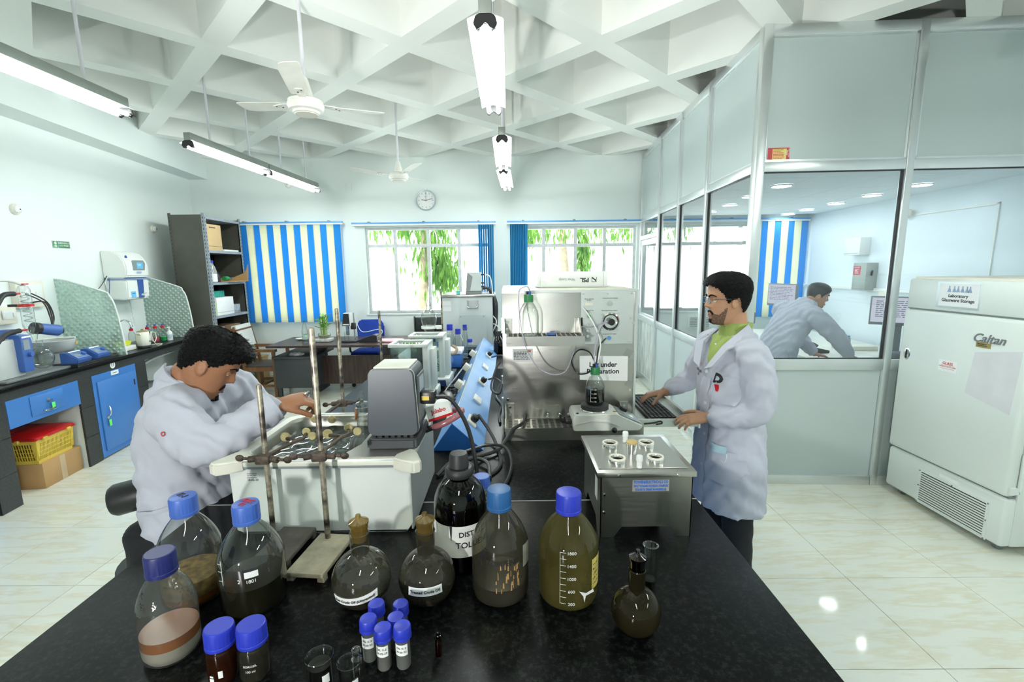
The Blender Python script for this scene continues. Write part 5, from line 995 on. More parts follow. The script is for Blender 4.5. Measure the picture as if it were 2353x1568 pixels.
# ================================================================== POWER TRUNKING
def trunk():
    LBL = pm('trunk_blue', (.17, .36, .70), .4, vary=.1, vscale=4); DB2 = pm('trunk_end_blue', (.02, .13, .45), .45)
    t = thing('power_trunking', 'long light blue triangular socket trunking along the middle of the bench', 'trunking', (-.262, 2.09, BZ)); L_ = 2.75; a, c, h = -.115, .128, .135; px = -.018
    part('body', MB().prism([(a, 0), (c, 0), (px, h)], 0, L_, 'xz'), LBL, t, smooth=0); part('end_plate', MB().prism([(a+.003, .002), (c-.003, .002), (px, h-.003)], -.004, 0, 'xz'), DB2, t, smooth=0)
    part('ridge_strip', MB().tube([(px, 0, h), (px, L_, h)], .003, 6, 1), pm('ridge_cream', (.5, .52, .42), .5), t)
    nx, nz = h/math.hypot(c-px, h), (c-px)/math.hypot(c-px, h); rot = (0, math.atan2(nx, nz), 0); rotl = (0, -math.atan2(h, px-a)*.999, 0)
    def plate(y, plug, beige, k):
        cx, cz = (px+c)/2, h/2; e = part('socket_plate', MB().box(-.028, .028, -.055, .055, 0, .012, .002), CREAM if beige else WHITE, t, (cx, y, cz), rot)
        if plug: part('plug', MB().box(-.02, .02, -.028, .02, .012, .045, .010, 3).tube([(0, -.01, .03), (.01, -.03, .05)], .008, 8, 2), BLACK, e)
        else: part('switch_row', MB().box(-.008, .008, -.03, .03, .012, .014), CREAM, e, smooth=0)
    for k, (y, p_, be) in enumerate(((.22, 1, 1), (.62, 0, 0), (1.05, 1, 1), (1.55, 0, 0), (2.05, 1, 0))): plate(y, p_, be, k)
    for y in (.3, .95, 1.5, 2.1):
        cx, cz = (a+px)/2, h/2; q = part('socket_plate', MB().box(-.03, .03, -.07, .07, 0, .010, .002), CREAM, t, (cx, y, cz), rotl)
        if y > .5: part('adaptor', MB().box(-.025, .025, -.03, .03, .010, .05, .004), CREAM, q)
trunk()
def cables():
    def cable(pts, r, m, label, z=0): tag(part('power_cable', MB().tube(pts, r, 8, 7), m, None), label, 'cable', 'black cables on the bench')
    z = BZ+.009
    cable([(-.17, 2.33, .995), (-.10, 2.2, .94), (-.06, 2.05, z), (-.05, 1.9, z), (-.10, 1.8, z), (-.2, 1.78, z+.012), (-.26, 1.86, z), (-.2, 1.95, z+.01), (-.11, 1.9, z+.015), (-.09, 1.78, z)], .0085, RUBBER, 'thick black cable from the front trunking plug lying in loops behind the amber bottle')
    cable([(.075, 2.35, .985), (.06, 2.25, .978), (0, 2.15, .972), (-.06, 2.05, .92), (-.16, 1.95, z+.016), (-.25, 1.85, z+.018), (-.27, 1.7, z), (-.22, 1.6, z), (-.14, 1.66, z), (-.14, 1.8, z+.02), (-.24, 1.9, z+.028), (-.31, 1.8, z)], .0085, RUBBER, 'thick black cable from the steel cabinet running down to the bench')
    cable([(-.25, 1.97, z+.02), (-.12, 2.05, z+.03), (-.03, 2.0, z+.04), (.0, 1.85, z+.02), (-.04, 1.68, z), (-.12, 1.6, z+.016), (-.2, 1.64, z+.02)], .007, BLACK, 'thin black cable arching beside the trunking end')
    cable([(-.15, 3.1, 1.0), (-.10, 3.0, 1.03), (-.06, 2.95, 1.0), (-.08, 2.9, .95), (-.13, 2.95, .98), (-.1, 3.05, 1.08), (-.07, 3.1, 1.12)], .007, BLACK, 'black cable looped beside the rear trunking plug')
    cable([(-.16, 3.9, 1.0), (-.06, 3.7, 1.05), (-.03, 3.4, 1.02), (-.07, 3.2, .95), (-.1, 3.0, z), (-.06, 2.8, z), (-.07, 2.6, z), (-.06, 2.45, z)], .007, BLACK, 'black cable running along the bench behind the steel cabinet side')
    rnd = random.Random(8)
    for k in range(5):
        p = [(-.42+rnd.uniform(-.06, .06), 2.9+.12*k+rnd.uniform(-.1, .1), z-.003+rnd.uniform(0, .03)) for j in range(7)]
        cable(p, .0035, BLACK, ['tangled thin cable left of the trunking, nearest coil', 'tangled thin cable left of the trunking, second coil', 'tangled thin cable left of the trunking, third coil', 'tangled thin cable left of the trunking, fourth coil', 'tangled thin cable left of the trunking, farthest coil'][k])
    cable([(-.36, 3.35, 1.02), (-.4, 3.2, .98), (-.46, 3.1, z), (-.42, 2.95, z), (-.38, 3.05, z)], .005, pm('cable_grey', (.4, .42, .42), .5), 'grey cable curling out of the left side of the trunking')
    tag(part('power_adaptor', MB().box(-.03, .03, -.05, .05, 0, .035, .006), BLACK, None, (-.40, 2.85, BZ+.03), (R(20), R(10), R(30))), 'black power adaptor in the cable tangle', 'adaptor')
cables()

# ================================================================== STEEL WAX LOOP CABINET
def slots(b, x0, x1, y0, y1, z, nx, ny, face='z', sz=(.008, .006)):
    for i in range(nx):
        for j in range(ny):
            x = x0+(x1-x0)*(i+.5)/nx; y = y0+(y1-y0)*(j+.5)/ny
            b.prism([(x-sz[0], y-sz[1]*.5), (x-sz[0]*.7, y-sz[1]), (x+sz[0]*.7, y-sz[1]), (x+sz[0], y-sz[1]*.5), (x+sz[0], y+sz[1]*.5), (x+sz[0]*.7, y+sz[1]), (x-sz[0]*.7, y+sz[1]), (x-sz[0], y+sz[1]*.5)], z, z+.0006, 'xy')
    return b
HOLE = pm('hole_dark', (.03, .028, .024), .8)
def psl():
    t = thing('steel_cabinet', 'large brushed stainless steel test cabinet with white control panel on the bench', 'cabinet', (.308, 2.36, BZ)); W = .348
    part('housing', MB().box(-W, W, 0, .69, .03, .735, .002), STEEL, t); part('top_cover', MB().box(-W-.002, W+.002, -.002, .70, .735, .742, .002), pm('top_cream', (.58, .58, .48), .5), t); part('front_lip', MB().box(-W, W, -.004, 0, .728, .740).box(W-.012, W, -.004, 0, .03, .728), ALU, t, smooth=0)
    for x in (-.3, .3):
        for y in (.06, .63): part('foot', MB().cyl((x, y, 0), (x, y, .03), .02, n=14), BLACK, t)
    part('side_hinge', MB().box(-W-.008, -W, .02, .05, .08, .17).box(-W-.008, -W, .02, .05, .25, .29).box(-W-.006, -W, .02, .04, .52, .6), ALU, t, smooth=0)
    tr = part('drip_tray', MB().box(-W+.01, W+.006, -.15, -.002, .05, .062).box(-W+.01, W+.006, -.155, -.15, .0, .064).box(-W+.006, -W+.01, -.15, 0, .045, .064), SDARK, t, smooth=0); s_ = part('perforations', slots(MB(), -W+.02, W, -.148, -.01, .0622, 22, 8, sz=(.0105, .0035)), HOLE, tr, smooth=0); s_['kind'] = 'stuff'
    for x in (-W+.035, W-.06): b_ = part('tray_bracket', MB().box(x-.022, x+.022, -.006, 0, .062, .15).prism([(-.13, .062), (0, .062), (0, .15), (-.02, .15)], x-.024, x-.020, 'yz'), SDARK, t, smooth=0); part('bracket_screw', MB().cyl((x, -.01, .09), (x, -.004, .09), .008, n=6).cyl((x, -.01, .13), (x, -.004, .13), .008, n=6), CHROME, b_)
    sh = part('bottle_shelf', MB().box(-W+.02, .055, -.145, -.002, .515, .522).box(-W+.02, .055, -.15, -.145, .478, .526), STEEL, t, smooth=0); s_ = part('perforations', slots(MB(), -W+.03, .045, -.142, -.01, .5222, 15, 6, sz=(.0095, .0050)), HOLE, sh, smooth=0); s_['kind'] = 'stuff'
    for x in (-W+.03, .045): b_ = part('shelf_bracket', MB().box(x-.02, x+.02, -.006, 0, .52, .60).prism([(-.13, .52), (0, .52), (0, .60), (-.02, .60)], x-.003 if x > 0 else x-.022, x+.003 if x > 0 else x-.018, 'yz'), STEEL, t, smooth=0); part('bracket_screw', MB().cyl((x-.004, -.01, .545), (x-.004, -.004, .545), .008, n=8).cyl((x-.004, -.01, .58), (x-.004, -.004, .58), .008, n=8), CHROME, b_)
    p = part('control_panel', MB().box(.055, .325, -.006, 0, .462, .732, .002), pm('panel_white', (.56, .62, .60), .45), t); X = lambda px: .055+.27*(px-1336)/116; Zz = lambda py: .732-.27*(py-670)/120
    def dev(name, m, b): return part(name, b, m, p)
    dev('regulator', CHROME, MB().lathe([(.046, -.006), (.046, -.016), (.038, -.022), (.034, -.02), (.034, -.012)], (X(1401), 0, Zz(738)), 32, 'y')); dev('regulator_ring', BLACK, MB().lathe([(.040, -.0221), (.034, -.0225), (.034, -.020)], (X(1401), 0, Zz(738)), 32, 'y', caps=False)); dev('regulator_knob', BLACK, MB().cyl((X(1401), -.01, Zz(738)), (X(1401), -.045, Zz(738)), .017, n=20))
    for q in ((1384, 722), (1418, 721), (1383, 756), (1418, 755)): dev('panel_bolt', CHROME, MB().cyl((X(q[0]), -.006, Zz(q[1])), (X(q[0]), -.012, Zz(q[1])), .006, n=8))
    dev('power_button', CHROME, MB().cyl((X(1399), -.006, Zz(697)), (X(1399), -.014, Zz(697)), .014, n=20)); dev('serial_port', CREAM, MB().box(X(1345), X(1362), -.010, -.006, Zz(701), Zz(695))); g = dev('green_port', CHROME, MB().cyl((X(1354), -.006, Zz(725)), (X(1354), -.016, Zz(725)), .012, n=14)); part('green_core', MB().cyl((X(1354), -.016, Zz(725)), (X(1354), -.018, Zz(725)), .008, n=12), pm('led_green', (.02, .45, .08), .4), p)
    for py in (745, 758, 771): dev('fitting', CHROME, MB().cyl((X(1351), -.006, Zz(py)), (X(1351), -.02, Zz(py)), .008, n=8))
    dev('air_port', pm('port_blue', (.1, .3, .6), .4), MB().cyl((X(1399), -.006, Zz(776)), (X(1399), -.016, Zz(776)), .010, n=14))
    for q in ((1341, 675), (1394, 675), (1447, 675), (1341, 731), (1446, 731), (1446, 785)): dev('panel_bolt', CHROME, MB().cyl((X(q[0]), -.006, Zz(q[1])), (X(q[0]), -.009, Zz(q[1])), .004, n=8))
    for s2, q in (('Metering Pump\nRS 232', (1354, 688)), ('Compressed Air Cleaning', (1400, 685)), ('Metering Pump\nPower', (1354, 714)), ('Pneumatic Pressure Adjust', (1399, 713)), ('Compressed Air Supply', (1400, 767)), ('Waste\nOut', (1362, 771))): text(s2, .0075, INK, p, (X(q[0]), -.0064, Zz(q[1])), '-y')
    c = part('contact_card', MB().box(-.296, -.192, -.0015, 0, .372, .440), PAPER, t, smooth=0); scribble(6, .085, .045, INK, c, (-.247, -.0018, .405), '-y', seed=5); part('orange_mark', MB().box(-.222, -.202, -.002, -.0015, .423, .433), pm('orange', (.75, .18, .02), .5), c, smooth=0)
    n_ = part('notice', MB().prism([(.055, .272), (.305, .262), (.304, .395), (.052, .40)], -.0015, 0, 'xz'), PAPER, t, smooth=0); text('Lot under\nPreparation', .036, INK, n_, (.175, -.0018, .333), '-y', bold=.0009)
    part('tape_patch', MB().prism([(.28, .40), (.31, .385), (.335, .42), (.30, .436)], -.0012, 0, 'xz').prism([(.29, .24), (.33, .22), (.345, .25), (.31, .265)], -.0012, 0, 'xz'), pm('tape_grey', (.35, .37, .34), .25, .4), t, smooth=0)
    for q in ((-.115, .087), (-.052, .087), (-.005, .088)): g = part('cable_gland', MB().cyl((q[0], 0, q[1]), (q[0], -.022, q[1]), .014, n=6).cyl((q[0], -.022, q[1]), (q[0], -.036, q[1]), .011, .009, 12), CHROME, t)
    for q in ((-.325, .17), (.328, .57), (.318, .215)): part('screw', MB().cyl((q[0], 0, q[1]), (q[0], -.006, q[1]), .007, n=10), CHROME, t)
    part('signal_lead', MB().tube([(-.052, -.036, .087), (-.04, -.05, .07), (.0, -.06, .068), (.04, -.06, .07), (.075, -.055, .075)], .005, 8, 4), BLACK, t); part('signal_lead', MB().tube([(-.005, -.036, .088), (.02, -.045, .078), (.06, -.05, .08), (.08, -.05, .085)], .005, 8, 4), BLACK, t)
    # slide-out keyboard tray
    k = part('keyboard_tray', MB().box(W+.0, W+.27, -.13, .32, .072, .078).box(W+.255, W+.27, -.13, .32, .078, .092), SDARK, t, smooth=0); part('slide_rail', MB().box(W-.02, W+.285, -.142, -.13, .058, .098), pm('zinc', (.55, .60, .57), .35, .7), k, smooth=0); part('slide_rail', MB().box(W-.02, W+.285, .32, .332, .058, .098), MATS['zinc'], k, smooth=0); part('rail_end', MB().box(W+.283, W+.292, -.146, -.126, .05, .104), CHROME, k, smooth=0)
    part('rail_latch', MB().tube([(W+.01, -.144, .076), (W+.06, -.144, .08), (W+.09, -.144, .088), (W+.1, -.144, .078), (W+.07, -.144, .072)], .004, 6, 3), BLACK, k)
    # keyboard
    q = thing('keyboard', 'black computer keyboard on the pull-out steel tray', 'keyboard', (.775, 2.44, BZ+.079), R(-90)); part('base', MB().box(-.20, .20, -.075, .075, 0, .014, .004), BLACK, q)
    km = MB().box(-.0083, .0083, -.0083, .0083, .014, .021, .0015, 1).mesh('key', pm('key_black', (.02, .02, .022), .45), 0)
    for i in range(19):
        for j in range(6): add('key', km, q, (-.185+.0205*i, -.054+.0215*j, 0))
    # white binder box
    q = thing('binder_box', 'white flat box lying upside down on the steel cabinet, printed wax loop', 'box', (.363, 2.62, BZ+.7425)); part('case', MB().box(-.19, .19, 0, .20, 0, .088, .003), WHITE, q); part('flap', MB().prism([(-.19, .002), (-.214, .006), (-.205, .06), (-.19, .086)], .0, .2, 'xz'), WHITE, q, smooth=0); part('seam', MB().box(.165, .1665, -.0008, 0, .004, .084), GRAY, q, smooth=0)
    UP = (R(90), R(180), 0); text('PSL', .034, INK, q, (.06, -.001, .043), UP, bold=.0008); text('Wax Loop', .021, GRAY, q, (-.04, -.001, .045), UP); lg = part('logo_mark', MB().box(.1, .128, -.0012, 0, .03, .032).box(.1, .102, -.0012, 0, .03, .058).box(.126, .128, -.0012, 0, .042, .058), INK, q, smooth=0)
    for k2 in range(3): part('logo_stroke', MB().tube([(.102, -.001, .052+.003*k2), (.112, -.001, .046+.002*k2), (.127, -.001, .032+.004*k2)], .0012, 5, 3), INK, lg)
    # bottle on the shelf and its tubing
    def cap(tq, r, z0):
        part('screw_cap', capribs(MB(), r, z0, z0+.036, 16), GREEN, tq, smooth=25)
        for k2, (dx, dy) in enumerate(((-.008, 0), (.006, -.006), (.004, .008))): part('cap_port', MB().cyl((dx, dy, z0+.036), (dx, dy, z0+.052), .006, n=10), DBLUE if k2 else BLACK, tq)
    q = thing('clear_bottle', 'empty clear bottle with green cap on the cabinet shelf', 'bottle', (.093, 2.283, BZ+.5235)); r = .0495
    part('glass_body', MB().lathe([(.001, 0), (r*.88, 0), (r, .012), (r, .095), (r*.9, .122), (r*.62, .15), (r*.44, .162), (.019, .168), (.019, .18)], n=36, caps=False), VG, q); cap(q, .0225, .166)
    tb = glass('thin_tubing', (.78, .78, .84), .5, .2, .2, haze=.5, hazecol=(.62, .60, .68)); tag(part('plastic_tubing', MB().tube([(.10, 2.28, 1.64), (.085, 2.26, 1.665), (.045, 2.24, 1.64), (.05, 2.20, 1.50), (.075, 2.19, 1.38), (.13, 2.2, 1.28), (.2, 2.22, 1.235), (.27, 2.25, 1.24), (.31, 2.3, 1.30), (.345, 2.345, 1.40)], .0032, 8, 6), tb, None), 'thin clear tubing looping from the shelf bottle to the control panel', 'tubing')
    tag(part('bottle_cap', MB().lathe([(.022, 0), (.024, .003), (.022, .010), (.001, .011)], n=24), DBLUE, None, (.205, 2.28, BZ+.5235)), 'loose blue cap lying on the cabinet shelf', 'cap')
    # hotplate with dark bottle
    q = thing('hotplate_stirrer', 'white magnetic hotplate stirrer with dark plate on the drip tray', 'hotplate', (.44, 2.235, BZ+.065)); PWH = pm('hotplate_white', (.74, .76, .70), .35)
    part('body', MB().prism([(-.135, 0), (.185, 0), (.20, .018), (.198, .026), (.09, .075), (.07, .088), (-.13, .082), (-.14, .06)], -.085, .085, 'xz', bev=.004), PWH, q); part('side_arch', MB().prism([(-.13, .035), (-.05, .052), (.03, .048), (.09, .024), (.07, .024), (.02, .042), (-.05, .046), (-.13, .03)], -.088, -.085, 'xz'), pm('arch_grey', (.55, .58, .55), .4), q, smooth=0)
    part('collar', MB().lathe([(.066, .082), (.072, .086), (.066, .094)], (-.02, 0, 0), 36), CHROME, q); hp = part('heating_plate', MB().lathe([(.062, .090), (.069, .092), (.069, .112), (.066, .114), (.001, .114)], (-.02, 0, 0), 40), pm('plate_dark', (.03, .032, .033), .5), q)
    part('control_face', MB().prism([(.088, .078), (.196, .030), (.198, .033), (.09, .081)], -.07, .07, 'xz'), pm('face_grey', (.25, .29, .30), .35), q, smooth=0); part('dial', MB().cyl((.13, .045, .056), (.139, .045, .076), .02, n=20), BLACK, q); part('screen', MB().prism([(.12, .067), (.165, .047), (.167, .05), (.122, .07)], -.045, .01, 'xz'), pm('lcd_pale', (.45, .55, .48), .2), q, smooth=0)
    part('locking_knob', MB().ball((.06, -.097, .008), .0135), BLACK, q); part('rear_plugs', MB().box(-.17, -.138, -.04, .0, .02, .045, .004).box(-.17, -.138, .01, .04, .02, .045, .004), BLACK, q); part('warning_mark', MB().prism([(.06, .0885), (.08, .0885), (.07, .0891)], -.06, -.045, 'xz'), pm('warn_brown', (.4, .24, .06), .6), q, smooth=0); part('button', MB().cyl((-.115, -.06, .08), (-.115, -.06, .085), .007, n=10), BLACK, q)
    q = thing('dark_sample_bottle', 'bottle of black crude with green cap on the hotplate', 'bottle', (.42, 2.235, BZ+.18)); r = .047
    part('glass_body', MB().lathe([(.001, 0), (r*.88, 0), (r, .010), (r, .088), (r*.9, .112), (r*.62, .135), (r*.44, .146), (.018, .152), (.018, .166)], n=36, caps=False), VG, q); part('crude', MB().lathe([(.001, .003), (r*.86, .003), (r*.965, .012), (r*.965, .08), (.001, .081)], n=32), OB, q); cap(q, .0225, .15)
    wrap(q, r, .018, .084, -126, -124.5, INKWHITE, 'scale_mark')
    for k2 in range(4): wrap(q, r, .02+.02*k2, .0212+.02*k2, -125, -108, INKWHITE, 'scale_mark'); curved_text(['100', '200', '300', '400'][k2], .008, INKWHITE, q, r, .0215+.02*k2, -98)
    for pts, m, l in (([(.415, 2.235, 1.285), (.42, 2.26, 1.36), (.45, 2.3, 1.45), (.49, 2.31, 1.485), (.42, 2.33, 1.455), (.352, 2.345, 1.455)], tb, 'thin tubing from the dark bottle to the upper panel fitting'), ([(.43, 2.235, 1.285), (.45, 2.27, 1.37), (.44, 2.3, 1.43), (.40, 2.32, 1.51), (.37, 2.345, 1.555)], WHITE, 'white tubing from the dark bottle to the green panel port'), ([(.425, 2.23, 1.285), (.445, 2.28, 1.36), (.49, 2.34, 1.392)], BLACK, 'black tubing from the dark bottle to the blue air port'), ([(.42, 2.24, 1.285), (.40, 2.3, 1.33), (.35, 2.33, 1.335), (.315, 2.33, 1.28), (.345, 2.33, 1.215), (.39, 2.3, 1.22), (.41, 2.26, 1.25)], BLACK, 'black tubing loop beside the notice')):
        tag(part('plastic_tubing', MB().tube(pts, .0036, 8, 6), m, None), l, 'tubing', 'tubing between bottle and control panel')
psl()
# ---- small stainless bath
def ss_bath():
    t = thing('steel_water_bath', 'square stainless steel bath with four ringed holes at the right bench edge', 'water bath', (.424, 1.361, BZ)); W = .145; D = .31; SB = MATS['steel_dark']
    part('front_panel', MB().prism([(-W, 0), (-W+.045, 0), (-W+.07, .035), (W-.07, .035), (W-.045, 0), (W, 0), (W, .21), (-W, .21)], 0, .003, 'xz'), SB, t, smooth=0); part('rear_panel', MB().prism([(-W, 0), (-W+.045, 0), (-W+.07, .035), (W-.07, .035), (W-.045, 0), (W, 0), (W, .21), (-W, .21)], D-.003, D, 'xz'), SB, t, smooth=0)
    for x in (-W, W-.003): part('side_panel', MB().prism([(0, 0), (.05, 0), (.075, .035), (D-.075, .035), (D-.05, 0), (D, 0), (D, .21), (0, .21)], x, x+.003, 'yz'), SB, t, smooth=0)
    part('bottom', MB().box(-W+.003, W-.003, .003, D-.003, .04, .045), SB, t, smooth=0)
    part('lid_frame', MB().box(-W-.014, W+.008, -.010, D+.006, .205, .223, .002), STEEL, t); part('cover_plate', MB().box(-W-.005, W-.012, .014, D-.025, .223, .2265, .001, 1), STEEL, t)
    for q in ((.349, 1.555), (.477, 1.555), (.344, 1.426), (.470, 1.429)):
        x, y = q[0]-.424, q[1]-1.361; r_ = part('port_ring', MB().lathe([(.029, .2265), (.029, .236), (.026, .240), (.020, .240), (.019, .236)], (x, y, 0), 32, caps=False), CHROME, t); part('port_gasket', MB().lathe([(.0275, .238), (.027, .243), (.021, .243), (.019, .234)], (x, y, 0), 32, caps=False), CREAM, r_); part('port_well', MB().lathe([(.001, .2275), (.0195, .2275), (.0195, .234)], (x, y, 0), 24, caps=False), HOLE, r_)
    for q in ((.413, 1.595), (.404, 1.38)): part('lid_knob', MB().lathe([(.0085, .2265), (.0085, .247), (.0105, .249), (.0105, .262), (.009, .266), (.001, .267)], (q[0]-.424, q[1]-1.361, 0), 18), WHITE, t)
    for x in (-.09, .095): part('screw', MB().cyl((x, -.010, .213), (x, -.014, .213), .004, n=8), CHROME, t)
    for z in (.145, .085): part('screw', MB().cyl((-W+.012, 0, z), (-W+.012, -.004, z), .004, n=8), CHROME, t)
    lb = part('maker_plate', MB().box(-.045, .07, -.001, 0, .155, .193), pm('plate_grey', (.42, .40, .36), .4, .3), t, smooth=0); text('POWER&ELECTRICALS CO', .0125, INKBLUE, lb, (.0125, -.0013, .186), '-y', bold=.0006, sx=.72); text('34/C,T N ROAD KUNDAN COMPLEX', .010, INKBLUE, lb, (.0125, -.0013, .173), '-y', bold=.0005, sx=.66); text('KOLKATA 700067 M-9433093118', .010, INKBLUE, lb, (.0125, -.0013, .161), '-y', bold=.0005, sx=.68)
    part('side_label', MB().box(-W-.001, -W, .05, .09, .10, .18).box(-W-.001, -W, .06, .08, .185, .2), PAPER, t, smooth=0)
    q = thing('cork_weight', 'small steel cup with yellow stopper standing on the steel bath', 'cup', (.409, 1.494, BZ+.2268)); part('cup', MB().lathe([(.001, 0), (.016, 0), (.0205, .036), (.019, .037), (.015, .004)], n=24), CHROME, q); part('stopper', MB().lathe([(.016, .028), (.019, .034), (.0195, .041), (.017, .043), (.001, .0435)], n=22), pm('stopper_yellow', (.55, .40, .15), .6), q)
ss_bath()
# ---- balances, funnel, pump, chiller behind
def rear_bench():
    def balance(x, y, label, txt):
        t = thing('analytical_balance', label, 'balance', (x, y, BZ), 0, 'analytical balances on the bench'); W = .115; PB = pm('balance_white', (.70, .75, .71), .4)
        part('base', MB().box(-W, W+.045, -.05, .19, .015, .075, .008), PB, t); f = part('display_panel', MB().prism([(-W+.03, .02), (W+.02, .02), (W+.015, .062), (-W+.03, .062)], -.055, -.05, 'xz'), pm('display_navy', (.03, .05, .16), .3), t, smooth=0)
        if txt: text(txt, .03, INKWHITE, f, (.03, -.0556, .04), '-y')
        part('column', MB().box(W-.03, W+.005, -.03, .17, .075, .37, .004), PB, t); part('column', MB().box(W-.002, W+.03, .05, .17, .075, .34, .004), PB, t); tp = part('top_frame', MB().box(-W-.015, W+.005, -.04, -.015, .365, .385, .002).box(-W-.015, W+.005, .15, .175, .365, .385, .002).box(-W-.015, -W+.01, -.015, .15, .365, .385).box(W-.04, W+.005, -.015, .15, .365, .385), PB, t)
        DG = glass('draft_glass', (.86, .93, .91), .8, .10); part('draft_pane', MB().box(-W, W-.03, -.03, -.026, .075, .365), DG, tp, smooth=0); part('draft_pane', MB().box(-W, W-.03, .165, .169, .075, .365), DG, tp, smooth=0); part('draft_pane', MB().box(-W-.004, -W, -.03, .169, .075, .365), DG, tp, smooth=0); part('draft_pane', MB().box(-W, W-.04, -.015, .15, .372, .376), DG, tp, smooth=0)
        part('weighing_pan', MB().lathe([(.002, .08), (.012, .08), (.012, .095), (.045, .097), (.045, .1), (.001, .1)], (-.02, .07, 0), 26), CHROME, t)
        for sx in (-W+.02, W-.01): part('foot', MB().cyl((sx, 0, 0), (sx, 0, .016), .014, n=12).cyl((sx, .15, 0), (sx, .15, .016), .014, n=12), BLACK, t)
    balance(-.645, 2.92, 'white analytical balance with glass draft shield, nearer one', ''); balance(-.60, 3.30, 'white analytical balance with navy display, farther one', 'TOLEDO')
    tag(part('blue_capped_tube', MB().lathe([(.001, 0), (.014, 0), (.015, .11), (.001, .11)], n=18), CAPBLUE, None, (-.455, 2.62, BZ)), 'blue capped tube behind the circulator head', 'tube')
    # funnel stand
    stand('retort stand holding the glass separating funnel', -.532, 3.6, 1.60, (.06, .09), 0, CB, (-.04, .02), .007, clamps=[(.33, 95, (.02, .08, 0), False)])
    q = thing('separating_funnel', 'glass separating funnel in a white plastic ring clamp', 'funnel', (-.635, 3.6, 1.20)); part('glass_body', MB().lathe([(.006, -.05), (.006, .0), (.016, .01), (.02, .03), (.055, .13), (.062, .17), (.056, .21), (.035, .235), (.018, .245), (.018, .275), (.021, .28)], n=30, caps=False), VG, q); part('stopcock', MB().cyl((-.035, 0, .0), (.035, 0, .0), .013, n=14), VG, q); part('stopcock_key', MB().box(.03, .045, -.008, .008, -.012, .02, .003), DBLUE, q); part('stopper', MB().lathe([(.014, .27), (.02, .29), (.02, .30), (.008, .305), (.012, .32), (.002, .325)], n=18), VG, q)
    q2 = part('support_ring', MB().lathe([(.052, .095), (.06, .095), (.062, .105), (.06, .115), (.054, .115)], n=30, caps=False).box(.058, .10, -.012, .012, .09, .118), WHITE, q)
    # blue capped bottles
    for k, (x, y, h_, l) in enumerate(((-.58, 4.4, .33, 'tall clear blue-capped bottle in front of the grey chiller, left one'), (-.49, 4.3, .30, 'clear blue-capped bottle in front of the grey chiller, middle one'), (-.44, 4.45, .32, 'narrow clear blue-capped bottle beside the measuring cylinder'), (-.40, 4.5, .17, 'short dark blue-capped bottle at the right in front of the chiller'), (-.63, 4.05, .22, 'blue-capped bottle behind the funnel stand'))):
        bottle(l, x, y, (.055, .05, .03, .04, .035)[k], h_*.55, h_*.84, h_, VG, CAPBLUE, [(0, h_*.4, pm('jar_dark', (.03, .026, .015), .3))] if k == 3 else [(0, .03, pm('water_pale', (.5, .56, .58), .1))], cr=(.028, .025, .02, .027, .024)[k], group='clear blue-capped bottles at the back of the bench')
    q = thing('measuring_cylinder', 'tall glass measuring cylinder in front of the grey chiller', 'cylinder', (-.425, 4.36, BZ)); part('glass_body', MB().lathe([(.03, 0), (.03, .008), (.016, .014), (.016, .29), (.02, .3)], n=22, caps=False), VG, q); part('base', MB().lathe([(.034, 0), (.034, .008), (.016, .014)], n=6), VG, q)
    # vacuum pump, blue and cream
    q = thing('vacuum_pump', 'cream and blue vacuum pump with round vent behind the balances', 'pump', (-.58, 3.78, BZ)); part('motor', MB().cyl((.03, -.12, .075), (.03, .08, .075), .07, n=26), DBLUE, q); f = part('fan_cover', MB().lathe([(.072, -.12), (.07, -.135), (.05, -.145), (.002, -.147)], (.03, 0, .075), 26, 'y'), CREAM, q)
    for k in range(14): a = k*math.pi/7; part('vent_slot', MB().box(-.004, .004, -.1465, -.139, .018, .055), BLACK, f, (.03, -.001, .075), (0, a, 0), smooth=0)
    part('pump_head', MB().box(-.06, .06, -.06, .06, .14, .20, .01), CREAM, q); part('hose', MB().tube([(.06, -.05, .17), (.12, -.08, .17), (.14, -.03, .2), (.1, .02, .22)], .012, 8, 5), pm('hose_tan', (.35, .26, .17), .5), q); part('foot', MB().box(-.06, .12, -.1, .08, 0, .012), GRAY, q, smooth=0)
    q = thing('blue_stirrer', 'white topped blue magnetic stirrer behind the vacuum pump', 'stirrer', (-.52, 4.05, BZ)); part('case', MB().box(-.09, .09, -.1, .1, .0, .12, .008), BLUE, q); part('top_plate', MB().box(-.12, .10, -.11, .11, .12, .155, .008), WHITE, q)
    # grey chiller with monitor and cables
    q = thing('grey_chiller', 'tall pale grey chiller cabinet with steel top and recessed handle on the bench', 'chiller', (-.465, 5.0, BZ)); W = .275; CG = pm('chiller_grey', (.60, .66, .65), .45, vary=.02)
    part('housing', MB().box(-W, W, 0, .55, .0, .55, .004), CG, q); part('steel_top', MB().box(-W-.005, W+.02, -.01, .56, .55, .578, .004), STEEL, q); part('lower_panel', MB().box(-.09, .21, -.004, 0, -.0+.02, .36, .001, 1), CG, q); part('panel_screw', MB().cyl((-.07, -.004, .34), (-.07, -.007, .34), .006, n=8).cyl((.18, -.004, .34), (.18, -.007, .34), .006, n=8), GRAY, q)
    h = part('handle_recess', MB().box(0, .125, -.003, 0, .42, .515), pm('recess_grey', (.4, .43, .43), .4, .5), q, smooth=0); part('handle', MB().tube([(.012, -.005, .505), (.012, -.03, .455), (.02, -.035, .44), (.06, -.037, .435), (.105, -.035, .44), (.113, -.03, .455), (.113, -.005, .505)], .007, 8, 3), CHROME, h)
    part('label', MB().box(-.26, -.17, -.0015, 0, .46, .51).box(-.26, -.17, -.0015, 0, .40, .455), PAPER, q, smooth=0); part('side_grille', MB().box(W, W+.004, .05, .3, .1, .45), GRAY, q, smooth=0)
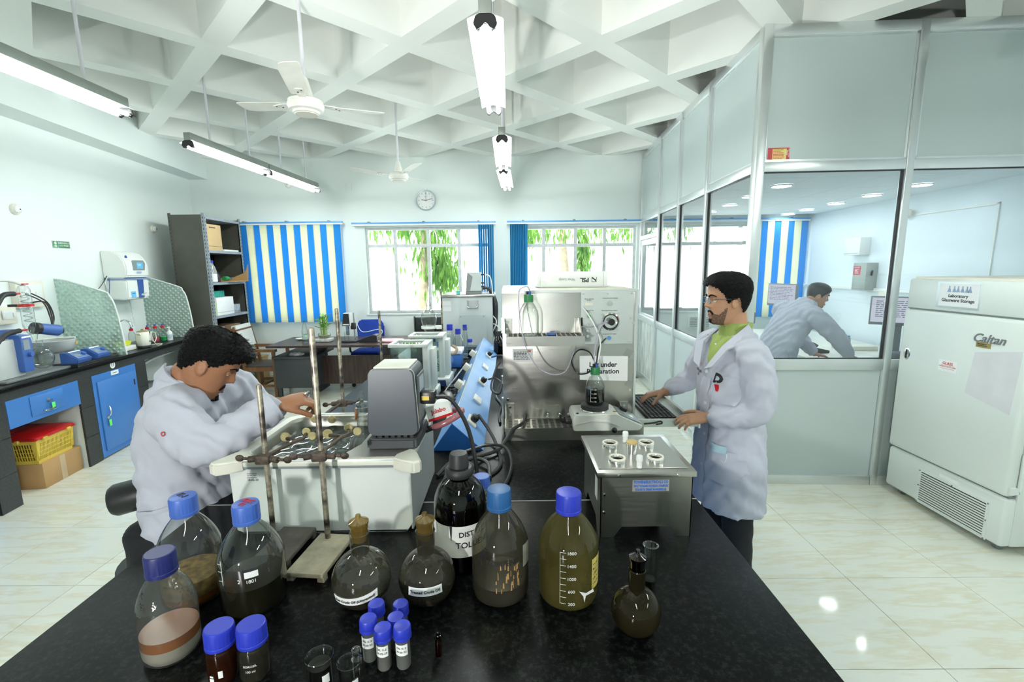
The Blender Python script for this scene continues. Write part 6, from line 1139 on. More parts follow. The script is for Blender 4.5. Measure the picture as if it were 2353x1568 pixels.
    q = thing('tilted_instrument', 'small grey sloped instrument on top of the chiller', 'instrument', (-.38, 5.12, BZ+.5785)); part('foot_box', MB().box(-.1, .075, -.05, .1, 0, .035, .004), GRAY, q); part('case', MB().prism([(-.095, .035), (.07, .035), (.07, .235), (-.075, .235), (-.09, .14)], -.06, .1, 'xz', bev=.003), CG, q); part('screen_face', MB().prism([(-.096, .04), (-.05, .04), (-.02, .19), (-.078, .236)], -.064, -.06, 'xz'), GRAY, q, smooth=0)
    for z in (.21, .12, .08): part('connector', MB().cyl((.07, 0, z), (.11, 0, z), .009, n=10), BLACK, q)
    part('lead', MB().tube([(.11, 0, .21), (.17, -.01, .18), (.19, -.01, .0), (.17, -.02, -.2), (.23, -.05, -.3), (.18, -.05, -.42), (.13, -.05, -.4), (.2, -.05, -.33), (.28, -.05, -.4)], .006, 8, 6), WHITE, q)
    for k in range(3): part('lagged_hose', MB().tube([(.08, .02*k, .06), (.15, .02*k, .05), (.205+.012*k, .02*k, -.1), (.2+.012*k, .02*k, -.35), (.23, .02*k-.05, -.48), (.3, -.1, -.5+.05*k)], .017, 8, 5), RUBBER, q)
    tag(part('teal_clip', MB().box(-.02, .02, -.01, .01, 0, .04, .003), pm('teal', (.1, .5, .45), .5), None, (-.56, 5.05, BZ+.5785)), 'small teal block on top of the chiller', 'block')
    bottle('amber reagent bottle between chiller and steel cabinet', -.12, 4.6, .05, .11, .19, .23, AMBER, BLACK, [], cr=.022)
rear_bench()

# ================================================================== FRIDGE
def fridge():
    E = pm('fridge_enamel', (.74, .80, .76), .3, vary=.025, vscale=2); t = thing('laboratory_fridge', 'tall off-white cabinet fridge labelled laboratory glassware storage', 'fridge', (2.93, 2.965, 0)); H = .43
    part('cabinet', MB().box(.06, .80, -H, H, .055, 1.64, .012), E, t); part('header', MB().box(.005, .06, -H, H, 1.435, 1.645, .012), E, t); part('top_trim', MB().box(.03, .8, -H+.02, H-.02, 1.645, 1.66), CREAM, t, smooth=0)
    d = part('door', MB().box(-.012, .06, -H, H, .378, 1.425, .022, 3), E, t); part('plinth', MB().box(.0, .07, -H, H, .055, .365, .02, 3), E, t)
    part('door_seal', MB().box(.02, .062, -H+.01, H-.01, .365, .378).box(.02, .062, -H+.01, H-.01, 1.425, 1.436), pm('seal_grey', (.25, .27, .26), .6), t, smooth=0)
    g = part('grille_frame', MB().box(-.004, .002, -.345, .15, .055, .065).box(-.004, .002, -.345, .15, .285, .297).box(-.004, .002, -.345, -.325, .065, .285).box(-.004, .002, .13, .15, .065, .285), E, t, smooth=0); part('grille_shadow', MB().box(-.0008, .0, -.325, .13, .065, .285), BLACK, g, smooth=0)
    for k in range(13): part('louvre', MB().box(-.006, .004, -.325, .13, -.001, .0012), E, g, (-.002, 0, .074+.0167*k), (0, R(-38), 0), smooth=0)
    sl = MB().box(-.006, .004, -.325, .13, -.0055, .0035, .001, 1).mesh('louvre', E, 0)
    for k in range(13): add('louvre', sl, g, (-.001, 0, .073+.0167*k))
    for q in ((-.335, .29), (-.1, .291), (.14, .29), (.14, .18), (-.335, .18), (-.335, .06), (.14, .06)): part('screw', MB().cyl((-.004, q[0], q[1]), (-.007, q[0], q[1]), .005, n=8), GRAY, g)
    k = part('lock', MB().lathe([(.001, -.016), (.026, -.016), (.032, -.012)], (0, 0, 0), 24, 'x'), CHROME, d, (0, .36, 1.10)); k.scale = (1, .9, 1.35); part('lock_slot', MB().box(-.019, -.015, -.007, .007, -.024, .024, .003), BLACK, k)
    def paper(y, z, w_, h_): return part('notice', MB().box(-.0145 if z < 1.43 else .0025, -.012 if z < 1.43 else .005, y-w_/2, y+w_/2, z-h_/2, z+h_/2), PAPER, t, smooth=0)
    n_ = paper(.045, 1.545, .27, .15); text('Laboratory\nGlassware Storage', .03, INK, n_, (.0018, .045, 1.525), '-x', bold=.0004)
    ic = part('flask_drawing', MB(), INK, n_); b = MB()
    for q in (.11, .075, .05, .02, -.01, -.03): b.prism([(q-.014, 1.565), (q+.014, 1.565), (q+.004, 1.592), (q+.004, 1.604), (q-.004, 1.604), (q-.004, 1.592)], .0016, .0022, 'yz')
    bpy.data.objects.remove(ic); part('flask_drawing', b, pm('ink_pale_blue', (.3, .4, .55), .6), n_, smooth=0)
    part('tape_sheet', MB().box(.003, .0045, -.10, .20, 1.455, 1.63), glass('clear_tape', (.93, .95, .95), .6, .14, .15), n_, smooth=0)
    n2 = paper(.035, 1.075, .13, .075); text('GLASS', .026, INKRED, n2, (-.0148, .035, 1.091), '-x', bold=.0004); text('HANDLE WITH CARE', .0125, INKRED, n2, (-.0148, .035, 1.069), '-x'); part('rule', MB().box(-.0149, -.0145, -.015, .085, 1.0765, 1.078).box(-.0149, -.0145, -.015, .085, 1.055, 1.0565), INKRED, n2, smooth=0)
    text('Caltan', .075, GRAY, d, (-.0135, -.2, 1.292), '-x', shear=.35, bold=.0006, ext=.003, name='badge'); b_ = part('brass_plate', MB().box(-.014, -.012, -.22, -.13, 1.235, 1.268), pm('brass', (.42, .32, .12), .4, .5), d, smooth=0); scribble(2, .07, .02, INK, b_, (-.0143, -.175, 1.252), '-x')
    part('faded_patch', MB().prism([(-.40, 1.25), (-.13, 1.2), (-.10, .93), (-.38, .87)], -.0126, -.012, 'yz'), pm('patch_lilac', (.70, .71, .72), .4), d, smooth=0)
    part('hinge', MB().box(-.0, .05, -H-.012, -H, .40, .44).box(.06, .16, -H-.008, -H, .40, .66).cyl((.055, -H-.008, .42), (.055, -H-.008, .64), .012, n=10), E, t)
    for y in (-H+.08, H-.08):
        for x in (.08, .72): c = part('caster', MB().cyl((x, y-.015, .028), (x, y+.015, .028), .028, n=16), GRAY, t); part('caster_fork', MB().box(x-.02, x+.02, y-.02, y+.02, .035, .058), CHROME, c, smooth=0)
    part('serial_plate', MB().box(-.0015, .0, -.14, -.0, .31, .335), PAPER, t, smooth=0)
fridge()
# sticker on the partition
PR = R(-3.1)
def PT(x, y, z): return (1.84+x*math.cos(PR)-y*math.sin(PR), 3.55+x*math.sin(PR)+y*math.cos(PR), z)
t = thing('advert_sticker', 'small red and yellow sticker on the grey partition panel', 'sticker', PT(.14, -.007, 2.555), PR)
part('sheet', MB().box(-.078, .078, -.001, 0, -.045, .045), pm('sticker_red', (.55, .03, .03), .4), t, smooth=0); p = part('yellow_field', MB().box(-.045, .055, -.0015, -.001, -.04, .038), pm('sticker_yellow', (.75, .68, .22), .5), t, smooth=0); scribble(7, .08, .07, INKRED, p, (0, -.0018, 0), '-y', seed=3); text('HERITAGE\nPRIDE', .014, INKWHITE, t, (.066, -.0014, .01), (R(90), R(90), 0))

# ================================================================== INNER OFFICE
def office():
    t = thing('office_counter', 'pale office counter in the inner room', 'counter', (3.75, 4.75, 0), PR); part('worktop', MB().box(-.62, .63, -.55, 2.3, .75, .785, .004), pm('counter_cream', (.76, .76, .68), .4), t); part('pedestal', MB().box(.1, .6, -.5, 2.2, .02, .75), PANEL, t, smooth=0)
    for y in (-.5, .9): part('leg', MB().box(-.58, -.53, y, y+.05, 0, .75), GRAY, t, smooth=0)
    SCR = emit('screen_glow', (.70, .72, .85), .30)
    def monitor(x, y, rz, w_, h_, label, zc=1.28):
        t = thing('computer_monitor', label, 'monitor', (x, y, .786), rz, 'computer monitors in the inner office'); z = zc-.786
        part('bezel', MB().box(-w_/2, w_/2, -.0, .035, z-h_/2, z+h_/2, .006), GRAY, t); s_ = part('screen', MB().box(-w_/2+.014, w_/2-.014, -.002, 0, z-h_/2+.03, z+h_/2-.014), SCR, t, smooth=0)
        scribble(9, w_*.8, h_*.6, pm('ink_grey', (.3, .3, .36), .6), s_, (0, -.0025, z+.02), '-y', seed=6); part('stand_neck', MB().box(-.03, .03, .035, .06, .02, z), GRAY, t, smooth=0); part('stand_foot', MB().box(-.12, .12, -.06, .13, 0, .015, .004), GRAY, t)
    monitor(4.02, 4.72, R(-38), .50, .30, 'computer monitor facing the bending man in the office', 1.27); monitor(3.62, 6.15, R(-72), .44, .30, 'computer monitor in front of the striped office blind', 1.36)
    q = thing('printer', 'black printer box on the office counter behind the partition sill', 'printer', (3.82, 4.25, .786), PR); part('case', MB().box(-.18, .2, -.14, .14, 0, .13, .008), pm('printer_grey', (.10, .11, .12), .5), q); part('paper_slot', MB().box(-.14, .16, -.142, -.14, .06, .075), BLACK, q, smooth=0); part('wire_guide', MB().tube([(.02, -.142, .02), (.02, -.17, .08), (.03, -.16, .13), (.14, -.15, .13), (.15, -.142, .02)], .004, 6, 3), WHITE, q)
    q = thing('snack_packet', 'small blue and white packet standing on the office counter', 'packet', (3.68, 5.0, .786), R(-20)); part('packet', MB().prism([(-.05, 0), (.05, 0), (.055, .16), (.05, .18), (-.045, .18), (-.052, .1)], -.02, .02, 'xz', bev=.008), pm('packet_blue', (.35, .55, .72), .35, vary=.7, vscale=22), q); part('seal', MB().box(-.048, .05, -.004, .004, .178, .195), pm('packet_blue2', (.1, .45, .75), .4), q, smooth=0)
    tag(part('open_notebook', MB().box(-.14, .14, -.1, .1, 0, .02, .003).box(-.13, .13, -.09, .09, .02, .03, .006), PAPER, None, (3.58, 4.62, .786), (0, 0, R(-15))), 'open white notebook under the man in the office', 'notebook')
    tag(part('cream_file_box', MB().box(-.2, .2, -.09, .09, 0, .05, .004), CREAM, None, (3.95, 5.2, .786), (0, 0, R(-6))), 'cream flat box on the office counter by the wall', 'box')
    q = thing('desk_phone', 'dark desk phone on the office counter beside the packet', 'phone', (3.42, 5.05, .786), R(10)); part('base', MB().prism([(-.09, 0), (.09, 0), (.09, .03), (-.09, .07)], -.08, .08, 'xz', bev=.004), BLACK, q); part('handset', MB().tube([(-.05, -.05, .08), (-.06, 0, .1), (-.05, .06, .08)], .018, 8, 3), BLACK, q)
    q = thing('side_desk', 'low white desk in front of the office blind', 'desk', (2.95, 6.15, 0), PR); part('top', MB().box(-.45, .15, -.3, .3, .73, .76, .004), CREAM, q)
    for x in (-.4, .08):
        for y in (-.25, .22): part('leg', MB().box(x, x+.04, y, y+.04, 0, .73), GRAY, q, smooth=0)
    q = thing('card_reader', 'grey tilted card reader on a stem by the office blind', 'reader', (2.98, 5.75, .0), R(20)); part('stem', MB().cyl((0, 0, 0), (0, 0, 1.05), .03, n=12), BLACK, q); part('head', MB().prism([(-.1, -.03), (.1, -.03), (.11, .12), (-.09, .16)], -.04, .04, 'xz', bev=.01), pm('bin_grey', (.14, .17, .20), .45), q, (0, 0, 1.08), (R(-20), R(20), 0)); part('foot', MB().lathe([(.18, 0), (.18, .02), (.03, .04)], n=20), BLACK, q)
    tag(part('black_folder', MB().box(-.16, .16, -.11, .11, 0, .05, .006), BLACK, None, (2.85, 6.1, .761), (0, 0, R(10))), 'black folder on the low white office desk', 'folder')
    # wall switchgear
    def wallbox(y, z, w_, h_, d_, m, name, label, cat): q = thing(name, label, cat, (4.63-.0541*(-y)-.001, 7.3+y, z), PR); part('case', MB().box(-d_, 0, -w_/2, w_/2, -h_/2, h_/2, .006), m, q); part('cover_line', MB().box(-d_-.001, -d_, -w_/2+.01, w_/2-.01, -h_/2+.02, -h_/2+.024), GRAY, q, smooth=0); return q
    q = wallbox(-1.45, 1.60, .24, .34, .14, pm('switch_grey', (.36, .40, .37), .45), 'switch_box', 'grey switch box with red notice on the office wall', 'switch box'); n_ = part('red_notice', MB().box(-.142, -.14, -.02, .11, .02, .13), pm('notice_red', (.55, .06, .08), .5), q, smooth=0); text('CAUTION', .022, INKWHITE, n_, (-.1425, .045, .112), '-x'); scribble(4, .07, .06, INKWHITE, n_, (-.1425, .045, .066), '-x', seed=2); part('lever', MB().cyl((-.07, -.12, .02), (-.10, -.17, .07), .012, n=8), BLACK, q)
    wallbox(-1.25, 1.98, .30, .22, .13, WHITE, 'wall_unit', 'white box high on the office wall above the switch box', 'wall box'); q = wallbox(-1.75, 1.36, .16, .12, .04, CREAM, 'office_socket', 'white socket plate on the office wall beside the switch box', 'socket'); part('switch', MB().box(-.046, -.04, -.03, .0, -.02, .02), WHITE, q, smooth=0)
    q = thing('air_conditioner_vent', 'white louvred vent below the inner office window', 'vent', (3.0, 7.27, .88)); part('frame', MB().box(-.17, .17, -.02, .02, -.09, .09), WHITE, q, smooth=0)
    for k in range(6): part('louvre', MB().box(-.15, .15, -.028, -.02, -.075+.026*k, -.06+.026*k), GRAY, q, smooth=0)
office()

# ================================================================== PEOPLE
from mathutils.bvhtree import BVHTree
def interp(tab, z):
    if z <= tab[0][0]: return tab[0][1]
    for (a, va), (b, vb) in zip(tab, tab[1:]):
        if z <= b:
            f = (z-a)/(b-a); f = f*f*(3-2*f)*.5+f*.5; return va+(vb-va)*f
    return tab[-1][1]
# head profile tables: height, front, back, half width (metres)
ZT = [-.122, -.116, -.104, -.086, -.066, -.046, -.026, -.006, .014, .034, .054, .074, .090, .104, .113, .118]
XF = list(zip(ZT, [.040, .064, .078, .081, .081, .081, .081, .080, .083, .090, .091, .086, .075, .055, .032, .004]))
XB = list(zip(ZT, [.010, -.012, -.030, -.048, -.064, -.077, -.087, -.095, -.100, -.103, -.102, -.096, -.083, -.060, -.034, -.004]))
WD = list(zip(ZT, [.022, .034, .046, .055, .061, .066, .069, .071, .073, .075, .075, .071, .062, .046, .027, .004]))
NOSE = [(-.043, 0), (-.037, .006), (-.031, .020), (-.025, .029), (-.016, .028), (-.002, .020), (.010, .013), (.022, .007), (.034, .001), (.045, 0)]
def head_point(th, z, off=0, face=True):
    xf, xb, w_ = interp(XF, z), interp(XB, z), interp(WD, z); xc = (xf+xb)/2*.55+.0; c, s = math.cos(th), math.sin(th)
    e = .86; cc = math.copysign(abs(c)**e, c); ss = math.copysign(abs(s)**e, s)
    x = xc+(xf-xc)*cc if c > 0 else xc-(xb-xc)*cc; y = w_*ss
    if face and c > 0:
        sg = .0105+.006*max(0, 1-abs(z+.028)/.014); x += interp(NOSE, z)*math.exp(-(y/sg)**2)
        x += (.0065*math.exp(-((z+.060)/.006)**2)+.0065*math.exp(-((z+.073)/.006)**2))*math.exp(-(y/.021)**2)-.003*math.exp(-((z+.0665)/.003)**2)*math.exp(-(y/.024)**2)
        x += .006*math.exp(-((z+.103)/.013)**2)*math.exp(-(y/.022)**2)
        x -= .010*math.exp(-((z-.006)/.012)**2)*(math.exp(-((y-.031)/.015)**2)+math.exp(-((y+.031)/.015)**2))
        x += .004*math.exp(-((z-.024)/.007)**2)*math.exp(-((abs(y)-.030)/.02)**2)
    r = math.hypot(x-xc, y) or 1; x += off*(x-xc)/r; y += off*y/r
    if off: z += off*max(0, (z-.06)/.058)
    return Vector((x, y, z))
def head_mesh(mb, M, n=72, m=70):
    rings = []
    for k in range(m+1):
        z = -.122+.240*k/m; rings.append([M @ head_point(2*math.pi*i/n, z) for i in range(n)])
    mb.ring_loft(rings)
    for s in (-1, 1):
        rot = Matrix.Rotation(R(-14), 3, 'Y') @ Matrix.Rotation(R(s*22), 3, 'Z')
        q = MB(); q.ball((-.012, s*.074, -.008), .031, (.60, .28, 1.0), 18, 14, rot)
        for v in q.bm.verts:
            d = v.co-Vector((-.012, s*.078, -.006)); v.co.y -= s*.007*math.exp(-(d.x/.009)**2-(d.z/.014)**2)
        vm = {v: mb.bm.verts.new(M @ v.co) for v in q.bm.verts}
        for f in q.bm.faces: mb.bm.faces.new([vm[v] for v in f.verts])
        q.bm.free()
def shell(M, mask, off, m, parent, name, jitter=0, n=120, rows=90, zr=(-.12, .118), face=True, seed=1):
    rnd = random.Random(seed); b = MB(); vs_ = {}
    def V(i, k):
        i %= n
        if (i, k) not in vs_:
            th = 2*math.pi*i/n; z = zr[0]+(zr[1]-zr[0])*k/rows; tt = th if th < math.pi else th-2*math.pi
            o = off(tt, z)+rnd.uniform(-jitter, jitter); vs_[(i, k)] = b.bm.verts.new(head_point(th, z, o, face))
        return vs_[(i, k)]
    for k in range(rows):
        for i in range(n):
            th = 2*math.pi*(i+.5)/n; th = th if th < math.pi else th-2*math.pi; z = zr[0]+(zr[1]-zr[0])*(k+.5)/rows
            if mask(th, z, rnd): b.bm.faces.new([V(i, k), V(i+1, k), V(i+1, k+1), V(i, k+1)])
    bmesh.ops.recalc_face_normals(b.bm, faces=b.bm.faces); bmesh.ops.solidify(b.bm, geom=list(b.bm.faces), thickness=.004)
    b.xf(M); return part(name, b, m, parent, smooth=50)
def chain(mb, pts, rad, n=14, flat=None, sub=4):
    P = [Vector(p) for p in pts]; Q, RR = [], []; m = len(P)
    for i in range(m-1):
        a, b, c, d = P[max(0, i-1)], P[i], P[i+1], P[min(m-1, i+2)]
        for k in range(sub):
            t = k/sub; Q.append(.5*((2*b)+(c-a)*t+(2*a-5*b+4*c-d)*t*t+(3*b-a-3*c+d)*t**3)); RR.append(rad[i]+(rad[i+1]-rad[i])*t)
    Q.append(P[-1]); RR.append(rad[-1]); rings = []; u = None
    d0 = (Q[0]-Q[1]).normalized(); d1 = (Q[-1]-Q[-2]).normalized()
    Q = [Q[0]+d0*RR[0]*.6, Q[0]+d0*RR[0]*.3]+Q+[Q[-1]+d1*RR[-1]*.35, Q[-1]+d1*RR[-1]*.65]; RR = [RR[0]*.5, RR[0]*.85]+RR+[RR[-1]*.85, RR[-1]*.45]
    for i, p in enumerate(Q):
        d = (Q[min(len(Q)-1, i+1)]-Q[max(0, i-1)]).normalized(); u = (d.orthogonal() if u is None else (u-d*u.dot(d))).normalized(); v = d.cross(u)
        fu = fv = 1
        ring = []
        for k in range(n):
            t = 2*math.pi*k/n; o = (u*math.cos(t)+v*math.sin(t))*RR[i]
            if flat is not None: fn, fk = flat; o -= fn*(o.dot(fn))*(1-fk)
            ring.append(p+o)
        rings.append(ring)
    mb.ring_loft(rings)
def loft(mb, secs, n=28, e=.8):
    rings = []
    for c, w_, d_ in secs:
        c, w_, d_ = Vector(c), Vector(w_), Vector(d_); ring = []
        for k in range(n):
            t = 2*math.pi*k/n; a, b = math.cos(t), math.sin(t); ring.append(c+w_*math.copysign(abs(a)**e, a)+d_*math.copysign(abs(b)**e, b))
        rings.append(ring)
    mb.ring_loft(rings)
def hand(mb, W, d, nrm, side, curl=(25, 25, 25, 25), thumb=(.6, .75, .15), s=1.0, spread=.1, tcurl=20):
    """W wrist, d towards the knuckles, nrm out of the palm (fingers curl that way), side +1/-1 gives the thumb's side"""
    W, d, nrm = Vector(W), Vector(d).normalized(), Vector(nrm); nrm = (nrm-d*nrm.dot(d)).normalized(); lat = nrm.cross(d)*side
    loft(mb, [(W-d*.02*s, lat*.024*s, nrm*.018*s), (W+d*.015*s, lat*.028*s, nrm*.017*s), (W+d*.05*s, lat*.039*s, nrm*.016*s), (W+d*.085*s, lat*.042*s, nrm*.0135*s), (W+d*.098*s, lat*.039*s, nrm*.011*s)], 20, .85)
    tips = []
    for k, (o, l, r) in enumerate(((.031, .074, .0092), (.0105, .082, .0095), (-.0105, .076, .009), (-.030, .060, .008))):
        p = W+d*(.088-.006*(k == 3))*s+lat*o*s; dd = (d+lat*spread*(o/.031)).normalized(); pts = [p-dd*.012*s, p]; ax = dd.cross(nrm).normalized(); a = 0
        for f in (.42, .32, .26): a += R(curl[k]*(.9 if f > .4 else 1.1)); q = dd*math.cos(a)+nrm*math.sin(a); pts.append(pts[-1]+q*l*f*s)
        chain(mb, pts, [r*1.05*s, r*1.08*s, r*1.0*s, r*.95*s, r*.82*s], 10, sub=3); tips.append(pts[-1])
    b = W+d*.022*s+lat*.026*s; td = (d*thumb[0]+lat*thumb[1]+nrm*thumb[2]).normalized(); p1 = b+td*.042*s; t2 = (td+nrm*math.tan(R(tcurl))*.6+d*.35-lat*.2).normalized(); p2 = p1+t2*.033*s; p3 = p2+(t2+nrm*.2).normalized()*.024*s
    chain(mb, [b-td*.012*s, b, p1, p2, p3], [.014*s, .0145*s, .0115*s, .0105*s, .0085*s], 10, sub=3)
    return tips
def fuse(mb, vox, smooth_it=2, disp=0, dscale=.12, fac=.5, depth=2):
    me = bpy.data.meshes.new('tmp'); bmesh.ops.recalc_face_normals(mb.bm, faces=mb.bm.faces); mb.bm.to_mesh(me); mb.bm.free()
    o = bpy.data.objects.new('tmp', me); COL.objects.link(o); r = o.modifiers.new('r', 'REMESH'); r.mode = 'VOXEL'; r.voxel_size = vox; r.use_smooth_shade = True
    if smooth_it: s = o.modifiers.new('s', 'SMOOTH'); s.iterations = smooth_it; s.factor = fac
    if disp:
        tx = bpy.data.textures.new('folds', 'CLOUDS'); tx.noise_scale = dscale; tx.noise_depth = depth; d = o.modifiers.new('d', 'DISPLACE'); d.texture = tx; d.strength = disp*.55; d.mid_level = .5; d.texture_coords = 'GLOBAL'
        e = bpy.data.objects.new('fold_axis', None); COL.objects.link(e); e.scale = (.065, .065, .40); e.rotation_euler = (R(16), R(-14), R(30))
        t2 = bpy.data.textures.new('drape', 'MARBLE'); t2.noise_scale = 1.3; t2.turbulence = 6; t2.noise_depth = 1; t2.noise_basis_2 = 'SIN'
        d2 = o.modifiers.new('d2', 'DISPLACE'); d2.texture = t2; d2.strength = disp*.34; d2.mid_level = .5; d2.texture_coords = 'OBJECT'; d2.texture_coords_object = e
        bpy.context.view_layer.update()
    dg = bpy.context.evaluated_depsgraph_get(); out = bpy.data.meshes.new_from_object(o.evaluated_get(dg)); bpy.data.objects.remove(o); bpy.data.meshes.remove(me)
    if disp: bpy.data.objects.remove(e)
    return out
def addmesh(name, me, m, parent, base):
    me.materials.clear(); me.materials.append(m); me.transform(Matrix.Translation(-Vector(base))); me.shade_smooth(); me.name = name; return add(name, me, parent)
class Skin_:                                                     # raycasts onto a finished garment
    def __init__(s, me): s.t = BVHTree.FromPolygons([v.co for v in me.vertices], [p.vertices for p in me.polygons])
    def hit(s, o, d): h = s.t.ray_cast(o, d); return h[0], h[1]
def patch(skin, c, u, v, d, w_, h_, m, parent, name, lift=.003, n=10, poly=None, label=None):
    """cloth patch lying on the garment: grid round c along u,v, cast along d"""
    b = MB(); u, v, d, c = Vector(u).normalized(), Vector(v).normalized(), Vector(d).normalized(), Vector(c); g = {}
    for i in range(n+1):
        for j in range(n+1):
            x, y = (i/n-.5)*w_*((.04+.96*j/n) if poly == 'v' else 1), (j/n-.5)*h_
            p, nn = skin.hit(c+u*x+v*y-d*.4, d)
            if p is not None: g[i, j] = b.bm.verts.new(p-d*lift)
    for i in range(n):
        for j in range(n):
            k = [(i, j), (i+1, j), (i+1, j+1), (i, j+1)]
            if all(q in g for q in k): b.bm.faces.new([g[q] for q in k])
    if not b.bm.faces: b.bm.free(); return None
    bmesh.ops.recalc_face_normals(b.bm, faces=b.bm.faces); bmesh.ops.solidify(b.bm, geom=list(b.bm.faces), thickness=-.002); return part(name, b, m, parent, smooth=40, label=label)
def cloth_text(skin, s, size, m, parent, c, u, v, d, bold=0, lift=.004, name='lettering'):
    o = text(s, size, m, parent, (0, 0, 0), (0, 0, 0), name, bold=bold, ext=0); u, v, d, c = Vector(u).normalized(), Vector(v).normalized(), Vector(d).normalized(), Vector(c)
    for q in o.data.vertices:
        p, nn = skin.hit(c+u*q.co.x+v*q.co.y-d*.4, d); q.co = (p-d*lift) if p is not None else c
    return o
COAT = pm('lab_coat', (.52, .54, .62), .85, vary=.015, vscale=8, bump=.35, bscale=9); HAIR = pm('hair_black', (.004, .004, .0045), .5, vary=.4, vscale=60, bump=.8, bscale=150, spec=.12); STUB = pm('beard_black', (.008, .006, .0055), .7, bump=.8, bscale=260, spec=.15)
EYEW = pm('eye_white', (.75, .73, .68), .25); IRIS = pm('iris', (.02, .012, .008), .15); TROU = pm('trousers_black', (.010, .011, .014), .85, bump=.3, bscale=12)
def skinmat(n, c): return pm(n, c, .48, vary=.06, vscale=14, spec=.4, bump=.12, bscale=160)
def face_parts(M, body, eyes_down=0, brow=.003, moustache=True, goatee=None, lips=(.30, .13, .10), stubble=None, closed=False):
    Mi = M
    for s in (-1, 1):
        c = M @ Vector((.0665, s*.0305, .004)); e = part('eye', MB().ball(c, .0108, u=16, v=12), EYEW, body); part('upper_lid', MB().ball(M @ Vector((.0655, s*.0308, .0095-.004*closed)), .0118, u=16, v=12), body.data.materials[0], body); look = (M.to_3x3() @ Vector((1, s*.05, -eyes_down))).normalized()
        part('iris', MB().ball(c+look*.0066, .0050, u=12, v=8), IRIS, e)
        lid = MB(); lid.tube([M @ Vector((.072, s*.018, .003)), M @ Vector((.0795, s*.030, .0105-.006*closed)), M @ Vector((.070, s*.043, .003))], .0026, 8, 4); part('eyelid', lid, body.data.materials[0], body)
        br = MB(); br.tube([M @ head_point(s*.17, .023, .003), M @ head_point(s*.34, .029, .003), M @ head_point(s*.52, .029, .002), M @ head_point(s*.72, .022, .001)], .0045, 8, 4, taper=(1, .5)); part('eyebrow', br, STUB, body)
    lp = pm('lips_%d' % int(lips[0]*100), lips, .45); part('lips', MB().tube([M @ head_point(-.32, -.066, .0015), M @ head_point(-.15, -.0615, .002), M @ head_point(0, -.0625, .002), M @ head_point(.15, -.0615, .002), M @ head_point(.32, -.066, .0015)], .0035, 8, 4).tube([M @ head_point(-.30, -.068, .001), M @ head_point(0, -.073, .002), M @ head_point(.30, -.068, .001)], .004, 8, 5), lp, body)
    if moustache: part('moustache', MB().tube([M @ head_point(-.42, -.064, .0015), M @ head_point(-.2, -.052, .003), M @ head_point(-.05, -.0505, .002), M @ head_point(.05, -.0505, .002), M @ head_point(.2, -.052, .003), M @ head_point(.42, -.064, .0015)], .0048, 8, 4), STUB, body)

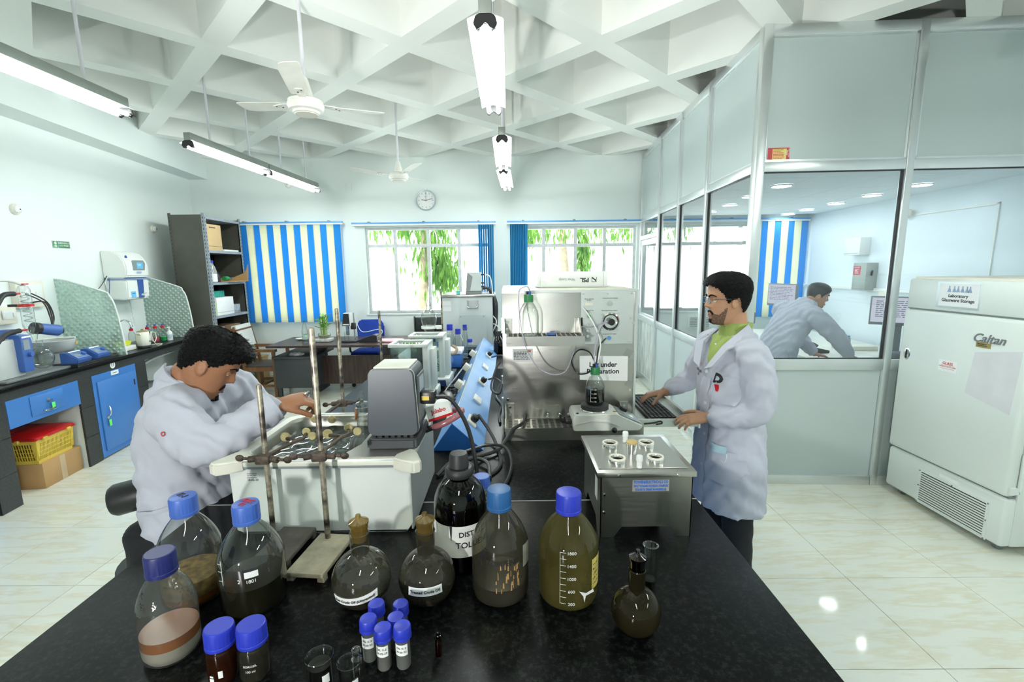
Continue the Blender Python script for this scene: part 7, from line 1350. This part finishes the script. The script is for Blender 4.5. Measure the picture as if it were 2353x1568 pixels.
def person_standing():
    base = Vector((1.12, 2.25, 0)); SK = skinmat('skin_tan', (.50, .27, .16)); P = thing('person', 'standing man in a white lab coat with glasses typing on the pull-out keyboard', 'person', base)
    fw = Vector((-.98, -.19, 0)).normalized(); lf = Vector((-fw.y, fw.x, 0)); up = Vector((0, 0, 1))
    hf = Vector((-.985, .10, -.05)).normalized(); hl = up.cross(hf).normalized(); hu = hf.cross(hl); hc = Vector((1.062, 2.25, 1.590)); M = Matrix((hf, hl, hu)).transposed().to_4x4(); M.translation = hc; M = M @ Matrix.Scale(1.0, 4)
    L_, R_ = Vector((1.115, 2.085, 1.345)), Vector((1.07, 2.42, 1.35)); Le, Re = Vector((1.142, 2.06, 1.085)), Vector((1.03, 2.57, 1.12)); Lw, Rw = Vector((.965, 2.165, 1.022)), Vector((.868, 2.535, 1.052)); nk = Vector((1.11, 2.25, 1.43))
    b = MB(); head_mesh(b, M); chain(b, [nk-up*.08, nk+up*.02, hc+hu*-.055-hf*.03], [.065, .058, .056], 18)
    loft(b, [((1.13, 2.25, .95), lf*.12, fw*.08), ((1.13, 2.25, 1.2), lf*.14, fw*.09), ((1.125, 2.25, 1.36), lf*.13, fw*.07), ((1.135, 2.25, 1.42), lf*.06, fw*.05)])
    chain(b, [L_-lf*.06, L_, Le, Lw, Lw+(Lw-Le).normalized()*.01], [.05, .05, .04, .027, .026]); chain(b, [R_+lf*.06, R_, Re, Rw], [.05, .05, .04, .027])
    hand(b, Lw, (-.88, .10, -.10), (-.05, .35, -1), 1, (14, 16, 20, 24), (.5, .7, .1), .98); hand(b, Rw, (-.95, .12, -.22), (-.1, .0, -1), -1, (20, 22, 22, 24), (.55, .8, .25), .98, .16)
    for s in (-1, 1): chain(b, [Vector((1.13, 2.25, .95))+lf*s*.09, Vector((1.13, 2.25, .5))+lf*s*.09, Vector((1.14, 2.25, .1))+lf*s*.10], [.07, .055, .045])
    body = addmesh('body', fuse(b, .0048, 2, fac=.4), SK, P, base); Mb = Matrix.Translation(-base) @ M
    # hair: side parted, combed up and back
    hairline = lambda th: interp([(0, .072), (.5, .074), (.9, .062), (1.15, .035), (1.35, -.012), (1.55, .004), (1.75, .012), (2.0, -.035), (2.4, -.062), (3.15, -.070)], abs(th))
    shell(Mb, lambda th, z, r: z > hairline(th)+r.uniform(-.002, .002), lambda th, z: .009+.012*max(0, min(1, (z-.03)/.06))*(1 if abs(th) < 2 else .8)+.009*math.exp(-((z-.085)/.02)**2)*max(0, math.cos(th)), HAIR, body, 'hair', .0016)
    shell(Mb, lambda th, z, r: abs(th) < 1.35 and z < interp([(0, -.085), (.25, -.083), (.32, -.05), (.45, -.062), (.9, -.066), (1.15, -.05), (1.3, -.03)], abs(th)) and z > -.119 and not (abs(th) < .30 and -.083 < z) and r.random() < .97, lambda th, z: .0012, pm('stubble', (.16, .09, .06), .7, vary=.5, vscale=200), body, 'beard', .0003); shell(Mb, lambda th, z, r: abs(th) < .34 and -.117 < z < -.088, lambda th, z: .003, STUB, body, 'goatee', .0006)
    face_parts(Mb, body, .1, moustache=True)
    g = MB()
    for s in (-1, 1):
        c = Vector((.098, s*.034, .004)); g.tube([Mb @ (c+Vector((-.004*abs(math.cos(q)), s*.0+.024*math.cos(q), .016*math.sin(q)))) for q in [k*math.pi/7 for k in range(14)]], .0011, 6, 2, True); g.tube([Mb @ Vector((.093, s*.058, .008)), Mb @ Vector((.05, s*.077, .010)), Mb @ Vector((-.015, s*.081, .008)), Mb @ Vector((-.025, s*.080, -.008))], .0015, 6, 3)
    g.tube([Mb @ Vector((.100, -.011, .008)), Mb @ Vector((.106, 0, .011)), Mb @ Vector((.100, .011, .008))], .0011, 6, 3); gl = part('glasses', g, pm('glasses_metal', (.25, .23, .22), .3, .8), body)
    for s in (-1, 1):
        q = MB(); q.lathe([(.001, 0), (.022, 0), (.022, .0008), (.001, .0008)], (0, 0, 0), 24, 'x'); q.xf(Mb @ Matrix.Translation((.097, s*.034, .004)) @ Matrix.Diagonal((1, 1.05, .7, 1))); part('lens', q, glass('lens', (.93, .95, .97), .7, .1), gl)
    # shirt collar
    SH = pm('shirt_green', (.30, .40, .10), .7); q = MB()
    cf = nk+up*.0; loft(q, [(Vector((1.12, 2.25, 1.30)), lf*.085, fw*.095), (Vector((1.122, 2.25, 1.40)), lf*.075, fw*.088), (nk+up*.015, lf*.068, fw*.070), (nk+up*.05-fw*.010, lf*.066, fw*.068)]); 
    for s in (-1, 1):
        a0 = nk+up*.046+fw*.058+lf*s*.008; q.ring_loft([[p, p+fw*.012, p+fw*.012-up*.004, p-up*.004] for p in (a0, nk-up*.02+fw*.115+lf*s*.052, nk+up*.046+lf*s*.072+fw*.012)])
    addmesh('shirt', fuse(q, .006, 2), SH, body, base); 
    sb = part('shirt_button', MB().ball((nk-up*.055+fw*.103)-base, .005), WHITE, body)
    # trousers and shoes
    q = MB()
    for s in (-1, 1): o = lf*s*.10; chain(q, [Vector((1.125, 2.25, .72))+o*.8, Vector((1.125, 2.25, .5))+o*.85, Vector((1.14, 2.25, .08))+o*.95], [.080, .076, .066], 18)
    addmesh('trousers', fuse(q, .011, 3, .01, .08), TROU, body, base)
    for s in (-1, 1): q = MB(); c = Vector((1.15, 2.25, 0))+lf*s*.105; q.ball((c+fw*.06+up*.04)-base, .05, (2.6, .95, .8), 20, 12, Matrix.Rotation(math.atan2(fw.y, fw.x), 3, 'Z')); part('shoe', q, BLACK, body)
    # coat
    q = MB(); fwd = fw
    loft(q, [((1.118, 2.25, .54), lf*.205, fw*.150), ((1.118, 2.25, .62), lf*.20, fw*.150), ((1.115, 2.25, .80), lf*.19, fw*.145), ((1.11, 2.25, 1.0), lf*.175, fw*.132), ((1.10, 2.25, 1.15), lf*.172, fw*.130), ((1.10, 2.25, 1.26), lf*.175, fw*.122), ((1.105, 2.25, 1.345), lf*.165, fw*.10), ((1.115, 2.25, 1.40), lf*.12, fw*.082), ((1.12, 2.25, 1.435), lf*.08, fw*.066)], 32, .82)
    chain(q, [L_-lf*.07+up*.005, L_, (L_+Le)/2+Vector((.015, -.015, 0)), Le, (Le*.45+Lw*.55)+Vector((0, 0, -.012)), Lw+(Le-Lw).normalized()*.02], [.065, .075, .072, .066, .056, .044], 20); chain(q, [R_+lf*.07+up*.005, R_, (R_+Re)/2, Re, (Re+Rw)/2, Rw+(Re-Rw).normalized()*.03], [.065, .072, .066, .058, .050, .042], 20)
    cm = fuse(q, .0095, 3, .026, .055, .5, 2); coat = addmesh('lab_coat', cm, COAT, P, base); sk = Skin_(cm)
    # hollow neck: collar and lapels
    q = MB()
    for s in (-1, 1):
        A = [nk-base+up*.052-fw*.062+lf*s*.03, nk-base+up*.045+lf*s*.085-fw*.005, nk-base-up*.05+fw*.115+lf*s*.075, nk-base-up*.17+fw*.168+lf*s*.02, nk-base-up*.15+fw*.165+lf*s*.075, nk-base-up*.06+fw*.125+lf*s*.125, nk-base-up*.012+lf*s*.125-fw*.02, nk-base+up*.0-fw*.085+lf*s*.03]
        c = [v+up*.0 for v in A]; q.ring_loft([[c[0], c[7]], [c[1], c[6]], [c[2], c[5]], [c[3], c[4]]], False) if 0 else [q.quad([c[a]+fw*.006, c[b2]+fw*.006, c[d2]+fw*.006, c[e2]+fw*.006]) for a, b2, d2, e2 in ((0, 1, 6, 7), (1, 2, 5, 6), (2, 3, 4, 5))]
    bmesh.ops.remove_doubles(q.bm, verts=q.bm.verts, dist=.001); bmesh.ops.subdivide_edges(q.bm, edges=list(q.bm.edges), cuts=2, use_grid_fill=True); bmesh.ops.recalc_face_normals(q.bm, faces=q.bm.faces); bmesh.ops.solidify(q.bm, geom=list(q.bm.faces), thickness=.006); part('collar', q, COAT, coat, smooth=60)
    C0 = Vector((1.11, 2.25, 0))-base
    def F(side, z): return C0+lf*side+up*z
    vp = patch(sk, F(0, 1.335), lf, up, -fw, .15, .17, MATS['shirt_green'], body, 'shirt_front', .006, 10, poly='v'); patch(sk, F(0, .90), lf, up, -fw, .045, .62, COAT, coat, 'button_placket', .004, 16)
    for z in (1.24, 1.08, .92, .76):
        p, n_ = sk.hit(F(.0, z)+fw*.5, -fw)
        if p is not None: part('button', MB().cyl(p+fw*.004, p+fw*.009, .0085, n=14), pm('button_white', (.72, .73, .76), .3), coat)
    pk = patch(sk, F(.105, 1.17), lf, up, -fw, .115, .135, COAT, coat, 'breast_pocket', .005); patch(sk, F(.11, .79), lf, up, -fw, .155, .165, COAT, coat, 'side_pocket', .006)
    b1 = patch(sk, F(.072, 1.174), lf, up, -fw, .017, .034, pm('logo_red', (.6, .01, .015), .5), coat, 'logo_bar', .009, 4); cloth_text(sk, 'D', .060, INK, coat, F(.077, 1.220), lf, up, -fw, .0036, .010, 'logo_letter')
    for k, (s_, m_) in enumerate((('KULSE', INKRED), ('r W', INKRED), ('ENALISE', INK), ('ARS', INK))): cloth_text(sk, s_, .018, m_, coat, F(-.085, 1.262-.017*k), lf, up, -fw, .0004, .005)
    mk = patch(sk, F(.10, .878), lf, up, -fw, .075, .04, pm('mask_blue', (.45, .66, .72), .7), coat, 'face_mask', .010, 6, label='pale blue face mask tucked in the pocket')
    p, n_ = sk.hit(F(.12, .85)+fw*.5, -fw)
    if p is not None: part('mask_loop', MB().tube([p+fw*.012+up*.01-lf*.03, p+fw*.014-up*.02-lf*.02, p+fw*.014-up*.028+lf*.02, p+fw*.014+lf*.04, p+fw*.012+up*.02+lf*.035], .0022, 6, 4), WHITE, mk or coat)
person_standing()

def person_bending():
    base = Vector((-1.3, 1.68, 0)); SK = skinmat('skin_brown', (.36, .165, .085)); P = thing('person', 'man in a white lab coat leaning over the water bath with his hand stretched out', 'person', base)
    up = Vector((0, 0, 1)); fw = Vector((.98, -.10, 0)).normalized(); lf = up.cross(fw).normalized()
    hf = Vector((.73, .36, -.58)).normalized(); hl = up.cross(hf).normalized(); hu = hf.cross(hl).normalized(); hc = Vector((-1.105, 1.665, 1.422)); M = Matrix((hf, hl, hu)).transposed().to_4x4(); M.translation = hc
    nk = Vector((-1.20, 1.675, 1.365)); Rs, Ls = Vector((-1.165, 1.535, 1.285)), Vector((-1.13, 1.85, 1.285)); Re, Le = Vector((-1.005, 1.485, 1.175)), Vector((-1.08, 1.95, 1.10)); Rw, Lw = Vector((-.855, 1.625, 1.275)), Vector((-1.02, 1.86, 1.03))
    b = MB(); head_mesh(b, M); chain(b, [nk-up*.10-fw*.03, nk, hc-hu*.06-hf*.03], [.065, .060, .057], 18)
    loft(b, [((-1.25, 1.68, .72), lf*.11, fw*.08), ((-1.24, 1.68, .95), lf*.11, fw*.08), ((-1.22, 1.68, 1.2), lf*.11, fw*.08), ((-1.20, 1.68, 1.33), lf*.08, fw*.05)])
    chain(b, [Rs+lf*.06, Rs, Re, Rw], [.05, .05, .042, .030]); chain(b, [Ls-lf*.06, Ls, Le, Lw], [.05, .05, .042, .030])
    hand(b, Rw, (.90, .40, .12), (.15, .35, -.92), 1, (34, 42, 48, 54), (.85, .35, .40), 1.04, .03, 30); hand(b, Lw, (.7, -.5, -.2), (0, -.1, -1), -1, (22, 24, 24, 26))
    for s in (-1, 1): chain(b, [Vector((-1.30, 1.68, .72))+lf*s*.09, Vector((-1.12, 1.68, .60))+lf*s*.16, Vector((-1.2, 1.68, .30))+lf*s*.16], [.07, .055, .045])
    body = addmesh('body', fuse(b, .0048, 2, fac=.4), SK, P, base); Mb = Matrix.Translation(-base) @ M
    hairline = lambda th: interp([(0, .068), (.5, .066), (.85, .050), (1.1, .040), (1.32, .014), (1.5, .006), (1.75, .012), (2.0, -.020), (2.4, -.045), (3.15, -.050)], abs(th))
    shell(Mb, lambda th, z, r: z > hairline(th)+r.uniform(-.004, .004), lambda th, z: .005+.018*max(0, min(1, (z-.03)/.05))*(1.0 if abs(th) < 1.2 else .75)+.014*math.exp(-((z-.082)/.016)**2)*max(0, math.cos(th)), HAIR, body, 'hair', .0024)
    sp = MB(); rnd = random.Random(11)
    for k in range(240):
        th = rnd.uniform(-1.5, 1.5); z = rnd.uniform(.070, .114); p = Mb @ head_point(th, z, .012); d = (Mb.to_3x3() @ (head_point(th, z, .05)-head_point(th, z, 0)+Vector((.022, 0, .012)))).normalized(); l = rnd.uniform(.016, .032); s_ = d.orthogonal().normalized()*.0022
        sp.ring_loft([[p-s_, p+s_, p+d.cross(s_)], [p+d*l-s_*.2, p+d*l+s_*.2, p+d*l+d.cross(s_)*.2]])
    part('hair_spikes', sp, HAIR, body)['kind'] = 'stuff'
    shell(Mb, lambda th, z, r: abs(th) < .30 and -.121 < z < -.090, lambda th, z: .004+.010*math.exp(-((z+.112)/.012)**2), STUB, body, 'goatee', .001); face_parts(Mb, body, .35, closed=True, lips=(.22, .09, .07))
    part('ring', MB().tube([(Rw+Vector((.095, .055, .02))-base)+Vector((.0, .012*math.cos(a), .012*math.sin(a))) for a in [k*math.pi/5 for k in range(10)]], .0025, 6, 2, True).ball(Rw+Vector((.092, .040, .028))-base, .007, (1, .6, 1)), CHROME, body); part('wrist_thread', MB().tube([(Rw-(Rw-Re).normalized()*.004-base)+Vector((.010*math.cos(a)*.4, -.024*math.cos(a), .026*math.sin(a))) for a in [k*math.pi/6 for k in range(12)]], .0035, 6, 2, True), INKRED, body)
    q = MB()
    for s in (-1, 1): chain(q, [Vector((-1.32, 1.68, .70))+lf*s*.09, Vector((-1.12, 1.68, .60))+lf*s*.16, Vector((-1.2, 1.68, .28))+lf*s*.16], [.10, .085, .07], 18)
    loft(q, [((-1.32, 1.68, .66), lf*.17, fw*.12), ((-1.32, 1.68, .82), lf*.17, fw*.12)]); addmesh('trousers', fuse(q, .011, 3, .01, .08), TROU, body, base)
    for s in (-1, 1): q = MB(); c = Vector((-1.17, 1.68, .262))+lf*s*.16; q.ball(c-base, .045, (2.4, .95, .75), 20, 12); part('shoe', q, BLACK, body)
    q = MB()
    loft(q, [((-1.25, 1.69, .70), lf*.18, fw*.135), ((-1.245, 1.69, .80), lf*.18, fw*.14), ((-1.24, 1.69, .92), lf*.175, fw*.14), ((-1.24, 1.69, 1.05), lf*.175, fw*.14), ((-1.235, 1.69, 1.17), lf*.175, fw*.135), ((-1.21, 1.69, 1.27), lf*.17, fw*.12), ((-1.20, 1.685, 1.34), lf*.135, fw*.095), ((-1.20, 1.68, 1.38), lf*.085, fw*.075), ((-1.20, 1.68, 1.41), lf*.072, fw*.066)], 32, .84)
    chain(q, [Rs+lf*.09, Rs, (Rs+Re)/2+Vector((0, -.015, -.02)), Re, (Re*.5+Rw*.5), Rw+(Re-Rw).normalized()*.018], [.07, .08, .080, .074, .064, .054], 20); chain(q, [Ls-lf*.09, Ls, Le, (Le+Lw)/2, Lw+(Le-Lw).normalized()*.02], [.07, .08, .072, .062, .050], 20)
    cm = fuse(q, .0095, 3, .030, .06, .5, 2); coat = addmesh('lab_coat', cm, COAT, P, base); sk = Skin_(cm)
    # standing collar round the neck, folded cuff, hem band
    q = MB(); n = 26; ax = (hc-hu*.06-hf*.03-nk).normalized(); ax = (ax+up*.5).normalized(); s1 = lf; s2 = ax.cross(s1)
    for ring in (0,):
        r0 = [nk-base-ax*.035-fw*.008+s1*.098*math.cos(a)-s2*-.105*math.sin(a) for a in [R(115+310*k/n) for k in range(n+1)]]; r1 = [nk-base+ax*.035+s1*.078*math.cos(a)-s2*-.085*math.sin(a) for a in [R(115+310*k/n) for k in range(n+1)]]
        for k in range(n): q.quad([r0[k], r0[k+1], r1[k+1], r1[k]])
    bmesh.ops.remove_doubles(q.bm, verts=q.bm.verts, dist=.001); bmesh.ops.recalc_face_normals(q.bm, faces=q.bm.faces); bmesh.ops.solidify(q.bm, geom=list(q.bm.faces), thickness=.006); part('collar', q, COAT, coat, smooth=60)
    q = MB(); d = (Rw-Re).normalized(); q.tube([Rw-d*.06-base, Rw-d*.006-base], .0585, 24, 1); part('cuff', q, COAT, coat)
    cloth_text(sk, 'O', .02, INKRED, coat, Vector((-1.12, 1.68, 1.24))-base, (1, 0, 0), up, (0, 1, 0), .0006, .004)
    p1 = patch(sk, Vector((-1.24, 1.68, .93))-base, (1, 0, .25), up, (0, 1, 0), .20, .012, COAT, coat, 'pocket_welt', .006)
    # tall stool chair with black bolster
    c = thing('lab_stool', 'black padded lab stool under the leaning man, its bolster sticking out', 'stool', (-1.34, 1.68, 0)); LE = pm('black_leather', (.012, .013, .014), .4)
    part('seat', MB().lathe([(.001, .60), (.17, .60), (.185, .615), (.18, .65), (.15, .665), (.001, .668)], n=30), LE, c); part('column', MB().cyl((0, 0, .06), (0, 0, .6), .028, n=14), CHROME, c); part('foot_ring', MB().tube([(.2*math.cos(a), .2*math.sin(a), .24) for a in [k*math.pi/8 for k in range(16)]], .011, 8, 1, True), CHROME, c)
    for k in range(5): l = part('base_arm', MB().tube([(0, 0, .08), (.14, 0, .07), (.27, 0, .04)], .018, 8, 2), BLACK, c, rot=(0, 0, k*1.2566)); part('glide', MB().cyl((.27, 0, 0), (.27, 0, .045), .02, n=12), BLACK, l)
    part('bolster', MB().lathe([(.02, 0), (.05, .004), (.058, .018), (.058, .30), (.05, .314), (.01, .318)], n=26, axis='x').xf(Matrix.Translation((-.125, -.10, .93)) @ Matrix.Rotation(R(24), 4, 'Z') @ Matrix.Rotation(R(-8), 4, 'Y')), LE, c); part('bolster_bar', MB().tube([(-.08, 0, .60), (-.14, -.02, .66), (-.02, -.05, .90)], .014, 8, 3), CHROME, c)
person_bending()

def person_office():
    base = Vector((2.72, 4.62, 0)); SK = skinmat('skin_light_brown', (.48, .27, .18)); P = thing('person', 'man in a white coat bending over the counter inside the office', 'person', base)
    up = Vector((0, 0, 1)); fw = Vector((.93, .36, 0)).normalized(); lf = up.cross(fw).normalized(); hf = Vector((.92, -.26, -.26)).normalized(); hl = up.cross(hf).normalized(); hu = hf.cross(hl).normalized(); hc = Vector((3.10, 4.64, 1.445)); M = Matrix((hf, hl, hu)).transposed().to_4x4(); M.translation = hc
    nk = Vector((2.985, 4.60, 1.375)); Rs, Ls = Vector((2.93, 4.44, 1.27)), Vector((2.83, 4.78, 1.29)); Re, Le = Vector((3.14, 4.40, 1.08)), Vector((3.02, 4.82, 1.05)); Rw, Lw = Vector((3.33, 4.42, .86)), Vector((3.18, 4.72, .83))
    b = MB(); head_mesh(b, M, 56, 54); chain(b, [nk-fw*.06-up*.05, nk, hc-hu*.06-hf*.03], [.065, .06, .056], 16); loft(b, [((2.70, 4.62, .85), lf*.13, fw*.09), ((2.78, 4.62, 1.08), lf*.13, fw*.08), ((2.90, 4.61, 1.28), lf*.13, fw*.08), ((2.96, 4.60, 1.36), lf*.07, fw*.06)])
    chain(b, [Rs+lf*.06, Rs, Re, Rw], [.05, .05, .04, .028]); chain(b, [Ls-lf*.06, Ls, Le, Lw], [.05, .05, .04, .028]); hand(b, Rw, (.8, .2, -.25), (0, 0, -1), 1, (14, 14, 16, 18)); hand(b, Lw, (.9, -.1, -.15), (0, 0, -1), -1, (16, 16, 18, 20))
    for s in (-1, 1): chain(b, [Vector((2.70, 4.62, .85))+lf*s*.09, Vector((2.72, 4.62, .5))+lf*s*.09, Vector((2.70, 4.62, .1))+lf*s*.09], [.07, .055, .045])
    body = addmesh('body', fuse(b, .006, 2, fac=.4), SK, P, base); Mb = Matrix.Translation(-base) @ M
    hairline = lambda th: interp([(0, .070), (.5, .070), (.9, .050), (1.2, .020), (1.4, -.012), (1.55, .004), (1.75, .010), (2.0, -.030), (2.4, -.055), (3.15, -.060)], abs(th)); shell(Mb, lambda th, z, r: z > hairline(th), lambda th, z: .005+.009*max(0, min(1, (z-.03)/.06)), pm('hair_dark', (.016, .016, .018), .5, vary=.3, vscale=60), body, 'hair', .001, 90, 60); face_parts(Mb, body, .2, moustache=False)
    q = MB()
    for s in (-1, 1): chain(q, [Vector((2.70, 4.62, .84))+lf*s*.09, Vector((2.72, 4.62, .5))+lf*s*.1, Vector((2.70, 4.62, .06))+lf*s*.1], [.105, .085, .07], 16)
    addmesh('trousers', fuse(q, .012, 3), TROU, body, base)
    for s in (-1, 1): part('shoe', MB().ball(Vector((2.76, 4.62, .04))+lf*s*.1-base, .046, (2.5, 1, .8)), BLACK, body)
    q = MB(); t2 = Vector((.45, .17, .87)).normalized(); dp = t2.cross(lf).normalized()*-1
    loft(q, [((2.68, 4.62, .62), lf*.21, fw*.15), ((2.69, 4.62, .80), lf*.20, fw*.15), ((2.73, 4.62, .95), lf*.19, dp*.145), ((2.80, 4.62, 1.10), lf*.195, dp*.14), ((2.87, 4.61, 1.23), lf*.195, dp*.13), ((2.93, 4.605, 1.33), lf*.15, dp*.10), ((2.965, 4.60, 1.385), lf*.085, dp*.075), ((2.975, 4.60, 1.41), lf*.072, dp*.066)], 30, .84)
    chain(q, [Rs+lf*.08, Rs, Re, (Re+Rw)/2, Rw-(Rw-Re).normalized()*.03], [.09, .095, .08, .068, .052], 18); chain(q, [Ls-lf*.08, Ls, Le, (Le+Lw)/2, Lw-(Lw-Le).normalized()*.03], [.09, .095, .08, .066, .05], 18)
    cm = fuse(q, .010, 3, .028, .07, .5, 2); coat = addmesh('lab_coat', cm, COAT, P, base); sk = Skin_(cm)
    n = 22; q = MB(); r0 = [nk-base-up*.055-fw*.02+lf*.095*math.cos(a)+fw*.09*math.sin(a) for a in [R(120+300*k/n) for k in range(n+1)]]; r1 = [nk-base+up*.012-fw*.012+lf*.075*math.cos(a)+fw*.072*math.sin(a) for a in [R(120+300*k/n) for k in range(n+1)]]
    for k in range(n): q.quad([r0[k], r0[k+1], r1[k+1], r1[k]])
    bmesh.ops.remove_doubles(q.bm, verts=q.bm.verts, dist=.001); bmesh.ops.solidify(q.bm, geom=list(q.bm.faces), thickness=.006); part('collar', q, COAT, coat, smooth=60); patch(sk, Vector((2.74, 4.62, .86))-base, (1, 0, .6), (-.5, 0, 1), (0, 1, 0), .012, .2, COAT, coat, 'pocket_slit', .004)
person_office()
